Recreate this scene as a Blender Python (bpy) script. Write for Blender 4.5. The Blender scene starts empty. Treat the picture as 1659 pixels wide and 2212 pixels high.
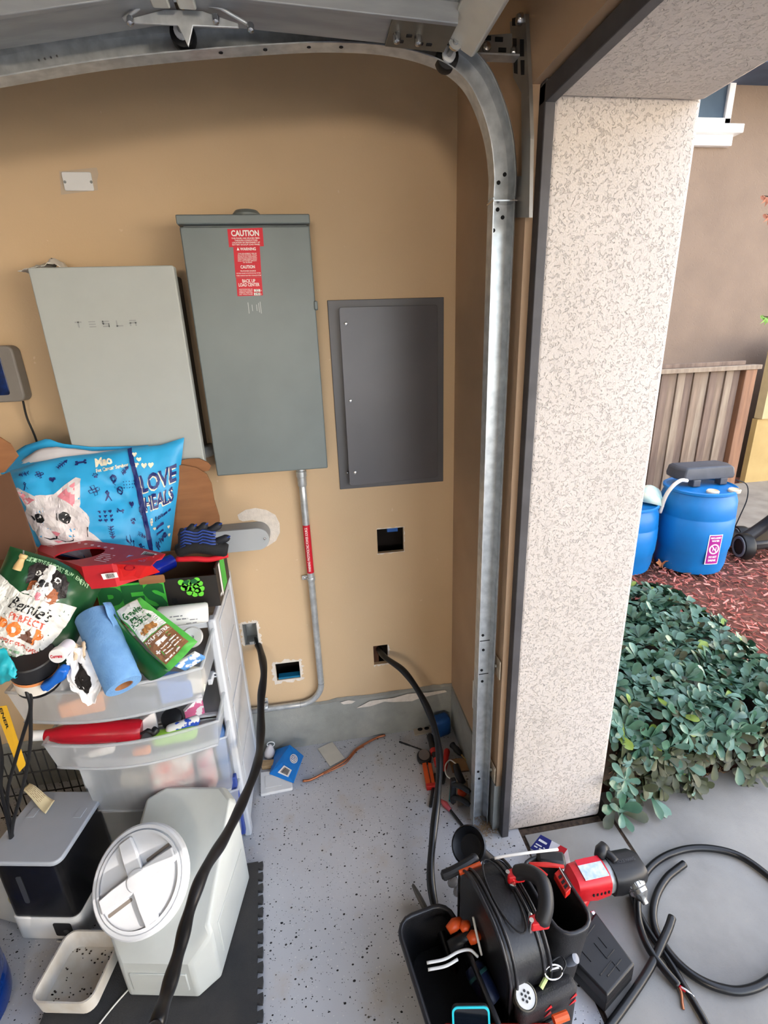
import bpy, bmesh, math, random
import numpy as np
from mathutils import Vector, Matrix, noise as mnoise
random.seed(7)
SC = bpy.context.scene
COL = SC.collection
# ---------------------------------------------------------------- camera
F_PX, W_PX, H_PX = 1075.0, 1659, 2212
YAW, PITCH, ROLL = math.radians(8.2), math.radians(19.4), math.radians(-2.2)
CAM = Vector((0.0, -1.62, 1.53))
_f = Vector((math.sin(YAW)*math.cos(PITCH), math.cos(YAW)*math.cos(PITCH), -math.sin(PITCH)))
_r = Vector((math.cos(YAW), -math.sin(YAW), 0))
_u = _r.cross(_f)
AX = _r*math.cos(ROLL)+_u*math.sin(ROLL)
AY = _u*math.cos(ROLL)-_r*math.sin(ROLL)
cam_data = bpy.data.cameras.new('camera')
cam = bpy.data.objects.new('camera', cam_data); COL.objects.link(cam)
cam_data.sensor_fit = 'VERTICAL'; cam_data.sensor_height = 36.0
cam_data.lens = F_PX/H_PX*36.0
cam_data.clip_start = 0.02; cam_data.clip_end = 300
cam.matrix_world = Matrix(((AX.x, AY.x, -_f.x, CAM.x), (AX.y, AY.y, -_f.y, CAM.y), (AX.z, AY.z, -_f.z, CAM.z), (0, 0, 0, 1)))
SC.camera = cam
# ---------------------------------------------------------------- world, light, exposure
world = bpy.data.worlds.new('sky'); SC.world = world; world.use_nodes = True
wn = world.node_tree.nodes; wl = world.node_tree.links
sky = wn.new('ShaderNodeTexSky'); sky.sky_type = 'NISHITA'; sky.sun_disc = False
sky.sun_elevation = math.radians(41); sky.sun_rotation = math.radians(289); sky.air_density = 1.0; sky.dust_density = 2.0; sky.ozone_density = 1.2
hs = wn.new('ShaderNodeHueSaturation'); hs.inputs['Saturation'].default_value = 0.5
wl.new(sky.outputs[0], hs.inputs['Color']); wl.new(hs.outputs[0], wn['Background'].inputs['Color'])
wn['Background'].inputs['Strength'].default_value = 0.42
sun_data = bpy.data.lights.new('sun', 'SUN'); sun_data.energy = 20.0; sun_data.angle = math.radians(.6); sun_data.color = (1.0, .93, .84)
sun = bpy.data.objects.new('sun', sun_data); COL.objects.link(sun)   # high behind the house: the garage front lies in open shade
sun.rotation_euler = Vector((.72, -.25, -.66)).to_track_quat('-Z', 'Y').to_euler(); sun.location = (-20, 8, 25)
SC.view_settings.view_transform = 'Standard'; SC.view_settings.look = 'None'
SC.view_settings.gamma = 1.0; SC.view_settings.use_curve_mapping = False
SC.view_settings.exposure = 1.86
SC.cycles.max_bounces = 8; SC.cycles.diffuse_bounces = 4; SC.cycles.glossy_bounces = 3; SC.cycles.transmission_bounces = 4; SC.cycles.transparent_max_bounces = 8
SC.cycles.caustics_reflective = False; SC.cycles.caustics_refractive = False; SC.cycles.use_adaptive_sampling = True; SC.cycles.adaptive_threshold = .04
# ---------------------------------------------------------------- helpers
def at(x, y, X=None, Y=None, Z=None):
    """point of the place seen at photo pixel (x, y) on the plane X=, Y= or Z="""
    d = AX*((x-829.5)/F_PX) - AY*((y-1106.0)/F_PX) + _f
    for i, v in enumerate((X, Y, Z)):
        if v is not None:
            return CAM + d*((v-CAM[i])/d[i])
def lin(c):
    return tuple((v/12.92 if v <= .04045 else ((v+.055)/1.055)**2.4) for v in (k/255 for k in c))
MATS = {}
def mat(name, rgb, rough=.55, metal=0., var=.08, scale=18., bump=0., bscale=120., rgb2=None, trans=0., alpha=1., emit=None, coat=0., sss=0., lo=.35, hi=.65, stretch=None, ior=1.45, detail=4.):
    """procedural surface: noise-driven colour variation between rgb and rgb2, optional fine relief"""
    if name in MATS: return MATS[name]
    m = bpy.data.materials.new(name); m.use_nodes = True; MATS[name] = m
    n, l = m.node_tree.nodes, m.node_tree.links
    b = n['Principled BSDF']
    c1 = lin(rgb); c2 = lin(rgb2) if rgb2 else tuple(max(0, v*(1-var)) for v in c1)
    tc = n.new('ShaderNodeTexCoord'); src = tc.outputs['Object']
    if stretch:
        mp = n.new('ShaderNodeMapping'); mp.inputs['Scale'].default_value = stretch
        l.new(src, mp.inputs['Vector']); src = mp.outputs['Vector']
    nz = n.new('ShaderNodeTexNoise'); nz.inputs['Scale'].default_value = scale; nz.inputs['Detail'].default_value = detail
    l.new(src, nz.inputs['Vector'])
    cr = n.new('ShaderNodeValToRGB'); cr.color_ramp.elements[0].position = lo; cr.color_ramp.elements[1].position = hi
    cr.color_ramp.elements[0].color = (*c1, 1); cr.color_ramp.elements[1].color = (*c2, 1)
    l.new(nz.outputs['Fac'], cr.inputs['Fac']); l.new(cr.outputs['Color'], b.inputs['Base Color'])
    b.inputs['Roughness'].default_value = rough; b.inputs['Metallic'].default_value = metal
    b.inputs['IOR'].default_value = ior
    if trans: b.inputs['Transmission Weight'].default_value = trans
    if alpha < 1: b.inputs['Alpha'].default_value = alpha
    if coat: b.inputs['Coat Weight'].default_value = coat; b.inputs['Coat Roughness'].default_value = .1
    if sss: b.inputs['Subsurface Weight'].default_value = sss; b.inputs['Subsurface Radius'].default_value = (.02, .02, .02)
    if emit:
        b.inputs['Emission Color'].default_value = (*lin(emit[0]), 1); b.inputs['Emission Strength'].default_value = emit[1]
    if bump:
        n2 = n.new('ShaderNodeTexNoise'); n2.inputs['Scale'].default_value = bscale; n2.inputs['Detail'].default_value = 3
        l.new(src, n2.inputs['Vector'])
        bp = n.new('ShaderNodeBump'); bp.inputs['Strength'].default_value = bump; bp.inputs['Distance'].default_value = .004
        l.new(n2.outputs['Fac'], bp.inputs['Height']); l.new(bp.outputs['Normal'], b.inputs['Normal'])
    return m

def props(o, label=None, cat=None, group=None, kind=None):
    if label: o['label'] = label
    if cat: o['category'] = cat
    if group: o['group'] = group
    if kind: o['kind'] = kind
    return o
def thing(name, label, cat, loc=(0, 0, 0), group=None, rotz=0.):
    o = bpy.data.objects.new(name, None); COL.objects.link(o)
    o.empty_display_size = .05
    o.location = loc; o.rotation_euler = (0, 0, rotz)
    o['_m'] = 1; del o['_m']
    return props(o, label, cat, group)
def wmat(o):
    m = Matrix.LocRotScale(o.location, o.rotation_euler, None)
    if o.parent: m = wmat(o.parent) @ o.matrix_parent_inverse @ m
    return m

class MB:
    """collects world-space geometry; build() links it as one mesh object"""
    def __init__(s): s.v = []; s.f = []
    def add(s, vs, fs):
        k = len(s.v); s.v += [Vector(p) for p in vs]; s.f += [tuple(i+k for i in q) for q in fs]; return s
    def box(s, lo, hi, M=None):
        x0, y0, z0 = lo; x1, y1, z1 = hi
        vs = [Vector(p) for p in ((x0,y0,z0),(x1,y0,z0),(x1,y1,z0),(x0,y1,z0),(x0,y0,z1),(x1,y0,z1),(x1,y1,z1),(x0,y1,z1))]
        if M is not None: vs = [M @ p for p in vs]
        return s.add(vs, [(3,2,1,0),(4,5,6,7),(0,1,5,4),(1,2,6,5),(2,3,7,6),(3,0,4,7)])
    def hexa(s, p):   # eight corners, bottom ring then top ring
        return s.add(p, [(3,2,1,0),(4,5,6,7),(0,1,5,4),(1,2,6,5),(2,3,7,6),(3,0,4,7)])
    def rings(s, rs, cap=True, closed=False):
        k = len(rs[0]); vs = [p for r in rs for p in r]; fs = []
        n = len(rs)
        for i in range(n if closed else n-1):
            a, b2 = i*k, ((i+1) % n)*k
            for j in range(k): fs.append((a+j, a+(j+1) % k, b2+(j+1) % k, b2+j))
        if cap and not closed: fs += [tuple(range(k))[::-1], tuple((n-1)*k+j for j in range(k))]
        return s.add(vs, fs)
    def cyl(s, p0, p1, r, n=16, r2=None, cap=True):
        return s.tube([p0, p1], [r, r if r2 is None else r2], n, cap)
    def tube(s, path, r, n=10, cap=True):
        P = [Vector(p) for p in path]; m = len(P)
        R = list(r) if hasattr(r, '__len__') else [r]*m
        T = []
        for i in range(m):
            d = P[min(i+1, m-1)]-P[max(i-1, 0)]; T.append(d.normalized() if d.length > 1e-9 else Vector((0, 0, 1)))
        up = Vector((0, 0, 1)) if abs(T[0].z) < .9 else Vector((1, 0, 0))
        a = T[0].cross(up).normalized(); rs = []
        for i in range(m):
            a = (a - T[i]*a.dot(T[i])).normalized(); b = T[i].cross(a)
            rs.append([P[i]+(a*math.cos(2*math.pi*j/n)+b*math.sin(2*math.pi*j/n))*R[i] for j in range(n)])
        return s.rings(rs, cap)
    def lathe(s, o, prof, n=32, axis=(0, 0, 1), cap=True):
        ax = Vector(axis).normalized(); t = Vector((1, 0, 0)) if abs(ax.x) < .9 else Vector((0, 1, 0))
        a = ax.cross(t).normalized(); b = ax.cross(a); o = Vector(o)
        return s.rings([[o+ax*h+(a*math.cos(2*math.pi*j/n)+b*math.sin(2*math.pi*j/n))*max(r, 1e-5) for j in range(n)] for r, h in prof], cap)
    def prism(s, poly, ex, ey, en, o, d0, d1):
        """2-D outline extruded: point = o + ex*x + ey*y + en*d"""
        o, ex, ey, en = Vector(o), Vector(ex), Vector(ey), Vector(en)
        return s.rings([[o+ex*x+ey*y+en*d for x, y in poly] for d in (d0, d1)])
    def grid(s, fn, nu, nv, flip=False):
        vs = [fn(i/nu, j/nv) for j in range(nv+1) for i in range(nu+1)]; w = nu+1
        fs = [(j*w+i, j*w+i+1, (j+1)*w+i+1, (j+1)*w+i) for j in range(nv) for i in range(nu)]
        return s.add(vs, [q[::-1] for q in fs] if flip else fs)
    def build(s, name, m, parent=None, smooth=False, bevel=0., seg=2, label=None, kind=None, fix=True, sub=0, solid=0., angle=35):
        if not s.v: return None
        lo = Vector((min(p.x for p in s.v), min(p.y for p in s.v), min(p.z for p in s.v)))
        hi = Vector((max(p.x for p in s.v), max(p.y for p in s.v), max(p.z for p in s.v)))
        c = (lo+hi)/2
        if parent is None: c.z = lo.z
        me = bpy.data.meshes.new(name)
        me.from_pydata([p-c for p in s.v], [], s.f)
        if fix or smooth:
            bm = bmesh.new(); bm.from_mesh(me)
            if fix: bmesh.ops.recalc_face_normals(bm, faces=bm.faces)
            bm.to_mesh(me); bm.free()
        o = bpy.data.objects.new(name, me); COL.objects.link(o)
        o.location = c
        if parent is not None:
            o.parent = parent; o.matrix_parent_inverse = wmat(parent).inverted()
        ml = m if isinstance(m, (list, tuple)) else [m]
        for q in ml: me.materials.append(q)
        if solid:
            k = o.modifiers.new('thickness', 'SOLIDIFY'); k.thickness = solid; k.offset = 0
        if bevel:
            k = o.modifiers.new('bevel', 'BEVEL'); k.width = bevel; k.segments = seg; k.limit_method = 'ANGLE'; k.angle_limit = math.radians(40)
        if sub:
            k = o.modifiers.new('sub', 'SUBSURF'); k.levels = sub; k.render_levels = sub
        if smooth or bevel:
            if smooth == 'auto' or (bevel and not smooth):
                me.shade_smooth() if hasattr(me, 'shade_smooth') else None
                me.set_sharp_from_angle(angle=math.radians(angle))
            else:
                for p in me.polygons: p.use_smooth = True
        if label: o['label'] = label
        if kind: o['kind'] = kind
        return o
def rrect(w, h, r, n=5, cx=0., cy=0.):
    out = []
    for sx, sy, a0 in ((1, 1, 0), (-1, 1, 90), (-1, -1, 180), (1, -1, 270)):
        for k in range(n+1):
            a = math.radians(a0+90*k/n)
            out.append((cx+sx*(w/2-r)+r*math.cos(a), cy+sy*(h/2-r)+r*math.sin(a)))
    return out
def ellipse(rx, ry, n=24, cx=0., cy=0., a0=0., a1=360.):
    return [(cx+rx*math.cos(math.radians(a0+(a1-a0)*k/n)), cy+ry*math.sin(math.radians(a0+(a1-a0)*k/n))) for k in range(n)]
def spline(pts, per=8):
    """Catmull-Rom through 3-D points"""
    P = [Vector(p) for p in pts]; P = [P[0]*2-P[1]]+P+[P[-1]*2-P[-2]]; out = []
    for i in range(1, len(P)-2):
        a, b, c, d = P[i-1], P[i], P[i+1], P[i+2]
        for k in range(per):
            t = k/per
            out.append(.5*((2*b)+(c-a)*t+(2*a-5*b+4*c-d)*t*t+(3*b-a-3*c+d)*t**3))
    out.append(P[-2]); return out
def fbm(p, s=1., o=3):
    return mnoise.fractal(Vector(p)*s, 1., 2., o)
# -------- flat print on surfaces: 2-D shapes mapped through a surface function S(u, v)
_tcache = {}
def text2d(txt, bold=0., shear=0., space=1.):
    key = (txt, bold, shear, space)
    if key in _tcache: return _tcache[key]
    cu = bpy.data.curves.new('t', 'FONT'); cu.body = txt; cu.size = 1; cu.offset = bold; cu.shear = shear; cu.space_character = space; cu.resolution_u = 3
    o = bpy.data.objects.new('t', cu); COL.objects.link(o)
    me = bpy.data.meshes.new_from_object(o)
    v = [(p.co.x, p.co.y) for p in me.vertices]; f = [tuple(p.vertices) for p in me.polygons]
    bpy.data.objects.remove(o); bpy.data.curves.remove(cu); bpy.data.meshes.remove(me)
    if v:
        x0 = min(a for a, _ in v); x1 = max(a for a, _ in v)
        v = [(a-x0, b) for a, b in v]
    else: x0 = x1 = 0
    _tcache[key] = (v, f, x1-x0); return _tcache[key]
class Print:
    """2-D print: polygons and text, in the surface's own (u, v) units"""
    def __init__(s): s.v = []; s.f = []
    def poly(s, pts):
        k = len(s.v); s.v += list(pts); s.f.append(tuple(range(k, k+len(pts)))); return s
    def rect(s, x0, y0, x1, y1): return s.poly([(x0, y0), (x1, y0), (x1, y1), (x0, y1)])
    def line(s, pts, w):
        for (x0, y0), (x1, y1) in zip(pts[:-1], pts[1:]):
            d = math.hypot(x1-x0, y1-y0) or 1; nx, ny = -(y1-y0)/d*w/2, (x1-x0)/d*w/2
            ex, ey = (x1-x0)/d*w*.3, (y1-y0)/d*w*.3
            s.poly([(x0+nx-ex, y0+ny-ey), (x0-nx-ex, y0-ny-ey), (x1-nx+ex, y1-ny+ey), (x1+nx+ex, y1+ny+ey)])
        return s
    def ring(s, cx, cy, rx, ry, w, n=20, a0=0, a1=360):
        p = [(cx+rx*math.cos(math.radians(a0+(a1-a0)*k/n)), cy+ry*math.sin(math.radians(a0+(a1-a0)*k/n))) for k in range(n+1)]
        return s.line(p, w)
    def text(s, txt, x, y, h, w=None, align='l', bold=.01, rot=0., shear=0., space=1.):
        v, f, tw = text2d(txt, bold, shear, space); k = len(s.v)
        sy = h/.69; sx = (w/tw) if w and tw else sy
        off = {'l': 0, 'c': -tw/2, 'r': -tw}[align]
        c, n = math.cos(rot), math.sin(rot)
        for a, b in v:
            px, py = (a+off)*sx, b*sy
            s.v.append((x+px*c-py*n, y+px*n+py*c))
        s.f += [tuple(i+k for i in q) for q in f]; return s
    def greek(s, x, y, w, h, seed=1, rot=0.):
        """a line of print too small to read: word-length strokes"""
        rnd = random.Random(seed*7+int(abs(x*1000)+abs(y*1000))); c, n = math.cos(rot), math.sin(rot); t = 0.
        while t < w:
            k = min(w-t, h*rnd.uniform(1.2, 4.)); s.poly([(x+a*c-b*n, y+a*n+b*c) for a, b in ((t, 0), (t+k, 0), (t+k, h*rnd.uniform(.6, .9)), (t, h*rnd.uniform(.6, .9)))]); t += k+h*.6
        return s
    def barcode(s, x0, y0, x1, y1, n=22):
        rnd = random.Random(3); t = x0; st = (x1-x0)/n
        while t < x1-st*.4:
            w = st*rnd.choice((.35, .6, .9)); s.rect(t, y0, min(t+w, x1), y1); t += w+st*rnd.choice((.4, .7))
        return s
    def build(s, name, m, S, parent, eps=.0008, maxlen=None, label=None):
        if not s.f: return None
        bm = bmesh.new(); vs = [bm.verts.new((a, b, 0)) for a, b in s.v]
        for q in s.f:
            try: bm.faces.new([vs[i] for i in q])
            except ValueError: pass
        bmesh.ops.triangulate(bm, faces=bm.faces)
        if maxlen:
            for _ in range(5):
                es = [e for e in bm.edges if e.calc_length() > maxlen]
                if not es: break
                bmesh.ops.subdivide_edges(bm, edges=es, cuts=1)
                bmesh.ops.triangulate(bm, faces=[q for q in bm.faces if len(q.verts) > 3])
        bm.verts.ensure_lookup_table(); bm.verts.index_update()
        out = MB(); V = []
        for q in bm.verts:
            u, v = q.co.x, q.co.y; h = 1e-3
            p = S(u, v); n = (S(u+h, v)-S(u-h, v)).cross(S(u, v+h)-S(u, v-h))
            V.append(p + (n.normalized()*eps if n.length > 0 else Vector()))
        Fs = [tuple(x.index for x in q.verts) for q in bm.faces]
        fx = []
        for q, (i, j, k) in zip(bm.faces, Fs):
            a = [bm.verts[t].co for t in (i, j, k)]
            s2 = (a[1].x-a[0].x)*(a[2].y-a[0].y)-(a[1].y-a[0].y)*(a[2].x-a[0].x)
            fx.append((i, j, k) if s2 >= 0 else (k, j, i))
        bm.free(); out.add(V, fx)
        return out.build(name, m, parent, fix=False, label=label, kind='stuff' if name == 'print' else None)
def flat(o, ex, ey):
    o, ex, ey = Vector(o), Vector(ex), Vector(ey)
    return lambda u, v: o+ex*u+ey*v
def quad(TL, TR, BR, BL):
    TL, TR, BR, BL = Vector(TL), Vector(TR), Vector(BR), Vector(BL)
    return lambda u, v: (BL*(1-u)+BR*u)*(1-v)+(TL*(1-u)+TR*u)*v
X_, Y_, Z_ = Vector((1, 0, 0)), Vector((0, 1, 0)), Vector((0, 0, 1))
# ================================================================ materials of the setting
def custom(name):
    m = bpy.data.materials.new(name); m.use_nodes = True; MATS[name] = m
    return m, m.node_tree.nodes, m.node_tree.links, m.node_tree.nodes['Principled BSDF']
def ramp(n, stops):
    r = n.new('ShaderNodeValToRGB'); e = r.color_ramp.elements
    while len(e) < len(stops): e.new(.5)
    for k, (p, c) in enumerate(stops): e[k].position = p; e[k].color = (*c, 1) if len(c) == 3 else c
    return r
def noise_node(n, l, src, scale, detail=4, rough=.5, dist=0.):
    z = n.new('ShaderNodeTexNoise'); z.inputs['Scale'].default_value = scale; z.inputs['Detail'].default_value = detail
    z.inputs['Roughness'].default_value = rough; z.inputs['Distortion'].default_value = dist
    l.new(src, z.inputs['Vector']); return z
def mix(n, l, fac, a, b):
    x = n.new('ShaderNodeMix'); x.data_type = 'RGBA'
    if hasattr(fac, 'links'): l.new(fac, x.inputs[0])
    else: x.inputs[0].default_value = fac
    for k, s in ((6, a), (7, b)):
        if hasattr(s, 'links'): l.new(s, x.inputs[k])
        else: x.inputs[k].default_value = (*s, 1)
    return x.outputs[2]
def stucco(name, c1, c2, scale=95., strength=.9):
    m, n, l, b = custom(name); tc = n.new('ShaderNodeTexCoord').outputs['Object']
    z1 = noise_node(n, l, tc, scale, 3, .55, 1.2)
    z2 = noise_node(n, l, tc, scale*2.6, 2, .5, .4)
    r = ramp(n, [(.32, (0, 0, 0)), (.45, (1, 1, 1))]); l.new(z1.outputs[0], r.inputs[0])
    ad = n.new('ShaderNodeMath'); ad.operation = 'MULTIPLY_ADD'; l.new(z2.outputs[0], ad.inputs[0]); ad.inputs[1].default_value = .35
    l.new(r.outputs[0], ad.inputs[2])
    bp = n.new('ShaderNodeBump'); bp.inputs['Strength'].default_value = strength; bp.inputs['Distance'].default_value = .0035
    l.new(ad.outputs[0], bp.inputs['Height']); l.new(bp.outputs[0], b.inputs['Normal'])
    z3 = noise_node(n, l, tc, 3.5, 5)
    r2 = ramp(n, [(.35, lin(c1)), (.7, lin(c2))]); l.new(z3.outputs[0], r2.inputs[0])
    l.new(r2.outputs[0], b.inputs['Base Color']); b.inputs['Roughness'].default_value = .92
    return m
M_STUCCO = stucco('stucco', (197, 188, 181), (188, 179, 171), 105., .8)
M_HOUSE = stucco('house_stucco', (126, 109, 95), (118, 102, 89), 40., .35)
def drywall():
    m, n, l, b = custom('painted_drywall'); tc = n.new('ShaderNodeTexCoord').outputs['Object']
    z = noise_node(n, l, tc, 2.2, 5); r = ramp(n, [(.3, lin((208, 180, 144))), (.7, lin((200, 172, 136)))]); l.new(z.outputs[0], r.inputs[0])
    z2 = noise_node(n, l, tc, 38., 2, .4); k = ramp(n, [(.76, (0, 0, 0)), (.79, (1, 1, 1))]); l.new(z2.outputs[0], k.inputs[0])
    l.new(mix(n, l, k.outputs[0], r.outputs[0], lin((214, 190, 160))), b.inputs['Base Color'])
    z4 = noise_node(n, l, tc, 160., 2); bp = n.new('ShaderNodeBump'); bp.inputs['Strength'].default_value = .12; bp.inputs['Distance'].default_value = .002
    l.new(z4.outputs[0], bp.inputs['Height']); l.new(bp.outputs[0], b.inputs['Normal'])
    b.inputs['Roughness'].default_value = .62
    return m
M_WALL = drywall()
def epoxy():
    m, n, l, b = custom('flake_epoxy'); tc = n.new('ShaderNodeTexCoord').outputs['Object']
    base = noise_node(n, l, tc, 4., 5); r = ramp(n, [(.3, lin((192, 193, 197))), (.7, lin((180, 182, 187)))]); l.new(base.outputs[0], r.inputs[0])
    col = r.outputs[0]
    for sc, thr, c in ((75., .17, (18, 19, 22)), (120., .13, (26, 28, 32)), (130., .12, (206, 206, 204)), (210., .11, (70, 72, 74))):
        mp = n.new('ShaderNodeMapping'); mp.inputs['Location'].default_value = (sc*.13, sc*.07, 0); mp.inputs['Scale'].default_value = (1, 1.35, 1)
        l.new(tc, mp.inputs[0])
        v = n.new('ShaderNodeTexVoronoi'); v.inputs['Scale'].default_value = sc; l.new(mp.outputs[0], v.inputs['Vector'])
        # only some of the cells hold a flake
        s = n.new('ShaderNodeSeparateColor'); l.new(v.outputs['Color'], s.inputs[0])
        sel = n.new('ShaderNodeMath'); sel.operation = 'MULTIPLY_ADD'; l.new(s.outputs[0], sel.inputs[0]); sel.inputs[1].default_value = 1.1; sel.inputs[2].default_value = -.80
        gt = n.new('ShaderNodeMath'); gt.operation = 'LESS_THAN'; l.new(v.outputs['Distance'], gt.inputs[0]); l.new(sel.outputs[0], gt.inputs[1])
        col = mix(n, l, gt.outputs[0], col, lin(c))
    dz = noise_node(n, l, tc, 9., 6, .6); dr = ramp(n, [(.56, (0, 0, 0)), (.74, (.5, .5, .5))]); l.new(dz.outputs[0], dr.inputs[0])
    l.new(mix(n, l, dr.outputs[0], col, lin((176, 160, 138))), b.inputs['Base Color'])
    b.inputs['Roughness'].default_value = .32
    return m
M_EPOXY = epoxy()
def concrete(name, c1, c2, c3, sc=6.):
    m, n, l, b = custom(name); tc = n.new('ShaderNodeTexCoord').outputs['Object']
    z = noise_node(n, l, tc, sc, 8, .62); r = ramp(n, [(.3, lin(c1)), (.55, lin(c2)), (.75, lin(c3))]); l.new(z.outputs[0], r.inputs[0])
    z2 = noise_node(n, l, tc, 260., 2); k = ramp(n, [(.66, (0, 0, 0)), (.72, (.45, .45, .45))]); l.new(z2.outputs[0], k.inputs[0])
    l.new(mix(n, l, k.outputs[0], r.outputs[0], lin(c1)), b.inputs['Base Color'])
    bp = n.new('ShaderNodeBump'); bp.inputs['Strength'].default_value = .25; bp.inputs['Distance'].default_value = .002
    l.new(z2.outputs[0], bp.inputs['Height']); l.new(bp.outputs[0], b.inputs['Normal']); b.inputs['Roughness'].default_value = .88
    return m
M_DRIVE = concrete('driveway_concrete', (126, 124, 121), (144, 142, 138), (156, 153, 148), 3.)
M_CURB = concrete('painted_curb', (132, 134, 130), (150, 151, 146), (166, 165, 158), 7.)
M_PLASTER = mat('bare_plaster', (226, 216, 204), .9, var=.12, scale=60, bump=.4, bscale=200)
M_GALV = mat('galvanised_steel', (206, 210, 212), .36, .6, rgb2=(180, 185, 188), scale=45, bump=.05, bscale=60)
M_GALVD = mat('dull_galvanised_steel', (160, 163, 162), .45, .5, rgb2=(140, 143, 142), scale=25)
M_STEEL = mat('bright_steel', (205, 205, 205), .22, 1., var=.1)
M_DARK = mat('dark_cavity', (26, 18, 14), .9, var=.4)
M_TRIM = mat('dark_painted_jamb', (74, 72, 74), .6, rgb2=(62, 60, 62), scale=14, bump=.1, bscale=60)
M_BLACK = mat('black_rubber', (22, 22, 23), .5, var=.3, scale=30)
M_BLACKP = mat('black_plastic', (30, 30, 32), .42, var=.25, scale=30)
M_WHITE = mat('white_plastic', (226, 226, 224), .42, var=.05)
# ================================================================ floor and ground
ZW = 2.75
floor = MB().box((-5.5, -5.6, -.12), (.562, .0, 0)).build('floor', M_EPOXY); props(floor, 'grey epoxy garage floor scattered with black and white flakes', 'floor', kind='structure')
jn = MB()
jn.box((.562, -5.6, -.12), (.5755, -.530, -.008)).box((.562, -.530, -.12), (.845, -.505, -.006))
jn = props(jn.build('trim_1', mat('dirt_joint', (92, 76, 62), .95, rgb2=(60, 48, 40), scale=70, bump=.6, bscale=240)), 'dirt filled joint between garage floor, driveway slab and pillar', 'joint', kind='structure')
dw = MB()
dw.box((.5755, -.86+.3, -.12), (.80, -.552, 0.001))
dw.box((.5755, -12, -.12), (14, -.566, 0)) if False else None
drv = MB().box((.5755, -14, -.12), (16, -.70, -.0005)).box((.5755, -.70, -.12), (.875, -.530, -.0005)).box((.887, -.70, -.12), (16, -.43, -.0005)).build('driveway', M_DRIVE)
props(drv, 'pale grey concrete driveway slab outside the garage opening', 'driveway', kind='structure')
props(MB().box((.8745, -.705, -.12), (.8875, -.530, -.006)).build('trim_2', MATS['dirt_joint']), 'narrow dirt filled control joint in the driveway', 'joint', kind='structure')
M_SOIL = mat('mulch_soil', (142, 88, 74), .95, rgb2=(96, 62, 52), scale=40, bump=.8, bscale=90)
soil = MB().grid(lambda u, v: Vector((.845+u*6.2, -.43+v*3.3, -.02+.02*fbm((u*6, v*4, 0), 2.))), 40, 24).build('garden_bed', M_SOIL, smooth=True)
props(soil, 'dark soil bed beneath the red mulch beside the house', 'ground', kind='structure')
gr = MB().box((-40, -60, -.5), (60, 60, -.121)).build('ground', mat('far_ground', (128, 124, 116), .95, rgb2=(108, 104, 96), scale=.6))
props(gr, 'wide ground under the house and street', 'ground', kind='structure')
# ================================================================ back wall with cut outlets
def px_rect(x0, y0, x1, y1):
    a = at((x0+x1)/2, y0, Y=0); b = at((x0+x1)/2, y1, Y=0); c = at(x0, (y0+y1)/2, Y=0); d = at(x1, (y0+y1)/2, Y=0)
    return (c.x, b.z, d.x, a.z)
HOLES = [px_rect(815, 1141, 872, 1193), px_rect(807, 1394, 838, 1434), px_rect(526, 1346, 557, 1392), px_rect(596, 1431, 648, 1467)]
def holed(x0, x1, z0, z1, holes, y0, y1):
    mb = MB(); xs = sorted({x0, x1, *[h[0] for h in holes], *[h[2] for h in holes]}); zs = sorted({z0, z1, *[h[1] for h in holes], *[h[3] for h in holes]})
    inside = lambda x, z: any(h[0] < x < h[2] and h[1] < z < h[3] for h in holes)
    for a, b in zip(xs[:-1], xs[1:]):
        for c, d in zip(zs[:-1], zs[1:]):
            if not inside((a+b)/2, (c+d)/2):
                mb.add([(a, y0, c), (b, y0, c), (b, y0, d), (a, y0, d)], [(0, 1, 2, 3)])
                mb.add([(a, y1, c), (b, y1, c), (b, y1, d), (a, y1, d)], [(3, 2, 1, 0)])
    for h in holes:
        p = [(h[0], h[1]), (h[2], h[1]), (h[2], h[3]), (h[0], h[3])]
        for (a, c), (b, d) in zip(p, p[1:]+p[:1]): mb.add([(a, y0, c), (b, y0, d), (b, y1, d), (a, y1, c)], [(0, 1, 2, 3)])
    return mb
wb = holed(-5.5, .483, .0, ZW, HOLES, 0., .016).build('wall_back', M_WALL, fix=False); props(wb, 'beige painted drywall with cut outlet holes', 'wall', kind='structure')
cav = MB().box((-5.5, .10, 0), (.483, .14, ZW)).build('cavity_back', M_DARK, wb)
M_STUD = mat('stud_wood', (92, 58, 38), .8, rgb2=(70, 42, 28), scale=12, stretch=(3, 3, .4))
for x in (.318, -.10, .155): MB().box((x, .017, .0), (x+.038, .099, ZW)).build('stud', M_STUD, wb)
# torn white paper edges around each cut
def tear(h, pad, seed, sides='tblr', w=.010):
    rnd = random.Random(seed); mb = MB()
    def strip(p0, p1, nrm):
        n = 14; out = []
        for k in range(n+1):
            t = k/n; b = Vector(p0).lerp(Vector(p1), t); d = w*(.25+rnd.random()*1.1)
            out.append((b, b+Vector(nrm)*d))
        for (a, b), (c, d) in zip(out[:-1], out[1:]):
            z = Vector((0, -.0012, 0)); mb.add([a+z, b+z*.4, d+z*.4, c+z], [(0, 1, 2, 3)])
    x0, z0, x1, z1 = h
    if 't' in sides: strip((x0-pad, 0, z1), (x1+pad, 0, z1), (0, 0, 1))
    if 'b' in sides: strip((x0-pad, 0, z0), (x1+pad, 0, z0), (0, 0, -1))
    if 'l' in sides: strip((x0, 0, z0-pad), (x0, 0, z1+pad), (-1, 0, 0))
    if 'r' in sides: strip((x1, 0, z0-pad), (x1, 0, z1+pad), (1, 0, 0))
    mb.build('torn_paper', M_PLASTER, wb, fix=False, label='torn white drywall paper')
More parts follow.
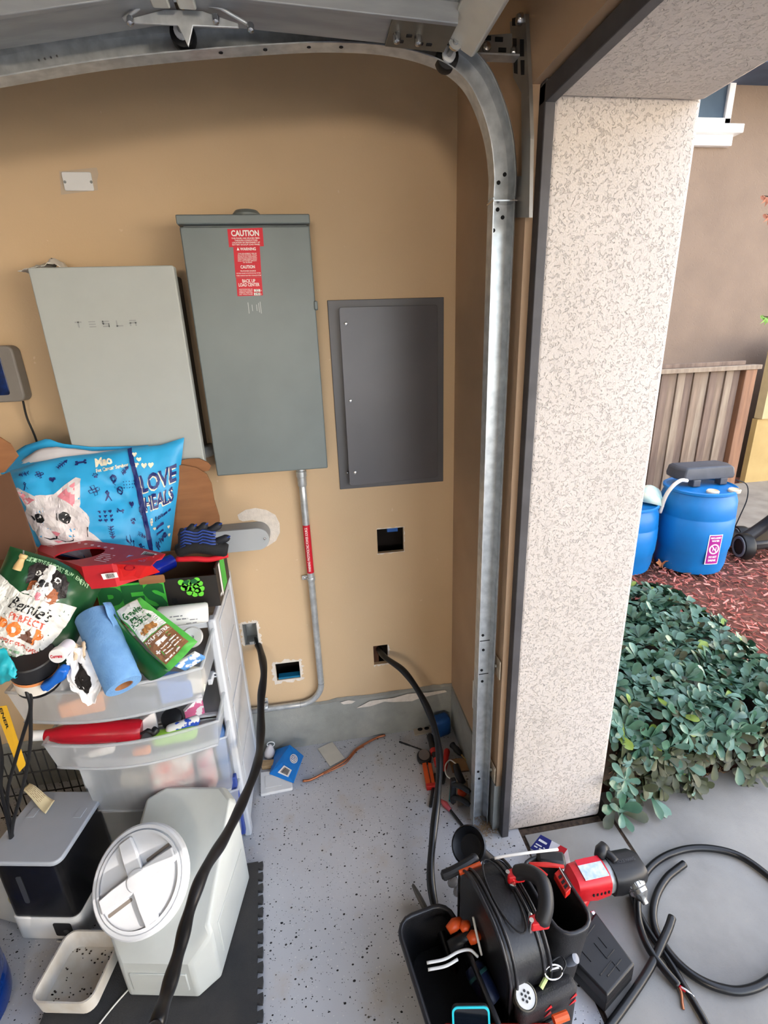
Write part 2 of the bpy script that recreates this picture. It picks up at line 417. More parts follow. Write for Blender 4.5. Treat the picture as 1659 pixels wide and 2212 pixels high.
tear(HOLES[0], .002, 1, 'tbr', .004); tear(HOLES[1], .001, 2, 'br', .008); tear(HOLES[2], .004, 3, 'tlr', .010); tear(HOLES[3], .010, 4, 'tblr', .014)
# plaster smear above the oblong grey box
def wallpoly(pts, name, m, y=-.0012, parent=wb):
    P = Print().poly([(at(x, yy, Y=0).x, at(x, yy, Y=0).z) for x, yy in pts])
    return P.build(name, m, lambda u, v: Vector((u, 0, v)), parent, eps=-y)
wallpoly([(513, 1112), (530, 1101), (552, 1097), (575, 1101), (595, 1112), (604, 1130), (605, 1150), (596, 1168), (578, 1180), (570, 1180), (578, 1160), (577, 1140), (566, 1128), (545, 1123), (525, 1126), (516, 1122)], 'plaster_smear', M_PLASTER)
# blue tape in the square cut, blue box lip in the low cut
h = HOLES[0]; MB().box((h[0]+.04, .020, h[3]-.022), (h[0]+.078, .040, h[3]+.002)).build('blue_box_lip', mat('blue_box_plastic', (30, 92, 172), .4), wb)
h = HOLES[3]; MB().box((h[0]+.006, .004, h[1]-.002), (h[2]-.002, .030, h[1]+.008)).build('blue_box_lip', mat('teal_box_plastic', (24, 110, 150), .4), wb)
# old work metal box in the left cut
h = HOLES[2]; mb = MB(); t = .0025
mb.box((h[0], -.002, h[1]), (h[0]+t, .06, h[3])).box((h[2]-t, -.002, h[1]), (h[2], .06, h[3])).box((h[0], -.002, h[3]-t), (h[2], .06, h[3])).box((h[0], -.002, h[1]), (h[2], .06, h[1]+t)).box((h[0], .057, h[1]), (h[2], .06, h[3]))
mb.box(((h[0]+h[2])/2-.008, -.0025, h[3]-.012), ((h[0]+h[2])/2+.008, -.0005, h[3])).box(((h[0]+h[2])/2-.008, -.0025, h[1]), ((h[0]+h[2])/2+.008, -.0005, h[1]+.012))
mb.build('outlet_box', M_GALVD, wb)
# ---------------------------------------------------------------- concrete curb
cb = MB()
def curbprof(x, nz): return [Vector((x, -.002, .196+.006*nz)), Vector((x, -.012, .189+.004*nz)), Vector((x, -.016, .10)), Vector((x, -.017, .0)), Vector((x, .0, 0)), Vector((x, .0, .19))]
rs = []; x = -5.5
while x < .483:
    rs.append(curbprof(x, fbm((x*9, 0, 0), 1.) + .6*fbm((x*50, 3, 0), 1.))); x += .014
rs.append(curbprof(.483, 0)); cb.rings(rs)
bb = cb.build('baseboard_back', M_CURB); props(bb, 'grey painted concrete curb along the foot of the beige wall', 'curb', kind='structure')
for k, (pts) in enumerate(([(770, 1528), (800, 1512), (850, 1506), (880, 1497), (925, 1494), (960, 1489), (965, 1493), (930, 1501), (905, 1507), (890, 1513), (850, 1515), (830, 1514), (800, 1524)],
                           [(735, 1516), (752, 1511), (768, 1513), (760, 1518), (742, 1520)])):
    Print().poly([(at(x, y, Y=-.014).x, at(x, y, Y=-.014).z) for x, y in pts]).build('plaster_blot', M_PLASTER, lambda u, v: Vector((u, -.0155-(0.001 if v < .19 else 0), v)), bb, eps=.002)
# ================================================================ front wall, pillar, header
YO = -.51
wf = MB().box((.483, YO+.012, .19), (.52, .0, ZW)).box((.483, -5.6, 1.98), (.52, YO+.012, ZW))
wf = wf.build('wall_front', mat('front_drywall', (184, 155, 126), .7, rgb2=(174, 146, 118), scale=4, bump=.08, bscale=140)); props(wf, 'beige painted front wall strip behind the door track', 'wall', kind='structure')
bf = MB().box((.478, YO+.014, 0), (.52, -.017, .19)).build('baseboard_front', M_CURB); props(bf, 'grey painted concrete curb under the front wall strip', 'curb', kind='structure')
st = MB()
def stface(o, ex, ey, nu, nv):  # slightly uneven plaster face
    o, ex, ey = Vector(o), Vector(ex), Vector(ey); n = ex.cross(ey).normalized()
    return lambda u, v: o+ex*u+ey*v+n*(.003*fbm((o+ex*u+ey*v), 14., 3)*min(1, min(u, 1-u)*20)*min(1, min(v, 1-v)*20))
st.box((.521, YO, .0), (.845, 2.6, 6.5)).box((-5.5, .16, .0), (.52, 2.6, 6.5)).box((.521, -5.6, 1.955), (.845, YO, 6.5))
st = st.build('wall_right', M_STUCCO, bevel=.012, seg=3); props(st, 'pale rough stucco pillar and header framing the garage opening', 'wall', kind='structure')
tr = MB().box((.499, YO-.016, 0), (.521, YO+.012, 1.98)).box((.499, -5.6, 1.942), (.521, YO+.012, 1.975))
tr = tr.build('trim_3', M_TRIM, bevel=.002); props(tr, 'dark painted door stop strip along pillar and header', 'trim', kind='structure')
# rest of the garage shell behind and beside the camera
props(MB().box((-5.55, -5.6, 0), (-5.5, 0, ZW)).build('wall_left', mat('white_drywall', (232, 228, 220), .85, var=.04)), 'white side wall of the garage out of view', 'wall', kind='structure')
props(MB().box((-5.55, -5.65, 0), (.845, -5.6, 6.5)).build('wall_rear', MATS['white_drywall']), 'white wall behind the camera', 'wall', kind='structure')
props(MB().box((-5.55, -5.65, ZW), (.52, .14, ZW+.1)).build('ceiling', mat('ceiling_paint', (230, 226, 218), .85)), 'plain garage ceiling above the open door', 'ceiling', kind='structure')
# ---------------------------------------------------------------- added fill lamp, unseen, brightens the back wall from behind the camera
lampT = thing('fill_lamp', 'unseen fill lamp on a tripod stand, added behind the photographer', 'fill lamp', (-.45, -4.7, 0))
lc0 = Vector((-.45, -4.7, 1.62))
MB().box((-.85, -4.78, 1.38), (-.05, -4.715, 1.86)).build('lamp_housing', mat('lamp_yellow', (214, 170, 40), .5), lampT, bevel=.015)
MB().box((-.82, -4.715, 1.41), (-.08, -4.705, 1.83)).build('fill_lens', mat('fill_lens', (255, 250, 240), .5, emit=((255, 240, 222), 13.)), lampT)
MB().cyl((-.45, -4.75, .5), (-.45, -4.75, 1.46), .016, 12).build('pole', M_BLACKP, lampT, smooth='auto')
for k in range(3): MB().cyl((-.45, -4.75, .55), (-.45+.5*math.cos(k*2.09), -4.75+.5*math.sin(k*2.09), .01), .010, 10).build('leg', M_BLACKP, lampT, smooth='auto')
# houses on the sunny far side of the street, out of the picture, that throw light into the garage
M_FAC = mat('pale_facade', (214, 204, 188), .9, var=.05, scale=2)
for k, (y0, y1, lab) in enumerate(((-26, -12, 'pale stucco house across the street, far end'), (-10, 6, 'pale stucco house across the street facing the garage'))):
    h = thing('street_house', lab, 'house', (19, (y0+y1)/2, 0))
    MB().box((17, y0, -.12), (27, y1, 5.6)).build('facade', M_FAC, h)
    MB().hexa([Vector(p) for p in ((16.4, y0-.5, 5.6), (27.6, y0-.5, 5.6), (27.6, y1+.5, 5.6), (16.4, y1+.5, 5.6), (21.5, y0-.5, 7.6), (22.5, y0-.5, 7.6), (22.5, y1+.5, 7.6), (21.5, y1+.5, 7.6))]).build('roof', mat('far_roof', (110, 96, 88), .9), h)
    MB().box((16.95, (y0+y1)/2-2.4, -.1), (17.0, (y0+y1)/2+2.4, 2.2)).build('house_door', M_WHITE, h)
    for dy in (-5, 4): MB().box((16.96, (y0+y1)/2+dy, 3.4), (17.0, (y0+y1)/2+dy+1.4, 4.7)).build('window', mat('far_window', (70, 84, 96), .1), h)
# ================================================================ door track
def bolt(p, d, r, parent, m=None, name='bolt', h=.006):
    d = Vector(d).normalized()
    mb = MB().lathe(p, [(r, 0), (r, h*.5), (r*.8, h*.85), (r*.3, h)], 10, d)
    return mb.build(name, m or M_STEEL, parent, smooth='auto')
TY = -.44
def channel(path):   # open steel channel swept along a path in the x-z plane, mouth towards the door
    prof = [(-.026, -.034), (-.026, 0), (.018, 0), (.025, -.006), (.027, -.016), (.025, -.030), (.020, -.036),
            (.019, -.034), (.0235, -.028), (.025, -.016), (.023, -.008), (.017, -.002), (-.024, -.002), (-.024, -.034)]
    P = [Vector((x, TY, z)) for x, z in path]; rs = []
    for i in range(len(P)):
        d = (P[min(i+1, len(P)-1)]-P[max(i-1, 0)]).normalized(); n = Vector((d.z, 0, -d.x))   # outward side of the bend
        rs.append([P[i]+n*a+Vector((0, b, 0)) for a, b in prof])
    return MB().rings(rs)
track = thing('door_track', 'galvanised steel garage door track curving up beside the pillar', 'door track', (.447, TY, 0))
channel([(.447, .004), (.447, .5), (.447, 1.0), (.447, 1.795)]).build('vertical_rail', M_GALV, track, smooth='auto')
cp = [(.4475, 1.797), (.447, 1.84), (.437, 1.90), (.417, 1.953), (.385, 2.003), (.340, 2.036), (.28, 2.056), (.20, 2.067), (.10, 2.068), (0, 2.062), (-.154, 2.048), (-.32, 2.028), (-.50, 1.998)]
cp = [(p.x, p.z) for p in spline([Vector((a, 0, b)) for a, b in cp], 6)]
channel(cp+[(-.7, 1.97), (-1.2, 1.945), (-2.2, 1.93)]).build('horizontal_rail', M_GALV, track, smooth='auto')
M_SLOT = mat('shadowed_slot', (20, 20, 22), .9, var=.2)
for z, xx in ((1.78, .0), (1.765, .012), (1.74, -.008), (1.83, 0), (1.845, .013), (.71, .0), (.66, .003), (.59, .0), (.55, 0.003), (.20, 0.), (.17, .004)):
    MB().cyl((.447+xx-.004, TY-.0018, z), (.447+xx-.004, TY-.0034, z), .0042, 10).build('rail_hole', M_SLOT, track)
for z in (.69, .575): MB().box((.425, TY-.0032, z), (.464, TY-.0018, z+.002)).build('rail_seam', M_SLOT, track)
MB().box((.420, TY-.0375, 1.788), (.474, TY+.001, 1.7905)).build('rail_joint', M_STEEL, track)
for k, x in enumerate((.12, .06, -.02, -.1, -.25)):
    z = 2.083+.0*k
    z = [b for a, b in cp if abs(a-x) < .02][0]
    MB().cyl((x, TY-.02, z-.027), (x, TY-.02, z-.0245), .004, 8).build('rail_hole', M_SLOT, track)
# wall brackets that carry the upright rail
def wall_bracket(z, par):
    b = MB().box((.452, TY+.001, z-.03), (.4795, TY+.004, z+.03)).box((.4765, TY-.055, z-.03), (.4795, TY+.004, z+.03)).build('wall_bracket', mat('painted_bracket', (196, 182, 160), .5, .2, var=.2, rgb2=(170, 150, 125), scale=60), par)
    bolt((.4765, TY-.028, z), (-1, 0, 0), .006, par, M_GALVD)
wall_bracket(.62, track); wall_bracket(.23, track)
# flag bracket: tall slotted angle on the front wall
fb = thing('flag_bracket', 'slotted steel angle bracket screwed to the wall above the track', 'bracket', (.478, -.45, 1.75))
XW = .478
def onwall(px): return [((at(x, y, X=XW)).y, (at(x, y, X=XW)).z) for x, y in px]
plate = onwall([(1104, 48), (1138, 30), (1146, 190), (1149, 300), (1146, 470), (1112, 470), (1112, 382), (1130, 380), (1129, 200), (1112, 168)])
MB().prism(plate, Y_, Z_, X_, (XW, 0, 0), -.003, .0045).build('slotted_plate', mat('bracket_steel', (150, 146, 140), .42, .6, var=.15), fb)
for r in ([(1111, 83), (1119, 83), (1119, 118), (1112, 118)], [(1127, 85), (1135, 85), (1135, 122), (1127, 122)], [(1113, 128), (1121, 128), (1121, 160), (1114, 158)], [(1128, 130), (1136, 130), (1136, 162), (1129, 162)], [(1110, 40), (1117, 38), (1117, 56), (1110, 56)]):
    MB().prism(onwall(r), Y_, Z_, X_, (XW-.003, 0, 0), -.0008, .0006).build('slot', M_SLOT, fb)
for x, y in ((1127, 42), (1113, 114)):
    p = at(x, y, X=XW-.003); bolt(p, (-1, 0, 0), .010, fb, h=.012)
# slotted cross arm joining rail to bracket
arm = thing('track_arm', 'short slotted steel arm between curved track and wall bracket', 'bracket', (.42, TY+.01, 1.99))
ap = [((at(x, y, Y=TY+.012)).x, (at(x, y, Y=TY+.012)).z) for x, y in ((1020, 78), (1106, 72), (1106, 130), (1020, 118))]
MB().prism(ap, X_, Z_, Y_, (0, TY+.012, 0), 0, .003).build('arm_plate', MATS['bracket_steel'], arm)
lo = min(b for a, b in ap); MB().box((ap[0][0], TY-.012, lo-.003), (.4745, TY+.015, lo)).build('arm_flange', M_GALV, arm)
for x, y in ((1052, 82), (1078, 85), (1085, 108)):
    p = at(x, y, Y=TY+.011); MB().box((p.x-.008, p.y-.001, p.z-.0035), (p.x+.008, p.y+.001, p.z+.0035)).build('slot', M_SLOT, arm)
bolt(at(1050, 104, Y=TY+.011), (0, -1, 0), .009, arm, h=.01)
# ================================================================ garage door, open overhead
door = thing('garage_door', 'open sectional garage door with grey ribbed inner face overhead', 'garage door', (0, -.5, 2.0))
def dface():
    m, n, l, b = custom('door_skin'); tc = n.new('ShaderNodeTexCoord').outputs['Object']
    mp = n.new('ShaderNodeMapping'); mp.inputs['Scale'].default_value = (26, 3, 26); l.new(tc, mp.inputs[0])
    z = noise_node(n, l, mp.outputs[0], 6., 4, .6, .6); r = ramp(n, [(.35, lin((150, 152, 149))), (.65, lin((168, 169, 165)))]); l.new(z.outputs[0], r.inputs[0])
    l.new(r.outputs[0], b.inputs['Base Color']); bp = n.new('ShaderNodeBump'); bp.inputs['Strength'].default_value = .5; bp.inputs['Distance'].default_value = .003
    l.new(z.outputs[0], bp.inputs['Height']); l.new(bp.outputs[0], b.inputs['Normal']); b.inputs['Roughness'].default_value = .5
    return m
M_DOOR = dface()
M_STILE = mat('stile_steel', (160, 163, 165), .42, .3, rgb2=(142, 145, 148), scale=14, stretch=(.6, 3, 3))
DE, DR, DF = -.50, -.585, -5.2
q0 = at(958, 108, Y=DE); q1 = at(408, 50, Y=DE); q2 = at(0, 108, Y=DE); q3 = q2-X_*.004; q3.z = q2.z-.002; q4 = Vector((-1.9, DE, q3.z-.03))
def section(a, b, nm='section'):
    d = (b-a).normalized(); n = Vector((-d.z, 0, d.x)); n = n if n.z > 0 else -n
    s = thing2 = MB()
    s.hexa([p+n*h+Vector((0, yy-p.y, 0)) for h in (.022, .05) for p, yy in ((a, DR), (b, DR), (b, DF), (a, DF))])
    o = s.build(nm, M_DOOR, door)
    e = MB()   # end stile: flat flange, upturned lip and outer edge
    e.hexa([p+n*h+Vector((0, yy-p.y, 0)) for h in (0, .003) for p, yy in ((a, DE), (b, DE), (b, DR), (a, DR))])
    e.hexa([p+n*h+Vector((0, yy-p.y, 0)) for h in (0, .05) for p, yy in ((a, DE), (b, DE), (b, DE-.003), (a, DE-.003))])
    e.hexa([p+n*h+Vector((0, yy-p.y, 0)) for h in (-.006, .024) for p, yy in ((a, DR), (b, DR), (b, DR-.010), (a, DR-.010))])
    e.build('end_stile', M_STILE, o, bevel=.0015)
    return o, d, n
sA, dA, nA = section(q0, q1); sB, dB, nB = section(q1-X_*.012, q2); sC, dC, nC = section(q3, q4)
# rails along the joint of the two sections
for off in (.010, -.030):
    c = q1+X_*off
    MB().box((c.x-.014, DF, c.z-.014), (c.x+.014, DR+.02, c.z+.02)).build('joint_rail', mat('joint_rail_steel', (214, 214, 206), .4, .3, var=.1), door, bevel=.003)
# bottom rail with weather strip
b0 = q0+X_*.03+Z_*-.004
MB().prism([(-.034, .016), (.02, -.012), (.034, .0), (.030, .016), (-.02, .045)], X_, Z_, Y_, (b0.x, 0, b0.z), DF, DE-.012).build('bottom_rail', mat('bottom_rail_steel', (214, 212, 202), .38, .3, var=.1), door, bevel=.003)
# hinge with roller at the joint
hinge_at = Vector((0, -.045, -.024)); hz = q1+hinge_at
hb = MB()
hb.prism([(-.012, 0), (-.085, .0), (-.085, .006), (-.03, .02), (.03, .02), (.085, .006), (.085, 0), (.012, 0), (.0, -.028)], X_, Z_, Y_, hz, .0, .004)
hb.build('hinge_leaf', M_GALV, door, bevel=.001)
hb = MB().tube([hz+Vector((-.095, -.004, .002)), hz+Vector((-.06, -.006, .022)), hz+Vector((0, -.008, .030)), hz+Vector((.06, -.006, .022)), hz+Vector((.10, -.004, .004))], .003, 6)
hb.build('hinge_strap', M_GALV, door, smooth=True)
for dx, dz in ((-.085, .005), (.05, .012), (.105, .003)): bolt(hz+Vector((dx, -.002, dz)), (0, -.5, -1), .006, door, h=.012)
def roller(p, parent):
    MB().cyl(p, Vector((p.x, TY-.012, p.z)), .0055, 10).build('roller_stem', M_GALVD, parent, smooth='auto')
    MB().lathe(Vector((p.x, TY-.034, p.z)), [(.008, 0), (.021, .001), (.022, .006), (.022, .018), (.021, .023), (.008, .024)], 20, (0, 1, 0)).build('roller_wheel', M_BLACK, parent, smooth='auto')
    MB().lathe(Vector((p.x, TY-.041, p.z)), [(.006, 0), (.013, .0), (.013, .005), (.006, .005)], 16, (0, 1, 0)).build('washer', M_WHITE, parent)
    MB().lathe(Vector((p.x, p.y+.004, p.z)), [(.006, 0), (.014, .0), (.014, .006), (.006, .006)], 16, (0, 1, 0)).build('washer', M_STEEL, parent)
pr = at(402, 92, Y=TY); roller(Vector((pr.x, DE-.035, pr.z-.0)), door)
pr = at(958, 140, Y=TY); roller(Vector((pr.x, DE-.03, pr.z)), door)
# bottom corner bracket with its bolts and punched holes
bk = [q0.lerp(q1, t) for t in (.0, .245)]
MB().hexa([p+nA*h+Vector((0, yy-p.y, 0)) for h in (-.005, -.001) for p, yy in ((bk[0], DE-.002), (bk[1], DE-.002), (bk[1], DR), (bk[0], DR))]).build('corner_bracket', mat('corner_bracket_steel', (120, 116, 106), .5, .5, var=.2), door, bevel=.001)
for t, k in ((.215, 'b'), (.13, 'b'), (.165, 's'), (.075, 's'), (.19, 's'), (.11, 's')):
    p = q0.lerp(q1, t)+Vector((0, -.045+(.02 if k == 's' and t != .165 else 0), -.006))
    if k == 'b': bolt(p, (0, -.2, -1), .007, door, h=.014)
    else: MB().box((p.x-.005, p.y-.003, p.z-.001), (p.x+.005, p.y+.003, p.z+.001)).build('slot', M_SLOT, door)
for k in range(4):
    p = at(85+k*13, 131-k*3, Y=TY-.03); MB().cyl(p, p+Vector((0, -.002, 0)), .0018, 6).build('rivet', M_STEEL, track)
# ================================================================ wall devices
def vbox(name_px, y): pass
def wp(x, y, Y): return at(x, y, Y=Y)
# --- blank plate up high
cp_ = thing('cover_plate', 'white blank electrical cover plate high on the beige wall', 'cover plate', wp(170, 395, 0))
a, b = wp(133, 372, 0), wp(205, 413, 0)
MB().prism(rrect(b.x-a.x, a.z-b.z, .004), X_, Z_, Y_, ((a.x+b.x)/2, 0, (a.z+b.z)/2), -.006, 0).build('plate', M_WHITE, cp_, bevel=.002)
for x in (140, 197): p = wp(x, 393, -.006); MB().lathe(p, [(.0035, 0), (.003, .0012)], 10, (0, -1, 0)).build('screw', M_GALVD, cp_)
wallpoly([(128, 370), (209, 362), (213, 376), (210, 390), (212, 411), (132, 421), (131, 400)], 'plaster_edge', mat('old_paint_edge', (196, 178, 156), .8), y=-.0008)
# --- white battery gateway
GY = -.135
gw = thing('white_gateway', 'tall white wall cabinet with grey brand lettering', 'electrical cabinet', wp(240, 790, 0))
tl, tr_, br = wp(60, 588, GY), wp(369, 563, GY), wp(428, 1000, GY)
x0, x1, z1, z0 = (tl.x+.001), tr_.x+.004, (tl.z+tr_.z)/2, br.z-.012
M_GW = mat('gateway_white', (170, 175, 172), .45, var=.03)
MB().prism(rrect(x1-x0, z1-z0, .006, 4), X_, Z_, Y_, ((x0+x1)/2, 0, (z0+z1)/2), GY, GY+.030).build('front_cover', M_GW, gw, bevel=.003, seg=3)
MB().box((x0+.015, GY+.030, z0+.015), (x1-.010, -.002, z1-.015)).build('back_shell', mat('gateway_shell', (58, 56, 54), .6), gw, bevel=.006)
M_GWL = mat('gateway_lettering', (150, 153, 152), .5)
S = flat((0, GY, 0), X_, Z_); G = Print()
lx = [wp(x, y, GY) for x, y in ((165, 712), (196, 709), (225, 706), (254, 704), (281, 701))]; lw, lh, tk = .0165, .0150, .0030
zz = sum(p.z for p in lx)/5; 
X0 = lx[0].x; dx = (lx[4].x-lx[0].x)/4
for k, ch in enumerate('TESLA'):
    a, b = X0+k*dx, zz
    if ch == 'T': G.rect(a, b+lh-tk, a+lw, b+lh).rect(a+lw/2-tk/2, b, a+lw/2+tk/2, b+lh)
    if ch == 'E':
        for t in (0, .41, .82): G.rect(a, b+lh*t, a+lw, b+lh*t+tk*.9)
    if ch == 'S': G.rect(a, b, a+lw, b+tk).rect(a, b+lh*.41, a+lw, b+lh*.41+tk).rect(a, b+lh-tk, a+lw, b+lh).rect(a, b+lh*.41, a+tk, b+lh).rect(a+lw-tk, b, a+lw, b+lh*.5)
    if ch == 'L': G.rect(a, b, a+tk, b+lh).rect(a, b, a+lw, b+tk)
    if ch == 'A': G.rect(a, b+lh-tk*.9, a+lw, b+lh).rect(a, b, a+tk, b+lh*.62).rect(a+lw-tk, b, a+lw, b+lh*.62).rect(a, b+lh*.62-tk*.9, a+lw, b+lh*.62)
G.build('lettering', M_GWL, S, gw, label='grey spaced letters')
# crumpled paper tucked behind it
pp = MB(); rnd = random.Random(5)
def crumple(u, v):
    a = wp(62+u*115, 585-u*14, -.03); hgt = .004+.026*math.sin(math.pi*min(1, u*1.05))*(1.3 if .5 < u < .75 else .75)
    return Vector((a.x, -.03-.06*v+.008*fbm((u*9, v*7, 1), 1.), z1-.004+hgt*(1-.8*abs(v-.4))+.004*fbm((u*14, v*9, 4), 1.)))
pp.grid(crumple, 22, 8); o = pp.build('paper_scrap', mat('white_paper', (222, 218, 210), .8), solid=.001, smooth=True)
props(o, 'crumpled white paper lying on top of the white cabinet', 'paper')
# --- grey load centre
LY = -.115
lc = thing('load_center', 'tall grey steel load centre with red caution stickers', 'electrical panel', wp(560, 760, 0))
TL, TR, BR, BL = wp(393, 492, LY), wp(671, 485, LY), wp(706, 1012, LY), wp(464, 1029, LY)
x0, x1, z1, z0 = (TL.x+BL.x)/2, (TR.x+BR.x)/2, (TL.z+TR.z)/2, (BL.z+BR.z)/2
M_LC = mat('grey_enamel', (116, 125, 126), .42, .1, rgb2=(110, 119, 120), scale=6)
MB().box((x0+.006, LY+.016, z0+.006), (x1-.006, -.001, z1+.012)).build('enclosure', M_LC, lc, bevel=.003)
dr = MB().box((x0, LY, z0), (x1, LY+.016, z1)).build('door', M_LC, lc, bevel=.004, seg=3)
MB().box((x0-.004, LY-.008, z1+.004), (x1+.002, -.001, z1+.026)).build('rain_cap', M_LC, lc, bevel=.003)
hub = wp(533, 466, -.06); MB().lathe((hub.x, -.06, z1+.026), [(.038, 0), (.038, .010), (.030, .019), (.0, .021)], 24).build('hub_plate', M_LC, lc, smooth='auto')
lp = wp(681, 660, LY); MB().box((x1-.004, LY-.005, lp.z-.012), (x1+.006, LY+.012, lp.z+.012)).build('latch', M_LC, dr, bevel=.003)
lz = wp(550, 665, LY); S = flat((0, LY, 0), X_, Z_); G = Print()
for dx, h in ((-.016, .014), (-.006, .008), (.006, .008), (.012, .012), (.0165, .015)): G.rect(lz.x+dx-.0007, lz.z-h, lz.x+dx+.0007, lz.z+h)
G.build('etched_mark', mat('pale_mark', (190, 196, 196), .5), S, dr)
M_RED = mat('red_sticker', (206, 18, 44), .45, var=.05); M_WPR = mat('white_print', (240, 236, 232), .5, var=.02); M_BPR = mat('black_print', (24, 24, 26), .5, var=.1)
def sticker(px, nm, m, par, Y):
    return MB().prism([((wp(x, y, Y)).x, (wp(x, y, Y)).z) for x, y in px], X_, Z_, Y_, (0, Y, 0), -.0007, 0).build(nm, m, par)
E1 = LY-.0007; SS = flat((0, E1, 0), X_, Z_)
def tline(G, txt, xl, xr, yb, hpx, Y=E1, bold=.015):
    p0, p1 = wp(xl, yb, Y), wp(xr, yb, Y); h = wp(xl, yb-hpx, Y).z-p0.z
    G.text(txt, p0.x, p0.z, h, w=p1.x-p0.x, bold=bold)
s1 = sticker([(491, 495), (567, 492), (570, 532), (495, 534)], 'caution_sticker', M_RED, dr, LY); G = Print()
tline(G, 'CAUTION', 500, 560, 510, 12, bold=.03)
for k, (t, xl, xr) in enumerate((('THIS PANEL HAS SPLICED FEED-', 500, 562), ('THROUGH CONDUCTORS.', 507, 557), ('LOCATION OF DISCONNECT AT', 502, 562), ('BATTERY BACKUP LOAD PANEL', 502, 562))): tline(G, t, xl, xr, 516.5+k*4.6, 3)
G.build('print', M_WPR, SS, s1)
s2 = sticker([(504, 534), (561, 532), (565, 598), (509, 600)], 'warning_sticker', M_RED, dr, LY); G = Print()
tline(G, 'WARNING', 519, 553, 541, 6, bold=.025)
p = wp(515, 541, E1); G.poly([(p.x-.004, p.z), (p.x+.003, p.z), (p.x-.0005, p.z+.0075)])
for k, t in enumerate(('THIS EQUIPMENT FED BY', 'MULTIPLE SOURCES. TOTAL', 'RATING OF ALL OVERCURRENT', 'DEVICES EXCLUDING MAIN', 'SUPPLY OVERCURRENT DEVICE', 'SHALL NOT EXCEED AMPACITY', 'OF BUSBAR')): tline(G, t, 514 if k < 6 else 525, 555 if k < 6 else 545, 549+k*3.2, 2.1)
tline(G, 'CAUTION', 520, 551, 580, 6.5, bold=.03)
tline(G, 'TRI-POWER SOURCE', 519, 553, 587, 2.6); tline(G, 'SECOND SOURCE IS PHOTOVOLTAIC SYSTEM', 511, 563, 592, 2.4); tline(G, 'THIRD SOURCE IS BATTERY STORAGE SYSTEM', 511, 564, 597, 2.4)
G.build('print', M_WPR, SS, s2)
s3 = sticker([(510, 600.5), (565, 598.5), (568, 638), (513, 640)], 'backup_sticker', M_RED, dr, LY); G = Print()
tline(G, 'BACK UP', 524, 552, 610.5, 7, bold=.02); tline(G, 'LOAD CENTER', 516, 561, 619, 7, bold=.02)
for k, t in enumerate(('PHOTOVOLTAIC AC', 'OPERATING CURRENT', 'NOMINAL OPERATING', 'AC VOLTAGE')): tline(G, t, 517, 546, 626.5+k*3.6, 2.2)
for yb in (630.5, 638): p0, p1 = wp(549, yb, E1), wp(562, yb-6, E1); G.rect(p0.x, p0.z, p1.x, p1.z)
tline(G, 'A', 563.5, 565.5, 629, 2.4); tline(G, 'V', 563.5, 565.5, 637, 2.4)
G.build('print', M_WPR, SS, s3)
G = Print(); tline(G, '32', 552, 559, 630, 5, bold=0); tline(G, '240', 551, 561, 637, 5, bold=0); G.build('handwriting', M_BPR, SS, s3, eps=.0012)
# --- dark flush panel
fp = thing('flush_panel', 'dark grey flush panel with slightly raised screwed cover', 'electrical panel', wp(835, 850, 0))
TL, TR, BR, BL = wp(707, 648, 0), wp(957, 643, 0), wp(958, 1039, 0), wp(734, 1057, 0)
x0, x1, z1, z0 = (TL.x+BL.x)/2, (TR.x+BR.x)/2, (TL.z+TR.z)/2, (BL.z+BR.z)/2
M_FP = mat('charcoal_enamel', (92, 92, 96), .4, .2, rgb2=(86, 86, 90), scale=5)
MB().box((x0, -.004, z0), (x1, 0, z1)).build('back_plate', M_FP, fp, bevel=.0015)
u0, u1, w1, w0 = wp(734, 700, -.03).x, wp(945, 700, -.01).x, wp(840, 661, -.02).z, wp(850, 1040, -.02).z
def cov(u, v, d): return Vector((u0+(u1-u0)*u, -(.032*(1-u)+.010*u)-d, w0+(w1-w0)*v))
ol = rrect(u1-u0, w1-w0, .008, 4, (u1-u0)/2, (w1-w0)/2)
ev = (cov(1, 0, 0)-cov(0, 0, 0))/(u1-u0)
MB().prism(ol, ev, Z_, Y_, cov(0, 0, 0), 0, .0035).build('raised_cover', mat('charcoal_cover', (98, 97, 101), .36, .25, rgb2=(92, 91, 95), scale=4), fp, bevel=.001)
MB().hexa([Vector((x, y, z)) for z in (w0+.012, w1-.012) for x, y in ((u0+.012, -.029), (u1-.006, -.010), (u1-.006, -.004), (u0+.012, -.004))]).build('cover_frame', M_BLACKP, fp)
for x, y in ((747, 699), (757, 866), (767, 1021)):
    p = wp(x, y, -.031); MB().lathe(p, [(.0055, 0), (.0052, .002), (.003, .003)], 12, (0, -1, 0)).build('screw', M_STEEL, fp, smooth='auto')
p = wp(752, 1021, -.02); bolt(p, (-1, -.6, 0), .004, fp)
# --- conduit with warning wrap
cd = thing('conduit', 'thin grey metal conduit running down the wall from the grey panel', 'conduit', wp(690, 1440, -.02))
CY = -.022
path = [wp(x, y, CY) for x, y in ((650, 1010), (656, 1080), (664, 1170), (673, 1260), (682, 1350), (690, 1440))]
xm = sum(p.x for p in path)/len(path)
path = [Vector((xm+.0, CY, p.z)) for p in path]
e0 = path[-1]; r = .085; zb = wp(600, 1528, CY).z
arc = [Vector((e0.x-r+r*math.cos(t), CY, zb+r-r*math.sin(t))) for t in [math.pi/2*k/10 for k in range(11)]]
full = path[:-1]+[Vector((e0.x, CY, zb+r+.02))]+arc+[Vector((-.50, CY, zb))]
MB().tube(full, .0118, 14).build('pipe', M_GALV, cd, smooth=True)
for k in (len(path), len(path)+10): MB().cyl(full[k]-(full[k+1]-full[k-1]).normalized()*.001, full[k]+(full[k+1]-full[k-1]).normalized()*.001, .0123, 14).build('pipe_seam', M_GALVD, cd)
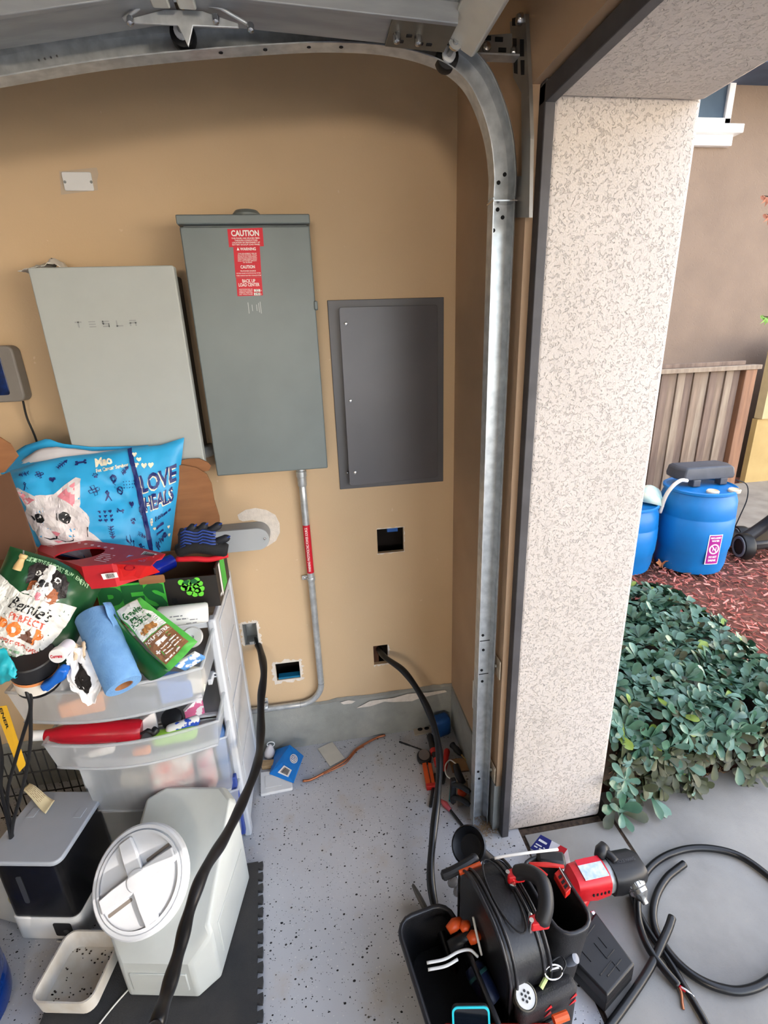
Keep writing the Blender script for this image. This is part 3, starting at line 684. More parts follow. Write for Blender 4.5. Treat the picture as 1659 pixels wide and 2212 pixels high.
MB().lathe((xm, CY, path[0].z-.012), [(.0135, -.05), (.0145, -.048), (.0145, -.02), (.017, -.018), (.017, .0), (.0145, .002), (.0145, .02)], 16).build('connector', M_GALV, cd, smooth='auto')
za, zb2 = wp(664, 1133, CY).z, wp(671, 1236, CY).z
wr = MB().lathe((xm, CY, zb2), [(.0123, 0), (.0123, za-zb2)], 20, cap=False).build('warning_wrap', M_RED, cd, smooth=True)
Sx = lambda u, v: Vector((xm+.0125*math.sin(u), CY-.0125*math.cos(u), v))
G = Print(); tw = (za-zb2)*.92; G.text('WARNING: PHOTOVOLTAIC POWER SOURCE', .0, 0, .0085, w=tw)
G.v = [((-(b-.0042))/.0125-.15, zb2+(za-zb2)*.04+a) for a, b in G.v]
G.build('print', M_WPR, Sx, wr, eps=.0002, maxlen=.2)
def strap(p, dirx, par):
    MB().lathe(p+Vector((0, 0, -.007)), [(.0135, 0), (.0145, .002), (.0145, .012), (.0135, .014)], 16).build('strap', M_GALV, par, smooth='auto')
    MB().box((min(p.x, p.x+dirx*.032), -.010, p.z-.008), (max(p.x, p.x+dirx*.032), -.007, p.z+.008)).build('strap_ear', M_GALV, par, bevel=.002)
    bolt(Vector((p.x+dirx*.022, -.010, p.z)), (0, -1, 0), .005, par)
strap(Vector((xm, CY, wp(672, 1250, CY).z)), -1, cd)
pz = wp(575, 1527, CY); MB().lathe(pz+Vector((-.007, 0, 0)), [(.0135, 0), (.0145, .002), (.0145, .012), (.0135, .014)], 16, (1, 0, 0)).build('strap', M_GALV, cd, smooth='auto')
MB().box((pz.x-.008, -.010, pz.z), (pz.x+.008, -.007, pz.z+.030)).build('strap_ear', M_GALV, cd, bevel=.002); bolt(Vector((pz.x, -.010, pz.z+.021)), (0, -1, 0), .005, cd)
# --- oblong grey conduit box
ob = thing('junction_box', 'oblong grey conduit box with rounded end beside plaster smear', 'junction box', wp(520, 1160, 0))
OY = -.07; rr_ = wp(581, 1160, OY); tz, bz = wp(540, 1143, OY).z, wp(540, 1190, OY).z; hh = (tz-bz)/2
out = [(rr_.x-hh+hh*math.cos(math.radians(t)), (tz+bz)/2+hh*math.sin(math.radians(t))) for t in range(-90, 91, 12)]+[(rr_.x-.21+hh*math.cos(math.radians(t)), (tz+bz)/2+hh*math.sin(math.radians(t))) for t in range(90, 271, 12)]
MB().prism(out, X_, Z_, Y_, (0, 0, 0), OY+.006, 0).build('box_body', mat('grey_pvc', (150, 152, 152), .5, var=.04), ob, bevel=.003)
MB().prism(out, X_, Z_, Y_, (0, 0, 0), OY, OY+.005).build('box_cover', mat('grey_pvc_cover', (172, 176, 178), .45, var=.03), ob, bevel=.001)
bolt(Vector((rr_.x-.014, OY, (tz+bz)/2)), (0, -1, 0), .0045, ob, h=.003)
# --- small elbow between the two cabinets
el = wp(440, 975, -.05); o = MB().tube(spline([Vector((el.x-.09, -.05, el.z)), Vector((el.x-.02, -.05, el.z)), Vector((el.x+.004, -.046, el.z-.002)), Vector((el.x+.012, -.02, el.z-.003)), Vector((el.x+.012, .0, el.z-.003))], 5), .019, 14).build('conduit_elbow', MATS['grey_pvc'], smooth=True)
props(o, 'short grey plastic elbow between white cabinet and grey panel', 'conduit')
# --- small grey wall device at the left edge
dv = thing('wall_display', 'small grey rounded wall device with dark blue screen', 'display', wp(10, 805, 0))
a, b = wp(37, 745, -.045), wp(34, 868, -.045); w = .12
cx, cz = a.x-w/2-.016, (a.z+b.z)/2
MB().prism(rrect(w, a.z-b.z, .018), X_, Z_, Y_, (cx, 0, cz), -.045, 0).build('housing', mat('warm_grey_plastic', (128, 122, 116), .5), dv, bevel=.005, seg=3)
MB().prism(rrect(w*.62, (a.z-b.z)*.74, .008), X_, Z_, Y_, (cx-.012, 0, cz), -.0465, -.044).build('screen', mat('dark_blue_screen', (16, 24, 44), .15, rgb2=(20, 48, 110), scale=26), dv, bevel=.001)
c0 = Vector((cx+.045, -.03, b.z)); o = MB().tube(spline([c0, c0+Vector((-.004, .005, -.05)), c0+Vector((.004, .006, -.12)), c0+Vector((0, .004, -.25))], 5), .0028, 6).build('device_cord', M_BLACK, smooth=True)
props(o, 'thin black cord hanging from the small wall device', 'cord')
# --- outlet on the front wall behind the track
of = thing('wall_outlet', 'white outlet plate low on the front wall behind the track', 'outlet', (.483, -.2, .3))
for px, (h0, h1) in (((1028, 1505), (.0, 0)),):
    p = at(1031, 1512, X=.483); MB().prism(rrect(.07, .115, .006), Y_, Z_, X_, (.483, p.y, p.z), -.006, 0).build('plate', M_WHITE, of, bevel=.002)
    MB().prism(rrect(.034, .03, .01), Y_, Z_, X_, (.483, p.y, p.z-.022), -.009, -.005).build('socket', M_WHITE, of)
    MB().prism(rrect(.034, .03, .01), Y_, Z_, X_, (.483, p.y, p.z+.022), -.009, -.005).build('socket', M_WHITE, of)
# ================================================================ left side: drawer tower and its heap
def xf(mb, M): mb.v = [M @ p for p in mb.v]; return mb
def edge(pts):
    P = [at(x, y, Y=d) for x, y, d in pts]; n = len(P)-1
    def f(u):
        t = min(max(u, 0), 1)*n; i = min(int(t), n-1); return P[i].lerp(P[i+1], t-i) if 0 <= u <= 1 else P[i].lerp(P[i+1], u*n-i)
    return f
def pillow(top, bot, thick, seed=0, wr=.006, pw=3., ws=9.):
    """soft bag face between a top and a bottom edge curve"""
    def Q(u, v): return bot(u).lerp(top(u), v)
    n0 = (Q(1, .5)-Q(0, .5)).cross(Q(.5, 1)-Q(.5, 0)).normalized()
    def prof(u, v):
        a = max(0, 1-abs(2*u-1)**pw); b = max(0, 1-abs(2*v-1)**pw); return math.sqrt(a*b) if a*b > 0 else 0
    def S(u, v): return Q(u, v)+n0*(prof(u, v)*(thick+wr*2*fbm((u*1.4+seed, v+seed*.3, seed), ws*.35, 4))+ wr*.5*fbm((u+seed, v, 5), ws, 3))
    def B(u, v): return Q(u, v)-n0*(prof(u, v)*thick*.8)+ n0*(wr*.5*fbm((u+seed, v, 5), ws, 3))
    return S, B, n0
def bag_mesh(S, B, nu=40, nv=30):
    return MB().grid(S, nu, nv).grid(B, nu, nv, flip=True)
M_TOWER = mat('tower_white', (198, 202, 207), .4, var=.03)
M_DRAW = mat('milky_drawer', (206, 210, 214), .28, var=.05, alpha=.40)
TX0, TX1, TY0, TY1 = -.745, -.305, -.37, -.045
tw = thing('drawer_tower', 'white plastic drawer tower with translucent drawers pulled open', 'drawer unit', (-.5, -.2, 0))
for x in (TX0, TX1-.014):
    sp = MB().box((x, TY0+.03, .02), (x+.014, TY1, .80)).build('side_panel', M_TOWER, tw, bevel=.004)
    MB().box((x-.004, TY0, 0), (x+.020, TY0+.034, .815)).build('front_post', M_TOWER, tw, bevel=.006)
    MB().box((x-.003, TY1-.03, 0), (x+.018, TY1+.002, .815)).build('back_post', M_TOWER, tw, bevel=.006)
    if x > TX0:
        for z0, z1 in ((.06, .25), (.30, .48), (.53, .64), (.68, .77)):
            MB().box((TX1+.0, TY0+.07, z0), (TX1+.0025, TY1-.06, z1)).build('recessed_panel', mat('tower_recess', (204, 207, 211), .45), sp, bevel=.001)
for z in (.035, .262, .49, .635, .80):
    MB().box((TX0+.01, TY0+.004, z-.010), (TX1-.01, TY0+.02, z+.008)).build('cross_rail', M_TOWER, tw, bevel=.003)
    MB().box((TX0+.01, TY0+.004, z-.003), (TX1-.01, TY1-.005, z+.002)).build('shelf', M_TOWER, tw) if z < .7 else None
for x in (TX0+.024, TX1-.035):
    for z in (.265, .495, .64): MB().box((x, TY0-.03, z-.012), (x+.012, TY0+.01, z+.006)).build('drawer_stop', M_TOWER, tw, bevel=.002)
def drawer(yf, z0, z1, bow=.035, flare=.012, yb=-.10, x0=TX0+.014, x1=TX1-.016):
    mb = MB(); n = 16; t = .0022
    fr = lambda u, s, zz: Vector((x0-s*flare+(x1-x0+2*s*flare)*u, yf-bow*math.sin(math.pi*u)-s*flare*.8, zz))
    def wall(off):
        ring = []
        for s, zz in ((0, z0), (1, z1)):
            row = [Vector((x0-s*flare+off, yb, zz))]+[fr(k/n, s, zz)+Vector((off*(1-2*k/n), off, 0)) for k in range(n+1)]+[Vector((x1+s*flare-off, yb, zz))]
            ring.append(row)
        return ring
    o, i = wall(0), wall(t)
    m = len(o[0])
    for a in (o,):
        for k in range(m-1): mb.add([a[0][k], a[0][k+1], a[1][k+1], a[1][k]], [(0, 1, 2, 3)])
    mb.add([p for p in o[0]], [tuple(range(m))]); 
    mb.add([o[1][0], o[1][-1], o[0][-1], o[0][0]], [(0, 1, 2, 3)])
    d = mb.build('drawer', M_DRAW, tw, fix=False)
    MB().tube([p+Z_*.001 for p in o[1]], .0045, 8).build('rim', M_DRAW, d, smooth=True)
    MB().tube([p+Vector((0, -.0015, .003)) for p in o[0][1:-1]], .004, 8).build('lower_lip', M_DRAW, d, smooth=True)
    return d
drawer(-.535, .690, .785); drawer(-.475, .486, .572); drawer(-.425, .268, .470, bow=.03, x0=TX0+.045); drawer(-.400, .045, .245, bow=.02, x0=TX0+.045)
# ---- things kept in the drawers
def lump(name, label, cat, c, size, m, seed=0, rot=0., bev=.006, group=None):
    M = Matrix.Translation(c) @ Matrix.Rotation(rot, 4, 'Z')
    mb = MB(); sx, sy, sz = size
    mb.grid(lambda u, v: Vector(((u-.5)*sx, -sy/2, v*sz)), 3, 2).box((-sx/2, -sy/2, 0), (sx/2, sy/2, sz)) if False else mb.box((-sx/2, -sy/2, 0), (sx/2, sy/2, sz))
    mb.v = [p+Vector((0, 0, p.z*.25*math.sin(seed+p.x*50))) for p in mb.v]
    o = xf(mb, M).build(name, m, bevel=bev, seg=2); return props(o, label, cat, group)
C_ = lambda n, c, **k: mat(n, c, k.pop('rough', .55), **k)
lump('snack_packet', 'orange packet seen through the front of the top drawer', 'packet', (-.60, -.52, .6935), (.10, .05, .055), C_('orange_packet', (226, 150, 84)), 1, .1)
lump('pet_wipes', 'dark grey wrapped pack behind the top drawer front', 'packet', (-.47, -.53, .6935), (.09, .05, .045), C_('slate_pack', (96, 104, 120)), 2, -.15)
lump('blue_pack', 'blue cloth bundle seen through the top drawer front', 'cloth', (-.385, -.515, .6935), (.075, .05, .06), C_('blue_pack', (90, 128, 190)), 3, .2)
lump('white_pack', 'white packet pressed against right end of top drawer front', 'packet', (-.340, -.49, .6935), (.04, .06, .05), C_('cream_pack', (228, 222, 208)), 4, .1)
lump('green_toy', 'lime green toy bone in the second drawer', 'pet toy', (-.44, -.44, .4895), (.12, .04, .05), C_('lime_toy', (150, 206, 66)), 2, .1, .015)
lump('orange_tag', 'small orange block in the second drawer', 'pet toy', (-.52, -.472, .4895), (.045, .02, .02), C_('orange_block', (226, 138, 74)), 1)
lump('treat_tube', 'small white tube lying in the second drawer', 'tube', (-.63, -.45, .4895), (.07, .03, .025), C_('pale_tube', (224, 222, 214)), 1, .1, .010)
lump('pet_brush', 'white and orange brush in the third drawer', 'brush', (-.48, -.41, .2715), (.12, .05, .14), C_('coral_mix', (232, 120, 88), rgb2=(222, 226, 210), scale=22), 3, .3, .02)
lump('pink_toy', 'pink and white plush toy in the third drawer', 'pet toy', (-.385, -.405, .2715), (.05, .05, .15), C_('pink_mix', (206, 92, 110), rgb2=(226, 220, 206), scale=24), 5, 0, .02)
lump('cream_towel', 'folded cream towel at the bottom of the third drawer', 'towel', (-.50, -.33, .2715), (.30, .10, .05), C_('cream_towel', (224, 214, 190)), 2, 0, .02)
lump('blue_toy', 'blue plush toy at right of the third drawer', 'pet toy', (-.342, -.37, .2715), (.03, .05, .16), C_('blue_toy', (92, 132, 190)), 2, 0, .01)
lump('navy_folder', 'navy blue folder standing in the bottom drawer', 'folder', (-.45, -.395, .0485), (.28, .02, .19), C_('navy_folder', (52, 74, 148)), 1, .03, .003)
lump('beige_pad', 'beige folded pad in the bottom drawer', 'pad', (-.46, -.30, .0485), (.30, .12, .12), C_('beige_pad', (214, 204, 186)), 1, 0, .02)
# red bottle lying in the second drawer
rb = thing('red_bottle', 'red pump bottle lying in the second drawer', 'bottle', (-.55, -.42, .56))
a, b = at(96, 1588, Y=-.445), at(308, 1576, Y=-.43); d = (b-a)
MB().lathe(a, [(.012, 0), (.014, .002), (.0165, .018), (.026, .05), (.029, .10), (.029, d.length-.012), (.024, d.length-.002), (.0, d.length)], 24, d).build('bottle_body', C_('red_gloss', (176, 22, 38), rough=.25), rb, smooth='auto')
MB().lathe(a, [(.011, -.032), (.0135, -.030), (.0135, 0), (.010, .002)], 18, d).build('cap', M_WHITE, rb, smooth='auto')
# small packs beside it
bx = lump('medicine_box', 'small white medicine box with red print beside red bottle', 'box', at(322, 1560, Y=-.40)-Z_*.02, (.04, .03, .05), C_('box_white', (226, 222, 220)), 0, .3, .002)
o = lump('foil_roll', 'white tube with blue and orange band in the second drawer', 'tube', at(395, 1565, Y=-.43)-Z_*.012, (.09, .024, .024), C_('tube_white', (236, 236, 234), rgb2=(40, 80, 190), scale=30, lo=.5, hi=.52), 0, .2, .010)
o = lump('pink_box', 'flat pink and white box standing at right of second drawer', 'box', at(420, 1540, Y=-.36)-Z_*.03, (.055, .012, .07), C_('pink_box', (214, 106, 150), rgb2=(240, 232, 236), scale=30, lo=.48, hi=.5), 0, .5, .001)
o = MB().lathe(at(370, 1545, Y=-.37)-Z_*.02, [(.026, 0), (.028, .004), (.028, .03), (.022, .034), (.0, .034)], 20, (.2, -.6, 1)).build('black_tin', M_BLACKP, smooth='auto'); props(o, 'small round black tin in the second drawer', 'tin')
o = MB().tube(spline([at(305, 1585, Y=-.45), at(318, 1578, Y=-.45), at(330, 1582, Y=-.45), at(338, 1575, Y=-.44)], 4), [.004]*4+[.006]*4+[.011]*5, 10).build('nail_clipper', M_BLACKP, smooth=True); props(o, 'black handled nail clipper resting beside the red bottle', 'clipper')
# ================================================================ heap on the top drawer
M_CARD = mat('brown_cardboard', (152, 104, 68), .85, rgb2=(136, 92, 60), scale=7, stretch=(1, 1, 6))
cbx = thing('cardboard_box', 'open brown cardboard box with rounded flaps behind the blue bag', 'box', (-.55, -.15, .82))
MB().box((-.86, -.145, .812), (-.33, -.140, 1.06)).box((-.86, -.34, .812), (-.854, -.14, 1.0)).box((-.336, -.23, .812), (-.33, -.14, .98)).box((-.86, -.34, .812), (-.33, -.14, .817)).build('box_body', M_CARD, cbx)
def traced(px, Y, t, name, m, par, bevel=0.):
    pts = [((at(x, y, Y=Y)).x, (at(x, y, Y=Y)).z) for x, y in px]
    return MB().prism(pts, X_, Z_, Y_, (0, Y, 0), -t/2, t/2).build(name, m, par, bevel=bevel)
traced([(365, 1000), (405, 991), (430, 990), (448, 998), (456, 1006), (452, 1016), (430, 1022), (375, 1030)], -.150, .005, 'flap', M_CARD, cbx)
traced([(360, 1010), (395, 1004), (425, 1010), (447, 1024), (457, 1044), (463, 1080), (474, 1115), (475, 1126), (466, 1134), (360, 1150)], -.165, .005, 'flap', M_CARD, cbx)
traced([(-60, 950), (0, 944), (22, 958), (40, 985), (10, 1020), (-60, 1030)], -.30, .005, 'flap', M_CARD, cbx)
traced([(-60, 1050), (20, 1020), (50, 1100), (80, 1190), (60, 1215), (-60, 1200)], -.36, .006, 'flap', mat('dark_cardboard', (96, 66, 46), .85), cbx)
# ---- blue cat bag
M_BLUE = mat('bag_sky_blue', (52, 168, 222), .42, rgb2=(44, 158, 214), scale=8)
M_NAVY = mat('bag_navy', (28, 44, 112), .45, var=.1); M_CREAM = mat('bag_cream', (236, 228, 204), .5, var=.02)
bl = thing('cat_litter_bag', 'blue cat litter bag with white cat portrait, top torn open', 'bag', at(210, 1200, Y=-.3))
top = edge([(2, 1020, -0.215), (40, 1012, -0.215), (81, 998, -0.205), (135, 987, -0.195), (200, 980, -0.185), (245, 973, -0.175), (290, 966, -0.165), (345, 962, -0.155), (398, 945, -0.145)])
bot = edge([(70, 1176, -0.275), (110, 1195, -0.285), (190, 1215, -0.275), (280, 1215, -0.265), (330, 1220, -0.245), (366, 1208, -0.215)])
S, B, n0 = pillow(top, bot, .045, 3, .007)
bag_mesh(S, B, 48, 36).build('bag_body', M_BLUE, bl, smooth=True, fix=False)
btop = edge([(-4, 1006, -0.185), (25, 982, -0.165), (52, 963, -0.155), (103, 947, -0.145), (132, 958, -0.145), (200, 966, -0.145), (288, 964, -0.150), (320, 962, -0.150)])
bbot = edge([(2, 1024, -0.220), (60, 1012, -0.215), (110, 1000, -0.205), (200, 990, -0.185), (290, 975, -0.170), (325, 970, -0.165)])
MB().grid(lambda u, v: bbot(u).lerp(btop(u), v)+Vector((0, .014*math.sin(math.pi*v)*math.sin(math.pi*u), 0)), 24, 6).build('torn_rim', M_BLUE, bl, smooth=True, solid=.002)
lin1 = edge([(12, 1020, -0.205), (35, 1006, -0.190), (60, 985, -0.177), (90, 968, -0.173), (120, 964, -0.170), (165, 970, -0.167), (230, 974, -0.163), (286, 968, -0.163)])
lin0 = edge([(10, 1026, -0.207), (60, 1010, -0.203), (110, 998, -0.198), (160, 992, -0.190), (220, 985, -0.180), (290, 975, -0.172)])
MB().grid(lambda u, v: lin0(u).lerp(lin1(u), v)+Vector((0, -.004-.004*fbm((u*9, v*4, 0), 1.), .003*fbm((u*12, v*5, 2), 1.))), 24, 6).build('inner_lining', mat('bag_lining', (204, 202, 206), .6, var=.1), bl, smooth=True, solid=.001)
UW, UH = 400., 230.
SP = lambda a, b: S(a/UW, b/UH)
# portrait: white cat on the left half
M_CAT = mat('print_white_fur', (226, 220, 220), .5, rgb2=(206, 198, 200), scale=30)
G = Print(); fur = []
for k in range(40):
    t = 2*math.pi*k/40; rx, ry = 74, 62
    fur.append((110+rx*math.cos(t)*(1+.03*math.sin(9*t)), 88+ry*math.sin(t)*(1+.04*math.sin(11*t))))
G.poly(fur); G.poly([(52, 120), (34, 172), (44, 176), (96, 140)]); G.poly([(120, 144), (172, 182), (180, 178), (170, 112)])
G.poly([(120, 40), (180, 70), (205, 40), (250, 22), (262, 10), (60, 10), (62, 40)])
G.build('cat_print', M_CAT, SP, bl, eps=.0015, maxlen=14)
mat('print_pink', (228, 138, 152), .5)
for nm, pl_ in (('ear_print', [(54, 126), (42, 164), (84, 138)]), ('ear_print', [(134, 144), (170, 172), (163, 120)]), ('nose_print', [(104, 62), (124, 62), (115, 52)]), ('mouth_print', [(104, 42), (126, 44), (114, 37)])):
    G = Print(); G.poly(pl_); G.build(nm, MATS['print_pink'], SP, bl, eps=.0024, maxlen=14)
for ex_, ey_ in ((84, 92), (141, 98)): G = Print(); G.poly(ellipse(12, 12, 18, ex_, ey_)); G.build('eye_print', M_BPR, SP, bl, eps=.0030, maxlen=14)
G = Print(); G.line([(115, 53), (113, 47), (98, 42), (86, 46)], 1.6); G.line([(113, 47), (130, 43), (148, 50), (150, 62)], 1.6)
G.line([(160, 38), (176, 48)], 1.4); G.line([(176, 60), (180, 78)], 1.4); G.line([(214, 40), (220, 26)], 1.4); G.line([(68, 86), (62, 100)], 1.6); G.line([(124, 90), (126, 106)], 1.6)
o_ = G.build('fur_strokes', M_BPR, SP, bl, eps=.0030, maxlen=14); o_['kind'] = 'stuff'
for ex_, ey_ in ((88, 96), (145, 102)): G = Print(); G.poly(ellipse(3.2, 3.2, 10, ex_, ey_)); G.build('eye_glint', M_WPR, SP, bl, eps=.0036)
# navy strip, navy icons, lettering
G = Print(); G.poly([(286, 226), (296, 228), (336, 4), (322, 2)]); G.build('navy_strip', M_NAVY, SP, bl, eps=.0020, maxlen=10); G = Print()
def fish(x, y, s, r):
    c, n = math.cos(r), math.sin(r); T = lambda a, b: (x+(a*c-b*n)*s, y+(a*n+b*c)*s)
    G.line([T(-12, 0), T(9, 0)], 1.6); G.poly([T(8, -5), T(15, 0), T(8, 5)])
    for k in (-9, -4, 1, 6): G.line([T(k-3, 5), T(k, 0), T(k-3, -5)], 1.3)
def bone(x, y, s, r):
    c, n = math.cos(r), math.sin(r); T = lambda a, b: (x+(a*c-b*n)*s, y+(a*n+b*c)*s)
    G.line([T(-6, 0), T(6, 0)], 4*s)
    for a, b in ((-8, 3), (-8, -3), (8, 3), (8, -3)): G.poly([T(a+3*math.cos(t*.785), b+3*math.sin(t*.785)) for t in range(8)])
def paw(x, y, s):
    G.poly(ellipse(5*s, 4*s, 10, x, y))
    for a, b in ((-6, 5), (-2, 8), (3, 8), (7, 5)): G.poly(ellipse(2*s, 2.4*s, 8, x+a*s, y+b*s))
def plaster(x, y, s):
    for r in (0, 1.57):
        c, n = math.cos(r+.3), math.sin(r+.3); pts = [(x+(a*c-b*n)*s, y+(a*n+b*c)*s) for a, b in ((-10, -3), (10, -3), (10, 3), (-10, 3), (-10, -3))]; G.line(pts, 1.4)
def ribbon(x, y, s): G.line([(x-5*s, y-10*s), (x+3*s, y+6*s), (x, y+10*s), (x-3*s, y+6*s), (x+6*s, y-10*s)], 1.8)
def yarn(x, y, s):
    for k in range(4): G.ring(x, y, 8*s*(1-k*.22), 8*s*(1-.1*k), 1.1, 14)
    G.line([(x-4, y-8*s), (x+2, y-14*s), (x-2, y-20*s)], 1.1)
def heart(x, y, s, fill=True):
    p = [(x+s*16*math.sin(t)**3/16*8/8, y+s*(13*math.cos(t)-5*math.cos(2*t)-2*math.cos(3*t)-math.cos(4*t))/16) for t in [2*math.pi*k/18 for k in range(18)]]
    G.poly(p) if fill else G.line(p+p[:1], 1.3)
def steth(x, y, s): G.line([(x-8*s, y+8*s), (x-9*s, y), (x-3*s, y-7*s), (x+3*s, y-3*s), (x+2*s, y+10*s)], 1.5); G.line([(x-3*s, y-7*s), (x+3*s, y-14*s), (x+10*s, y-12*s), (x+10*s, y-4*s)], 1.5); G.poly(ellipse(2.5*s, 2.5*s, 8, x+10*s, y-2*s))
fish(70, 206, 1., 3.1); steth(22, 186, .9); ribbon(68, 176, .9); plaster(104, 196, .8); heart(128, 182, 7); fish(150, 212, .9, .7); bone(182, 212, .9, .1)
paw(205, 180, .7); yarn(244, 172, .9); fish(276, 186, .8, .6); plaster(200, 152, 1); ribbon(225, 140, 1); G.ring(256, 148, 7, 7, 2); G.line([(250, 152), (262, 144)], 2); heart(282, 120, 7); yarn(306, 108, .8)
for k in range(14): G.poly(ellipse(1.6, 1.2, 6, 268+(k % 5)*7, 164-(k//5)*6))
for k in range(9): heart(204+(k % 3)*11, 108-(k//3)*9, 3.2)
bone(248, 108, .8, -.2); paw(280, 84, .9); fish(222, 66, 1, -1.6); steth(262, 50, 1); fish(300, 60, .8, -.3); plaster(296, 34, .9); bone(300, 12, .7, .8)
for k in range(5): heart(24+(k % 2)*9, 150-k*9, 3)
o_ = G.build('navy_icons', M_NAVY, SP, bl, eps=.0022, maxlen=10); o_['kind'] = 'stuff'; G = Print()
G.text('LOVE', 312, 142, 30, w=82, bold=.03, rot=.13); G.text('HEALS', 318, 106, 26, w=74, bold=.03, rot=.13); G.text('frive', 350, 26, 18, w=40, bold=.02, rot=.7)
G.text('Acces', 344, 84, 8, w=22, rot=.3); G.greek(367, 91, 20, 5, 2, .3); G.greek(346, 68, 26, 6, 3, .3); G.greek(346, 56, 24, 6, 4, .3); heart(338, 16, 9, False); heart(338, 16, 5, False)
o_ = G.build('navy_lettering', M_NAVY, SP, bl, eps=.0024, maxlen=10); o_['kind'] = 'stuff'
G = Print(); G.text('Mao', 208, 200, 16, w=40, bold=.05, rot=.05); G.text('Pet Cancer Survivor', 208, 188, 7, w=78, bold=.03, rot=.06)
for x, y, s in ((302, 214, 5), (310, 204, 5), (304, 194, 5), (320, 192, 6), (334, 192, 6), (340, 70, 4), (384, 66, 4), (388, 50, 4)): heart(x, y, s)
G.text('LOVE', 310.6, 139.8, 30, w=82, bold=.035, rot=.13); G.text('HEALS', 316.6, 103.8, 26, w=74, bold=.035, rot=.13); G.ring(332, 84, 2.6, 6, 2); G.line([(329, 78), (335, 90)], 1.6)
o_ = G.build('cream_print', M_CREAM, SP, bl, eps=.0014, maxlen=12); o_['kind'] = 'stuff'
# ---- red box with oval opening
def holed_prism(outer, inner_c, rx, ry, z0, z1, m, name, par, n=40):
    cx, cy = inner_c
    def hit(t):
        dx, dy = math.cos(t), math.sin(t); best = None
        for (x0, y0), (x1, y1) in zip(outer, outer[1:]+outer[:1]):
            ex, ey = x1-x0, y1-y0; den = dx*ey-dy*ex
            if abs(den) < 1e-12: continue
            s = ((x0-cx)*ey-(y0-cy)*ex)/den; k = ((x0-cx)*dy-(y0-cy)*dx)/den
            if s > 0 and -1e-6 <= k <= 1+1e-6 and (best is None or s < best): best = s
        return (cx+dx*best, cy+dy*best)
    ts = sorted([2*math.pi*k/n for k in range(n)]+[math.atan2(y-cy, x-cx) % (2*math.pi) for x, y in outer])
    O = [hit(t) for t in ts]; I = [(cx+rx*math.cos(t), cy+ry*math.sin(t)) for t in ts]; k = len(ts)
    mb = MB(); mb.rings([[Vector((x, y, z)) for x, y in L] for L, z in ((O, z0), (O, z1), (I, z1), (I, z1-.004), (O, z1-.005))], cap=False)
    mb.add([(x, y, z0) for x, y in O], [tuple(range(k))])
    return mb.build(name, m, par)
RZ = 1.05
rbx = thing('red_carton', 'red printed carton with oval opening in its top', 'carton', at(200, 1230, Z=.99))
outer = [((at(x, y, Z=RZ)).x, (at(x, y, Z=RZ)).y) for x, y in ((100, 1160), (195, 1168), (290, 1180), (300, 1200), (241, 1218), (176, 1224), (120, 1205), (80, 1188))][::-1]
c = at(172, 1196, Z=RZ); rx_ = abs(at(222, 1196, Z=RZ).x-at(124, 1196, Z=RZ).x)/2; ry_ = abs(at(172, 1184, Z=RZ).y-at(172, 1208, Z=RZ).y)/2
M_REDC = mat('red_card', (186, 28, 40), .5, rgb2=(176, 24, 36), scale=10)
holed_prism(outer, (c.x, c.y), rx_, ry_, RZ-.06, RZ, M_REDC, 'carton_body', rbx)
fl = [at(241, 1217, Z=RZ), at(290, 1180, Z=RZ), at(357, 1196, Z=RZ+.004), at(349, 1207, Z=RZ-.002), at(338, 1210, Z=RZ-.002), at(326, 1222, Z=RZ-.004)]
MB().rings([fl, [p-Z_*.002 for p in fl]]).build('side_flap', M_REDC, rbx)
fb_ = [at(241, 1219, Z=RZ-.004), at(320, 1215, Z=RZ-.004), at(345, 1236, Y=at(241, 1219, Z=RZ-.004).y), at(300, 1250, Y=at(241, 1219, Z=RZ-.004).y-.002), at(252, 1256, Y=at(241, 1219, Z=RZ-.004).y-.002)]
MB().rings([fb_, [p+Y_*.002 for p in fb_]]).build('front_flap', mat('red_card_inside', (206, 28, 26), .45), rbx)
SR = quad(at(100, 1160, Z=RZ), at(290, 1180, Z=RZ), at(241, 1217, Z=RZ), at(80, 1188, Z=RZ)); SR0 = SR
G = Print(); G.greek(.03, .84, .09, .10, 1); G.greek(.17, .82, .08, .08, 2)
for k in range(6): G.poly(ellipse(.020, .05, 5+k % 3, .42+k*.08, .82-.02*k))
for k in range(4): G.greek(.09, .60-k*.09, .09, .05, k)
G.text('un', .02, .60, .16, w=.06, bold=.04); 
for k in range(5): G.greek(.78, .35-k*.09, .16, .05, k+9)
G.build('print', mat('pink_print', (232, 190, 196), .5), SR, rbx, eps=.001)
qf = quad(at(290, 1186, Z=RZ+.001), at(345, 1198, Z=RZ+.003), at(322, 1218, Z=RZ-.003), at(262, 1212, Z=RZ-.001))
G = Print(); G.rect(.42, .62, .92, .98); G.build('white_label', M_WPR, qf, rbx, eps=.0012)
G = Print(); G.barcode(.47, .66, .87, .93, 16)
G.build('barcode', M_BPR, qf, rbx, eps=.002)
G = Print(); G.greek(.05, .25, .25, .3, 5); [G.greek(.38, .48-k*.12, .4, .06, k) for k in range(4)]; [G.text('lorem text', .38, .48-k*.12, .07, w=.4) for k in range(0)]
G.build('blue_print', mat('pale_blue_print', (150, 160, 214), .5), qf, rbx, eps=.0012)
yb_ = at(200, 1223, Z=RZ).y-.008; lb = [at(x, y, Y=yb_) for x, y in ((218, 1240), (252, 1236), (256, 1247), (224, 1252))]
ql = quad(lb[0], lb[1], lb[2], lb[3]); G = Print(); G.rect(0, 0, 1, 1); G.build('white_label', M_WPR, ql, rbx, eps=.0005); G = Print(); G.barcode(.25, .1, .8, .9, 14); G.build('barcode', M_BPR, ql, rbx, eps=.0012)
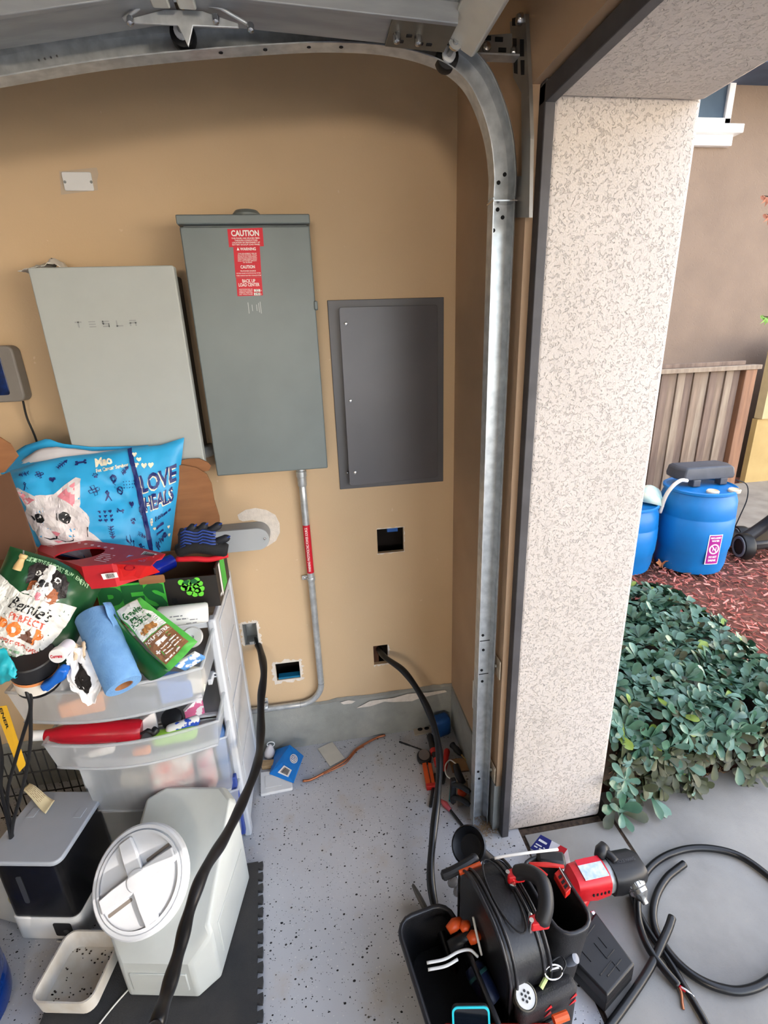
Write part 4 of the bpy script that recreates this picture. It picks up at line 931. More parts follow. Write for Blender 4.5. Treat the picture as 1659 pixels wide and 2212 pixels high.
G = Print(); p = at(280, 1226, Y=yb_); G.ring(p.x, p.z, .011, .006, .003, 16); G.build('embossed_ring', MATS['red_sticker'], lambda u, v: Vector((u, yb_-.001, v)), rbx, eps=.0008)
# blue bottle peeking out behind the red carton
o = MB().cyl(at(325, 1235, Y=-.33), at(372, 1212, Y=-.28), .020, 16).build('blue_bottle', mat('deep_blue_gloss', (26, 48, 176), .25), smooth='auto'); props(o, 'deep blue bottle lying between red carton and glove', 'bottle')
# ---- green and black fruit carton
gb = thing('fruit_carton', 'green and black fruit carton with grape print, open top', 'carton', at(350, 1320, Y=-.40))
FY, BY = -.41, -.24
tl, tr_, br_, bl_ = at(205, 1268, Y=FY), at(466, 1242, Y=FY), at(478, 1308, Y=FY), at(215, 1340, Y=FY)
zt, zb_ = (tl.z+tr_.z)/2, br_.z; xl, xr = tl.x, (tr_.x+br_.x)/2
M_GRN = mat('carton_green', (66, 178, 62), .5, var=.05); M_BLKC = mat('carton_black', (34, 30, 28), .5); M_DGR = mat('dark_green_ink', (26, 98, 48), .5, var=.1)
xm_ = at(358, 1280, Y=FY).x
MB().box((xl, FY, zb_), (xm_, FY+.004, zt)).build('front_panel', M_GRN, gb)
MB().box((xm_, FY, zb_), (xr, FY+.004, zt)).build('corner_panel', M_BLKC, gb)
MB().box((xr-.004, FY+.004, zb_), (xr, BY, zt+.018)).build('end_panel', M_BLKC, gb)
MB().box((xl, BY-.004, zb_), (xr-.004, BY, zt+.01)).box((xl, FY+.004, zb_), (xl+.004, BY-.004, zt)).box((xl+.004, FY+.004, zb_), (xr-.004, BY-.004, zb_+.004)).build('back_panels', mat('carton_inside', (110, 78, 52), .85), gb)
hx = at(328, 1252, Y=FY-.002); MB().prism(rrect(.062, .022, .004), X_, Z_, Y_, (hx.x, FY-.002, hx.z), -.001, .001).build('handle_flap', M_CARD, gb)
SG = flat((0, FY, 0), X_, Z_); G = Print(); pz_ = at(225, 1330, Y=FY); G.text('PES', at(222, 1325, Y=FY).x, zb_+.004, (zt-zb_)*.85, w=at(362, 1300, Y=FY).x-at(222, 1325, Y=FY).x, bold=.05)
G.build('lettering', M_DGR, SG, gb, eps=.001)
G = Print(); lf = at(410, 1250, Y=FY)
for dx, dz in ((-22, -4), (-14, -12), (-4, -6), (6, -8), (16, -2), (-18, -20), (-8, -22), (2, -24), (12, -18), (22, -12), (-6, -34), (14, -30), (24, -26), (6, -40), (20, -40)):
    k = .00102; G.poly(ellipse(.0082, .0082, 14, lf.x+dx*k, lf.z+dz*k-.004))
G.build('grape_print', mat('grape_green', (108, 214, 64), .5), SG, gb, eps=.001)
G = Print()
for dx, dz in ((-22, -4), (-14, -12), (-4, -6), (6, -8), (16, -2), (-18, -20), (-8, -22), (2, -24), (12, -18), (22, -12), (-6, -34), (14, -30), (24, -26), (6, -40), (20, -40)): G.ring(lf.x+dx*.00102, lf.z+dz*.00102-.004, .0082, .0082, .0011, 14, 180, 360)
G.build('grape_outline', M_BLKC, SG, gb, eps=.0015)
G = Print()
for a_, b_ in ((-.012, .006), (.0, .012), (.012, .008), (.004, -.002)): G.poly([(lf.x, lf.z-.004), (lf.x+a_, lf.z+b_-.008), (lf.x+a_*1.6, lf.z+b_*.4-.012), (lf.x+a_*.7, lf.z-.016)])
G.build('leaf_print', M_DGR, SG, gb, eps=.002)
SE = flat((xr, FY, 0), Y_, Z_); G = Print(); G.rect(.06, zb_+.01, .12, zt+.012); G.build('side_stripe', M_GRN, SE, gb, eps=.001); G = Print(); G.rect(.035, zb_+.01, .055, zt+.012); G.greek(.012, zb_+.02, .018, .008); G.build('side_label', M_WPR, SE, gb, eps=.001)
G = Print(); p = at(377, 1297, Y=FY); G.poly([(p.x-.006, p.z-.006), (p.x, p.z-.012), (p.x+.008, p.z-.006), (p.x+.006, p.z+.006), (p.x-.004, p.z+.008)]); G.build('hand_hole', M_SLOT, SG, gb, eps=.001)
# ---- grooming glove
gl = thing('grooming_glove', 'blue rubber grooming glove with black cuff and red edge', 'glove', at(440, 1210, Y=-.36))
GYY = -.36
def gp(x, y, d=0.): return at(x, y, Y=GYY+d)
MB().tube(spline([gp(384, 1190), gp(420, 1180, -.004), gp(460, 1184, -.004), gp(492, 1188)], 5), [.016]+[.019]*14+[.015], 12).build('cuff', mat('black_fabric', (22, 22, 24), .8, bump=.3, bscale=400), gl, smooth=True)
MB().tube(spline([gp(382, 1208), gp(420, 1207, -.006), gp(455, 1208, -.005), gp(492, 1198)], 5), .0075, 10).build('red_edge', mat('red_fabric', (206, 24, 40), .7), gl, smooth=True)
pm_ = MB()
pm_.prism([((gp(x, y)).x, (gp(x, y)).z) for x, y in ((386, 1186), (386, 1150), (398, 1142), (430, 1138), (455, 1140), (462, 1160), (478, 1176), (470, 1186))], X_, Z_, Y_, (0, GYY, 0), -.014, .012)
M_NUB = mat('blue_nub_rubber', (40, 66, 140), .45, var=.15); pmo = pm_.build('palm', mat('black_mesh', (26, 28, 36), .7), gl, bevel=.006, seg=3)
for a_, b_ in (((392, 1156), (398, 1142)), ((405, 1150), (422, 1134)), ((425, 1150), (447, 1131)), ((446, 1152), (478, 1131)), ((462, 1172), (496, 1160))):
    fo = MB().tube(spline([gp(*a_), gp((a_[0]+b_[0])/2, (a_[1]+b_[1])/2, -.004), gp(*b_)], 4), [.010]*6+[.0105, .009, .005], 10).build('finger', MATS['black_mesh'], gl, smooth=True)
    for k in range(5):
        t = k/4.5; p = gp(a_[0]+(b_[0]-a_[0])*t, a_[1]+(b_[1]-a_[1])*t, -.010); MB().tube([p+Vector((-.006, .002, -.003)), p+Vector((.006, .002, .003))], .002, 6).build('nub_row', M_NUB, fo)
for r in range(6):
    pts = []
    for k in range(9): x = 390+k*9.5; pts.append(gp(x, 1184-r*6.4-(5 if k % 4 in (1, 2) else 0)+(2 if k % 4 == 2 else 0)-k*.3, -.0155))
    MB().tube(pts, .0026, 6).build('nub_row', M_NUB, pmo, smooth=True)
# ================================================================ rest of the heap
def att(x, y, t): return CAM + (AX*((x-829.5)/F_PX) - AY*((y-1106.0)/F_PX) + _f)*t
# ---- dog supplement bag
dg = thing('dog_treat_bag', 'dark green and white pet supplement bag with dog face', 'bag', at(90, 1430, Y=-.55))
top = edge([(22, 1180, -.47), (70, 1194, -.465), (120, 1208, -.46), (170, 1234, -.455), (218, 1272, -.45)])
bot = edge([(-78, 1412, -.58), (-30, 1432, -.585), (20, 1452, -.59), (70, 1474, -.59), (118, 1492, -.58)])
S, B, n0 = pillow(top, bot, .038, 11, .006)
bag_mesh(S, B, 40, 36).build('bag_body', mat('bag_forest_green', (30, 78, 44), .32, rgb2=(24, 64, 36), scale=9), dg, smooth=True, fix=False)
SD = lambda a, b: S(a/215, b/245)
G = Print(); G.poly([(2, 2), (2, 184), (40, 169), (75, 158), (120, 159), (186, 179), (182, 140), (172, 100), (152, 60), (134, 2)]); G.build('white_panel', mat('bag_white', (224, 222, 214), .4, rgb2=(206, 205, 200), scale=20), SD, dg, eps=.0014, maxlen=10)
G = Print(); G.poly(ellipse(40, 30, 20, 110, 199)); G.poly([(64, 214), (78, 230), (100, 226), (92, 188), (70, 180)]); G.poly([(136, 226), (154, 214), (160, 184), (142, 172), (124, 200)]); G.build('dog_print_black', mat('print_black_fur', (36, 30, 30), .5), SD, dg, eps=.0022, maxlen=8)
G = Print(); G.poly(ellipse(11, 15, 14, 88, 176)); G.poly(ellipse(12, 16, 14, 132, 174)); G.build('dog_print_tan', mat('print_tan_fur', (150, 84, 48), .5), SD, dg, eps=.0028, maxlen=8)
G = Print(); G.ring(88, 207, 4.5, 4.5, 2, 12); G.ring(131, 207, 4.5, 4.5, 2, 12); G.poly([(100, 229), (116, 230), (118, 206), (128, 188), (124, 170), (106, 163), (90, 169), (88, 186), (98, 206)]); G.poly([(70, 160), (90, 172), (130, 168), (150, 176), (140, 162), (110, 158)]); G.build('dog_print_white', mat('print_white_fur2', (228, 226, 222), .5), SD, dg, eps=.0034, maxlen=8)
G = Print(); G.poly(ellipse(10, 7, 14, 106, 190)); G.line([(110, 182), (110, 175), (100, 170)], 1.4); G.build('dog_print_features', M_BPR, SD, dg, eps=.004, maxlen=8)
G = Print(); G.poly([(102, 170), (114, 170), (112, 156), (106, 153), (100, 158)]); G.build('dog_print_tongue', MATS['print_pink'], SD, dg, eps=.004, maxlen=8)
G = Print(); G.text("Bernie's", 56, 124, 25, w=92, bold=.0, shear=.35, rot=-.02); G.build('black_lettering', M_BPR, SD, dg, eps=.0024, maxlen=8)
G = Print(); G.text('PERFECT', 66, 104, 14, w=76, bold=.0); G.text('SUPPORT SUPPLEMENT', 56, 58, 7, w=100); o_ = G.build('red_lettering', mat('terracotta_print', (196, 84, 66), .5), SD, dg, eps=.0024, maxlen=8); o_['kind'] = 'stuff'
G = Print(); G.text('P', 50, 74, 26, w=20, bold=.06); G.ring(86, 86, 10, 11, 8); G.text('P', 128, 74, 26, w=20, bold=.06); G.build('orange_lettering', mat('orange_print', (222, 118, 44), .5), SD, dg, eps=.0028, maxlen=6)
G = Print(); G.poly([(100, 72), (134, 72), (130, 80), (124, 84), (124, 90), (117, 98), (110, 90), (110, 84), (103, 80)]); G.build('brown_print', mat('brown_print', (96, 56, 36), .5), SD, dg, eps=.0034, maxlen=8)
G = Print(); G.text('DIGESTIVE SUPPORT SUPPLEMENT', 50, 226, 8, w=140, bold=.02)
for k in range(4): G.greek(40, 44-k*9, 100-k*6, 5, k)
o_ = G.build('small_lettering', mat('pale_green_print', (150, 190, 150), .5), SD, dg, eps=.0024, maxlen=8); o_['kind'] = 'stuff'
cps = thing('clothespin', 'small round wooden clothespin on the green dog bag', 'clothespin', at(44, 1216, Y=-.52))
c0, c1 = at(52, 1198, Y=-.515), at(36, 1231, Y=-.530)
MB().lathe(c0, [(.0, -.001), (.0075, 0), (.008, .006), (.0055, .010), (.0065, .016), (.0085, .026), (.0085, (c1-c0).length)], 14, c1-c0).build('pin_body', mat('pale_wood', (206, 178, 128), .6, rgb2=(188, 156, 106), scale=30), cps, smooth='auto')
MB().tube([c0+Vector((.0, -.002, .002)), c0+Vector((.006, -.008, .012))], .0015, 6).build('pin_wire', M_GALVD, cps)
# ---- blue shop towel roll
tr = thing('towel_roll', 'roll of blue shop towels with cardboard core', 'towel roll', at(240, 1440, Y=-.57))
p0, p1 = at(200, 1328, Y=-.505), at(268, 1482, Y=-.635); d = p1-p0; L = d.length
M_TOW = mat('blue_towel', (112, 158, 206), .85, rgb2=(100, 146, 196), scale=40, bump=.35, bscale=260)
MB().rings([[p for p in r] for r in (lambda f: [f(.036, 0), f(.0385, .004), f(.0385, L-.004), f(.037, L), f(.019, L), f(.0185, L-.002), f(.0185, 0)])(lambda r, h: [p0+d.normalized()*h+(d.normalized().cross(Z_).normalized()*math.cos(t)+d.normalized().cross(d.normalized().cross(Z_)).normalized()*math.sin(t))*r for t in [2*math.pi*k/32 for k in range(32)]])], closed=True).build('towel_wrap', M_TOW, tr, smooth='auto')
MB().rings((lambda f: [f(.0185, .004), f(.0185, L-.001), f(.0165, L-.001), f(.0165, .004)])(lambda r, h: [p0+d.normalized()*h+(d.normalized().cross(Z_).normalized()*math.cos(t)+d.normalized().cross(d.normalized().cross(Z_)).normalized()*math.sin(t))*r for t in [2*math.pi*k/28 for k in range(28)]]), closed=True).build('cardboard_core', M_CARD, tr, smooth='auto')
sh = edge([(222, 1302, -.52), (240, 1300, -.50), (255, 1330, -.49)]); sh2 = edge([(262, 1400, -.58), (285, 1420, -.56), (305, 1450, -.55)])
MB().grid(lambda u, v: sh2(u).lerp(sh(u), v)+Vector((0, .006*fbm((u*3, v*3, 0), 1.), 0)), 6, 10).build('loose_sheet', M_TOW, tr, smooth=True, solid=.001)
# ---- pill pocket pouch
po = thing('treat_pouch', 'green and white pet treat pouch with brown lower panel', 'pouch', at(350, 1440, Y=-.55))
top = edge([(246, 1322, -.505), (275, 1303, -.505), (303, 1290, -.505)]); bot = edge([(366, 1450, -.60), (396, 1420, -.60), (427, 1386, -.595)])
S, B, n0 = pillow(top, bot, .012, 21, .003, 4.); bag_mesh(S, B, 18, 30).build('pouch_front', mat('pouch_green', (84, 176, 74), .35, var=.06), po, smooth=True, fix=False)
SPo = lambda a, b: S(a/75, b/155)
G = Print(); G.poly([(6, 72), (69, 72), (69, 110), (60, 126), (66, 152), (9, 152), (4, 134), (12, 112)]); G.build('white_panel', mat('pouch_white', (226, 226, 220), .4), SPo, po, eps=.001, maxlen=8)
G = Print(); G.rect(7, 12, 68, 70); G.build('brown_panel', mat('pouch_brown', (142, 98, 66), .45), SPo, po, eps=.001, maxlen=8)
G = Print(); G.text('Greenies', 12, 124, 15, w=48, bold=.02, shear=.1); G.text('PILL', 20, 112, 9, w=24, bold=.04); G.text('POCKETS', 14, 101, 9, w=48, bold=.03); G.build('green_lettering', M_DGR, SPo, po, eps=.0016, maxlen=6)
G = Print(); [G.poly(ellipse(9, 7, 12, 26+k*12, 84+(k % 2)*3)) for k in range(3)]; G.build('treat_print', mat('treat_tan', (178, 124, 66), .5), SPo, po, eps=.0018, maxlen=6)
G = Print(); G.text('PEANUT BUTTER', 9, 60, 7, w=57, bold=.03); G.rect(24, 46, 50, 54); G.text('+', 12, 32, 10, bold=.05)
for k in range(3): G.greek(24, 38-k*7, 20, 3.4, k); G.greek(48, 38-k*7, 16, 3.4, k+5)
G.greek(12, 15, 40, 4, 3); G.build('white_lettering', M_WPR, SPo, po, eps=.0018, maxlen=6)
gt = edge([(247, 1326, -.52), (275, 1360, -.53), (320, 1410, -.56), (367, 1449, -.595)]); gb_ = edge([(250, 1345, -.50), (270, 1400, -.52), (290, 1440, -.545), (323, 1470, -.57)])
MB().grid(lambda u, v: gb_(u).lerp(gt(u), v)+Vector((0, -.010*math.sin(math.pi*v)+.003*fbm((u*5, v*4, 1), 1.), 0)), 14, 8).build('gusset', mat('pouch_dark_green', (26, 92, 46), .35, var=.2), po, smooth=True, solid=.0015)
# ---- white spray can, tin, small packs
can = thing('spray_can', 'white cylindrical bottle with faint print lying beside fruit carton', 'bottle', at(400, 1330, Y=-.46))
a, b = at(340, 1334, Y=-.475), at(450, 1322, Y=-.455); d = b-a
MB().lathe(a, [(.0, 0), (.022, .001), (.0255, .006), (.0255, d.length-.006), (.023, d.length-.001), (.018, d.length), (.017, d.length-.003), (0, d.length-.003)], 28, d).build('can_body', M_WHITE, can, smooth='auto')
dn = d.normalized(); up_ = dn.cross(Y_).normalized(); fr_ = dn.cross(up_)
if fr_.y > 0: fr_ = -fr_
if up_.z < 0: up_ = -up_
SCn = lambda u, v: a+dn*u+(fr_*math.cos(v/.0255-.1)+up_*math.sin(v/.0255-.1))*.0256
G = Print(); G.greek(.03, .012, .03, .004, 1); G.greek(.045, .004, .026, .004, 2); G.greek(.066, -.012, .026, .005, 3); G.greek(.075, 0., .018, .003, 4); G.build('print', mat('grey_print', (120, 120, 126), .5), SCn, can, eps=.0004, maxlen=.006)
o = MB().lathe(at(415, 1376, Y=-.51), [(.024, -.012), (.0255, -.010), (.0255, 0), (.022, .003), (.004, .002), (.004, -.004), (0, -.004)], 24, (.25, -.8, .55)).build('round_tin', mat('pale_metal', (196, 196, 194), .35, .5), smooth='auto'); props(o, 'round pale metal lid lying beside the treat pouch', 'lid')
o = MB().box((-.03, -.004, -.02), (.03, .004, .02)); xf(o, Matrix.Translation(at(410, 1428, Y=-.545)) @ Matrix.Rotation(-.5, 4, 'Y') @ Matrix.Rotation(.5, 4, 'X')); props(o.build('wipes_packet', mat('blue_white_packet', (92, 150, 214), .4, rgb2=(232, 232, 232), scale=45, lo=.48, hi=.52), bevel=.002), 'blue and white flat packet under the treat pouch', 'packet')
# ---- black jar with label
jr = thing('supplement_jar', 'black jar with white and orange label in the top drawer', 'jar', at(92, 1480, Y=-.58))
j0, ja = at(88, 1478, Y=-.575), Vector((.12, -.25, 1)).normalized()
MB().lathe(j0, [(.0, 0), (.040, .001), (.044, .006), (.044, .078), (.040, .084)], 32, ja).build('jar_body', mat('black_gloss', (20, 19, 20), .22), jr, smooth='auto')
MB().lathe(j0+ja*.058, [(.0465, 0), (.0465, .034), (.044, .037), (0, .037)], 32, ja).build('jar_lid', M_BLACKP, jr, smooth='auto')
MB().lathe(j0+ja*.014, [(.0446, 0), (.0446, .036)], 32, ja, cap=False).build('jar_label', mat('label_white', (220, 214, 204), .5), jr, smooth=True)
MB().lathe(j0+ja*.044, [(.0448, 0), (.0448, .008)], 32, ja, cap=False).build('orange_band', mat('label_orange', (222, 142, 84), .5), jr, smooth=True)
# ---- pill bottle
pb = thing('pill_bottle', 'small white pill bottle with red lettered cap on the black jar', 'pill bottle', at(130, 1415, Y=-.61))
a, b = at(150, 1392, Y=-.585), at(122, 1418, Y=-.635); d = (b-a); L = d.length
MB().lathe(a, [(.0, 0), (.014, .001), (.0145, .004), (.0145, L-.012)], 20, d).build('bottle_body', mat('frosted_white', (216, 212, 222), .4), pb, smooth='auto')
MB().lathe(b-d.normalized()*.014, [(.0165, 0), (.0165, .012), (.0155, .014), (0, .014)], 24, d).build('bottle_cap', M_WHITE, pb, smooth='auto')
e1 = d.normalized().cross(Z_).normalized(); e1 = e1 if e1.x > 0 else -e1; e2 = e1.cross(d.normalized()); e2 = e2 if e2.z > 0 else -e2
G = Print(); G.text('Currens', -.012, -.003, .007, w=.024, bold=.03); G.build('red_lettering', MATS['red_sticker'], flat(b+d.normalized()*.0005, e1, e2), pb, eps=.0006)
# ---- blue scoop
sc = thing('blue_scoop', 'bright blue plastic scoop in the top drawer', 'scoop', at(125, 1480, Y=-.60))
mb = MB(); mb.prism([(-.030, -.022), (.022, .004), (.030, .026), (.014, .034), (-.012, .006), (-.034, -.004)], X_, Z_, Y_, at(124, 1468, Y=-.625), -.012, .012); mb.build('scoop_body', mat('scoop_blue', (20, 96, 190), .35), sc, bevel=.006, seg=3); MB().tube([at(112, 1478, Y=-.625), at(100, 1490, Y=-.63)], [.007, .005], 10).build('scoop_handle', MATS['scoop_blue'], sc, smooth='auto')
# ---- white plastic bag, crumpled and hanging over the drawer front
wb_ = thing('plastic_bag', 'crumpled white plastic bag hanging over the drawer front', 'plastic bag', at(185, 1520, Y=-.62))
tp = edge([(142, 1420, -.61), (160, 1400, -.59), (180, 1395, -.585), (205, 1420, -.59), (222, 1440, -.60)]); bt = edge([(150, 1470, -.635), (168, 1505, -.645), (190, 1522, -.645), (206, 1520, -.64), (218, 1480, -.63)])
def crumpS(u, v): return bt(u).lerp(tp(u), v)+Vector((.004*fbm((u*4, v*4, 7), 1.), -.016*math.sin(math.pi*u)*math.sin(math.pi*v)+.014*fbm((u*3.2, v*3.2, 2), 1., 4), .005*fbm((u*5, v*5, 9), 1.)))
MB().grid(crumpS, 30, 30).build('crumpled_film', mat('white_film', (226, 224, 224), .38, var=.06), wb_, smooth=True, solid=.0008)
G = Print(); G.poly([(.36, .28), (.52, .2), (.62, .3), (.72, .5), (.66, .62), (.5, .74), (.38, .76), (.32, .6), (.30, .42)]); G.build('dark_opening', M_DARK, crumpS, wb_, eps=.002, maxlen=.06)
wt = edge([(160, 1400, -.59), (172, 1388, -.58), (186, 1392, -.585)]); 
MB().grid(lambda u, v: wt(u)+Vector((.004*fbm((u*5, v*5, 1), 1.), -.02*v, -.03*v+.008*math.sin(u*9))), 8, 8).build('knot', mat('tan_film', (206, 184, 156), .5), wb_, smooth=True, solid=.001)
# ---- teal bag corner
tb = edge([(-30, 1398, -.62), (8, 1402, -.62), (26, 1425, -.63), (40, 1450, -.635)]); tb2 = edge([(-30, 1480, -.63), (0, 1478, -.635), (20, 1470, -.64), (38, 1462, -.64)])
o = MB().grid(lambda u, v: tb2(u).lerp(tb(u), v)+Vector((0, -.012*math.sin(math.pi*v)+.006*fbm((u*4, v*3, 3), 1.), .004*fbm((u*6, v*4, 5), 1.))), 16, 12).build('teal_bag', mat('teal_film', (36, 170, 184), .4, var=.12), smooth=True, solid=.001); props(o, 'crumpled teal plastic bag at the left drawer corner', 'plastic bag')
# ---- yellow energy label strip
ye = [at(-12, 1528, Y=-.53), at(14, 1524, Y=-.53), at(56, 1652, Y=-.50), at(42, 1668, Y=-.50)]
yo = MB().rings([[p for p in ye], [p+Y_*.001 for p in ye]]).build('label_strip', mat('label_yellow', (222, 172, 40), .5, var=.05)); props(yo, 'long yellow label strip with black lettering hanging beside the drawers', 'label')
q_ = quad(ye[0], ye[1], ye[2], ye[3]); G = Print(); G.text('ENER', .0, .0, .11, w=1., bold=.03); G.v = [(b*2.2+.35, .98-a*.32) for a, b in G.v]; G.build('lettering', M_BPR, q_, yo, eps=.0008)
# ---- black cords at the left
for k, (pts, lab) in enumerate((([(52, 1478, -.61), (60, 1500, -.625), (66, 1530, -.62), (52, 1580, -.60), (34, 1640, -.58), (18, 1700, -.56), (16, 1740, -.55), (24, 1790, -.52), (30, 1830, -.48)], 'black power cord swinging left of the drawer fronts'),
                                ([(68, 1482, -.62), (66, 1540, -.62), (66, 1600, -.61), (58, 1660, -.60), (44, 1720, -.58), (30, 1770, -.55), (24, 1815, -.50)], 'black power cord hanging straight down over the drawer fronts'),
                                ([(-10, 1560, -.60), (4, 1640, -.58), (2, 1700, -.57), (14, 1760, -.55), (22, 1800, -.52), (26, 1830, -.48)], 'black power cord hanging farthest out beside the yellow label'))):
    o = MB().tube(spline([at(x, y, Y=d) for x, y, d in pts], 6), .0042, 8).build('power_cord', M_BLACK, smooth=True); props(o, lab, 'cord', 'black power cords by the drawers')
# ================================================================ floor things at the left
ROT = Matrix.Rotation(math.radians(-11), 4, 'Z')
# ---- foam mat with puzzle edge
def mat_outline():
    pts = [(-.66, -.47), (-.66, -.605), (-.757, -.625), (-.757, -1.45), (-.268, -1.45)]
    y = -1.44; n = 0
    def X(y): return -.258-(y+.48)*.06*1.2-.012
    right = []; L = .030
    while y < -.49:
        x = X(y)
        right += [(x, y), (x, y+.009), (x+.013, y+.006), (x+.014, y+.012), (x+.014, y+.022), (x+.013, y+.028), (x, y+.025)]
        y += L*1.12
    return pts+right+[(X(-.48), -.47)]
fm = MB().prism(mat_outline(), X_, Y_, Z_, (0, 0, 0), .0005, .012).build('foam_mat', mat('black_foam', (50, 51, 53), .9, rgb2=(66, 64, 62), scale=7, bump=.5, bscale=400)); props(fm, 'black foam floor mat with jigsaw puzzle edge', 'mat')
# ---- white container with screw lid
bk = thing('food_container', 'white translucent food container with big round screw lid', 'container', (-.455, -.60, .012))
M_BK = mat('milky_plastic', (186, 190, 186), .35, var=.05, sss=.15); MBk = Matrix.Translation((-.438, -.618, .0125)) @ ROT
w, dpt, H = .128, .165, .335; ch = .042
def oct_(w, d0, d1, ch): return [(-w+ch, d0), (w-ch, d0), (w, d0+ch), (w, d1-ch), (w-ch, d1), (-w+ch, d1), (-w, d1-ch), (-w, d0+ch)]
def zt_(y): return H if y > .03 else H-(.03-y)*.93
mb = MB(); ring = lambda s, zf: [Vector((x*s, y*s, zf(y))) for x, y in oct_(w, -dpt, dpt, ch)]
mb.rings([ring(.93, lambda y: 0), ring(1, lambda y: .010), ring(1, lambda y: zt_(y)*.5), ring(1, lambda y: zt_(y)-.022), ring(.90, lambda y: zt_(y))])
xf(mb, MBk).build('container_body', M_BK, bk, bevel=.010, seg=3)
for s in (-1, 1):   # pressed side panels
    mb = MB().box((s*w-.002, -.09, .05), (s*w+.003, .10, .16)); xf(mb, MBk).build('side_panel', M_BK, bk, bevel=.002)
mb = MB().box((-.07, -dpt-.003, .04), (.07, -dpt+.002, .10)); xf(mb, MBk).build('front_panel', M_BK, bk, bevel=.002)
ln = (MBk.to_3x3() @ Vector((-.05, -.66, .74))).normalized(); lc_ = at(302, 1900, Z=.30)
M_LID = mat('lid_plastic', (196, 199, 203), .4, var=.04)
bk_l = MB().lathe(lc_-ln*.03, [(.100, 0), (.112, .004), (.114, .012), (.119, .014), (.119, .030), (.115, .034), (.108, .034), (.106, .031), (.0, .031)], 48, ln).build('screw_lid', M_LID, bk, smooth='auto')
la = ln.cross(Z_).normalized(); la = la if la.x > 0 else -la; lb_ = ln.cross(la); lb_ = lb_ if lb_.z > 0 else -lb_
lr = lc_+ln*.001
for ang in (38, 128):
    a_, b_ = math.cos(math.radians(ang)), math.sin(math.radians(ang)); ea = la*a_+lb_*b_; eb = -la*b_+lb_*a_
    MB().prism([(-.097, -.016), (-.06, -.019), (.06, -.019), (.097, -.016), (.097, .016), (.06, .019), (-.06, .019), (-.097, .016)], ea, eb, ln, lr, 0, .012).build('lid_rib', M_LID, bk_l, bevel=.003)
MB().lathe(lr, [(.024, 0), (.024, .0145), (.020, .015), (0, .015)], 24, ln).build('lid_hub', M_LID, bk_l, smooth='auto')
MB().lathe(lr, [(.098, 0), (.104, .0), (.104, .006), (.098, .006)], 48, ln, cap=False).build('lid_ring', M_LID, bk_l, smooth='auto')
for ang in (38, 218):
    a_, b_ = math.cos(math.radians(ang)), math.sin(math.radians(ang)); ea = la*a_+lb_*b_; eb = -la*b_+lb_*a_
    MB().prism(rrect(.062, .008, .003, 3, .060, .026), ea, eb, ln, lr, -.0002, .0006).build('lid_slot', mat('lid_shadow_slot', (120, 112, 104), .8), bk_l)
# ---- automatic feeder
fd = thing('pet_feeder', 'automatic pet feeder with black body and grey flip lid', 'pet feeder', (-.79, -.46, 0))
MF = Matrix.Translation((-.800, -.482, 0)) @ ROT
xf(MB().prism(rrect(.185, .190, .02), X_, Y_, Z_, (0, 0, 0), .085, .292), MF).build('feeder_body', mat('feeder_black', (24, 24, 26), .25), fd, smooth='auto')
xf(MB().prism(rrect(.192, .198, .022), X_, Y_, Z_, (0, 0, 0), .0, .085), MF).build('feeder_base', M_WHITE, fd, bevel=.003)
ld = xf(MB().prism(rrect(.206, .212, .024), X_, Y_, Z_, (0, 0, 0), .292, .306), MF).build('feeder_lid', mat('lid_grey_blue', (166, 172, 180), .4, var=.03), fd, bevel=.004, seg=3)
for x in (-.075, .06): xf(MB().box((x, .02, .306), (x+.022, .05, .3075)), MF).build('lid_hinge', MATS['lid_grey_blue'], ld, bevel=.0005)
xf(MB().prism(rrect(.05, .05, .006), X_, Z_, Y_, (.045, 0, .042), -.1005, -.098), MF).build('control_panel', M_BLACKP, fd)
xf(MB().lathe((.052, -.1005, .036), [(.008, 0), (.007, .001)], 12, (0, -1, 0)), MF).build('button', mat('button_grey', (70, 72, 74), .4), fd)
xf(MB().prism(rrect(.014, .10, .006), X_, Z_, Y_, (-.03, 0, .19), -.0965, -.094), MF).build('level_window', mat('smoked_window', (62, 64, 68), .2), fd)
# ---- feeder tray
ty = thing('feeder_tray', 'white square feeding tray with crumbs on the mat', 'bowl', (-.69, -.66, .0125))
MT = Matrix.Translation((-.686, -.702, .0125)) @ ROT
rr = lambda w_, r_, z: [Vector((x, y, z)) for x, y in rrect(w_, w_*1.02, r_)]
mb = MB().rings([rr(.118, .02, 0), rr(.142, .024, .012), rr(.150, .026, .056), rr(.152, .027, .060), rr(.144, .024, .060), rr(.140, .022, .054), rr(.124, .02, .016), rr(.06, .01, .014)])
xf(mb, MT).build('tray_body', mat('tray_white', (218, 214, 206), .4, rgb2=(206, 198, 184), scale=26), ty, smooth='auto')
rnd = random.Random(4); M_CR = mat('crumb_brown', (58, 44, 34), .9); mb = MB()
for k in range(60):
    u, v = rnd.uniform(-.058, .058), rnd.uniform(-.06, .06); s = rnd.uniform(.0008, .0022)
    if abs(u) < .03 and abs(v) < .03 and rnd.random() < .6: continue
    mb.box((u-s, v-s*.7, .015), (u+s, v+s*.7, .017))
xf(mb, MT).build('crumbs', M_CR, ty, kind='stuff')
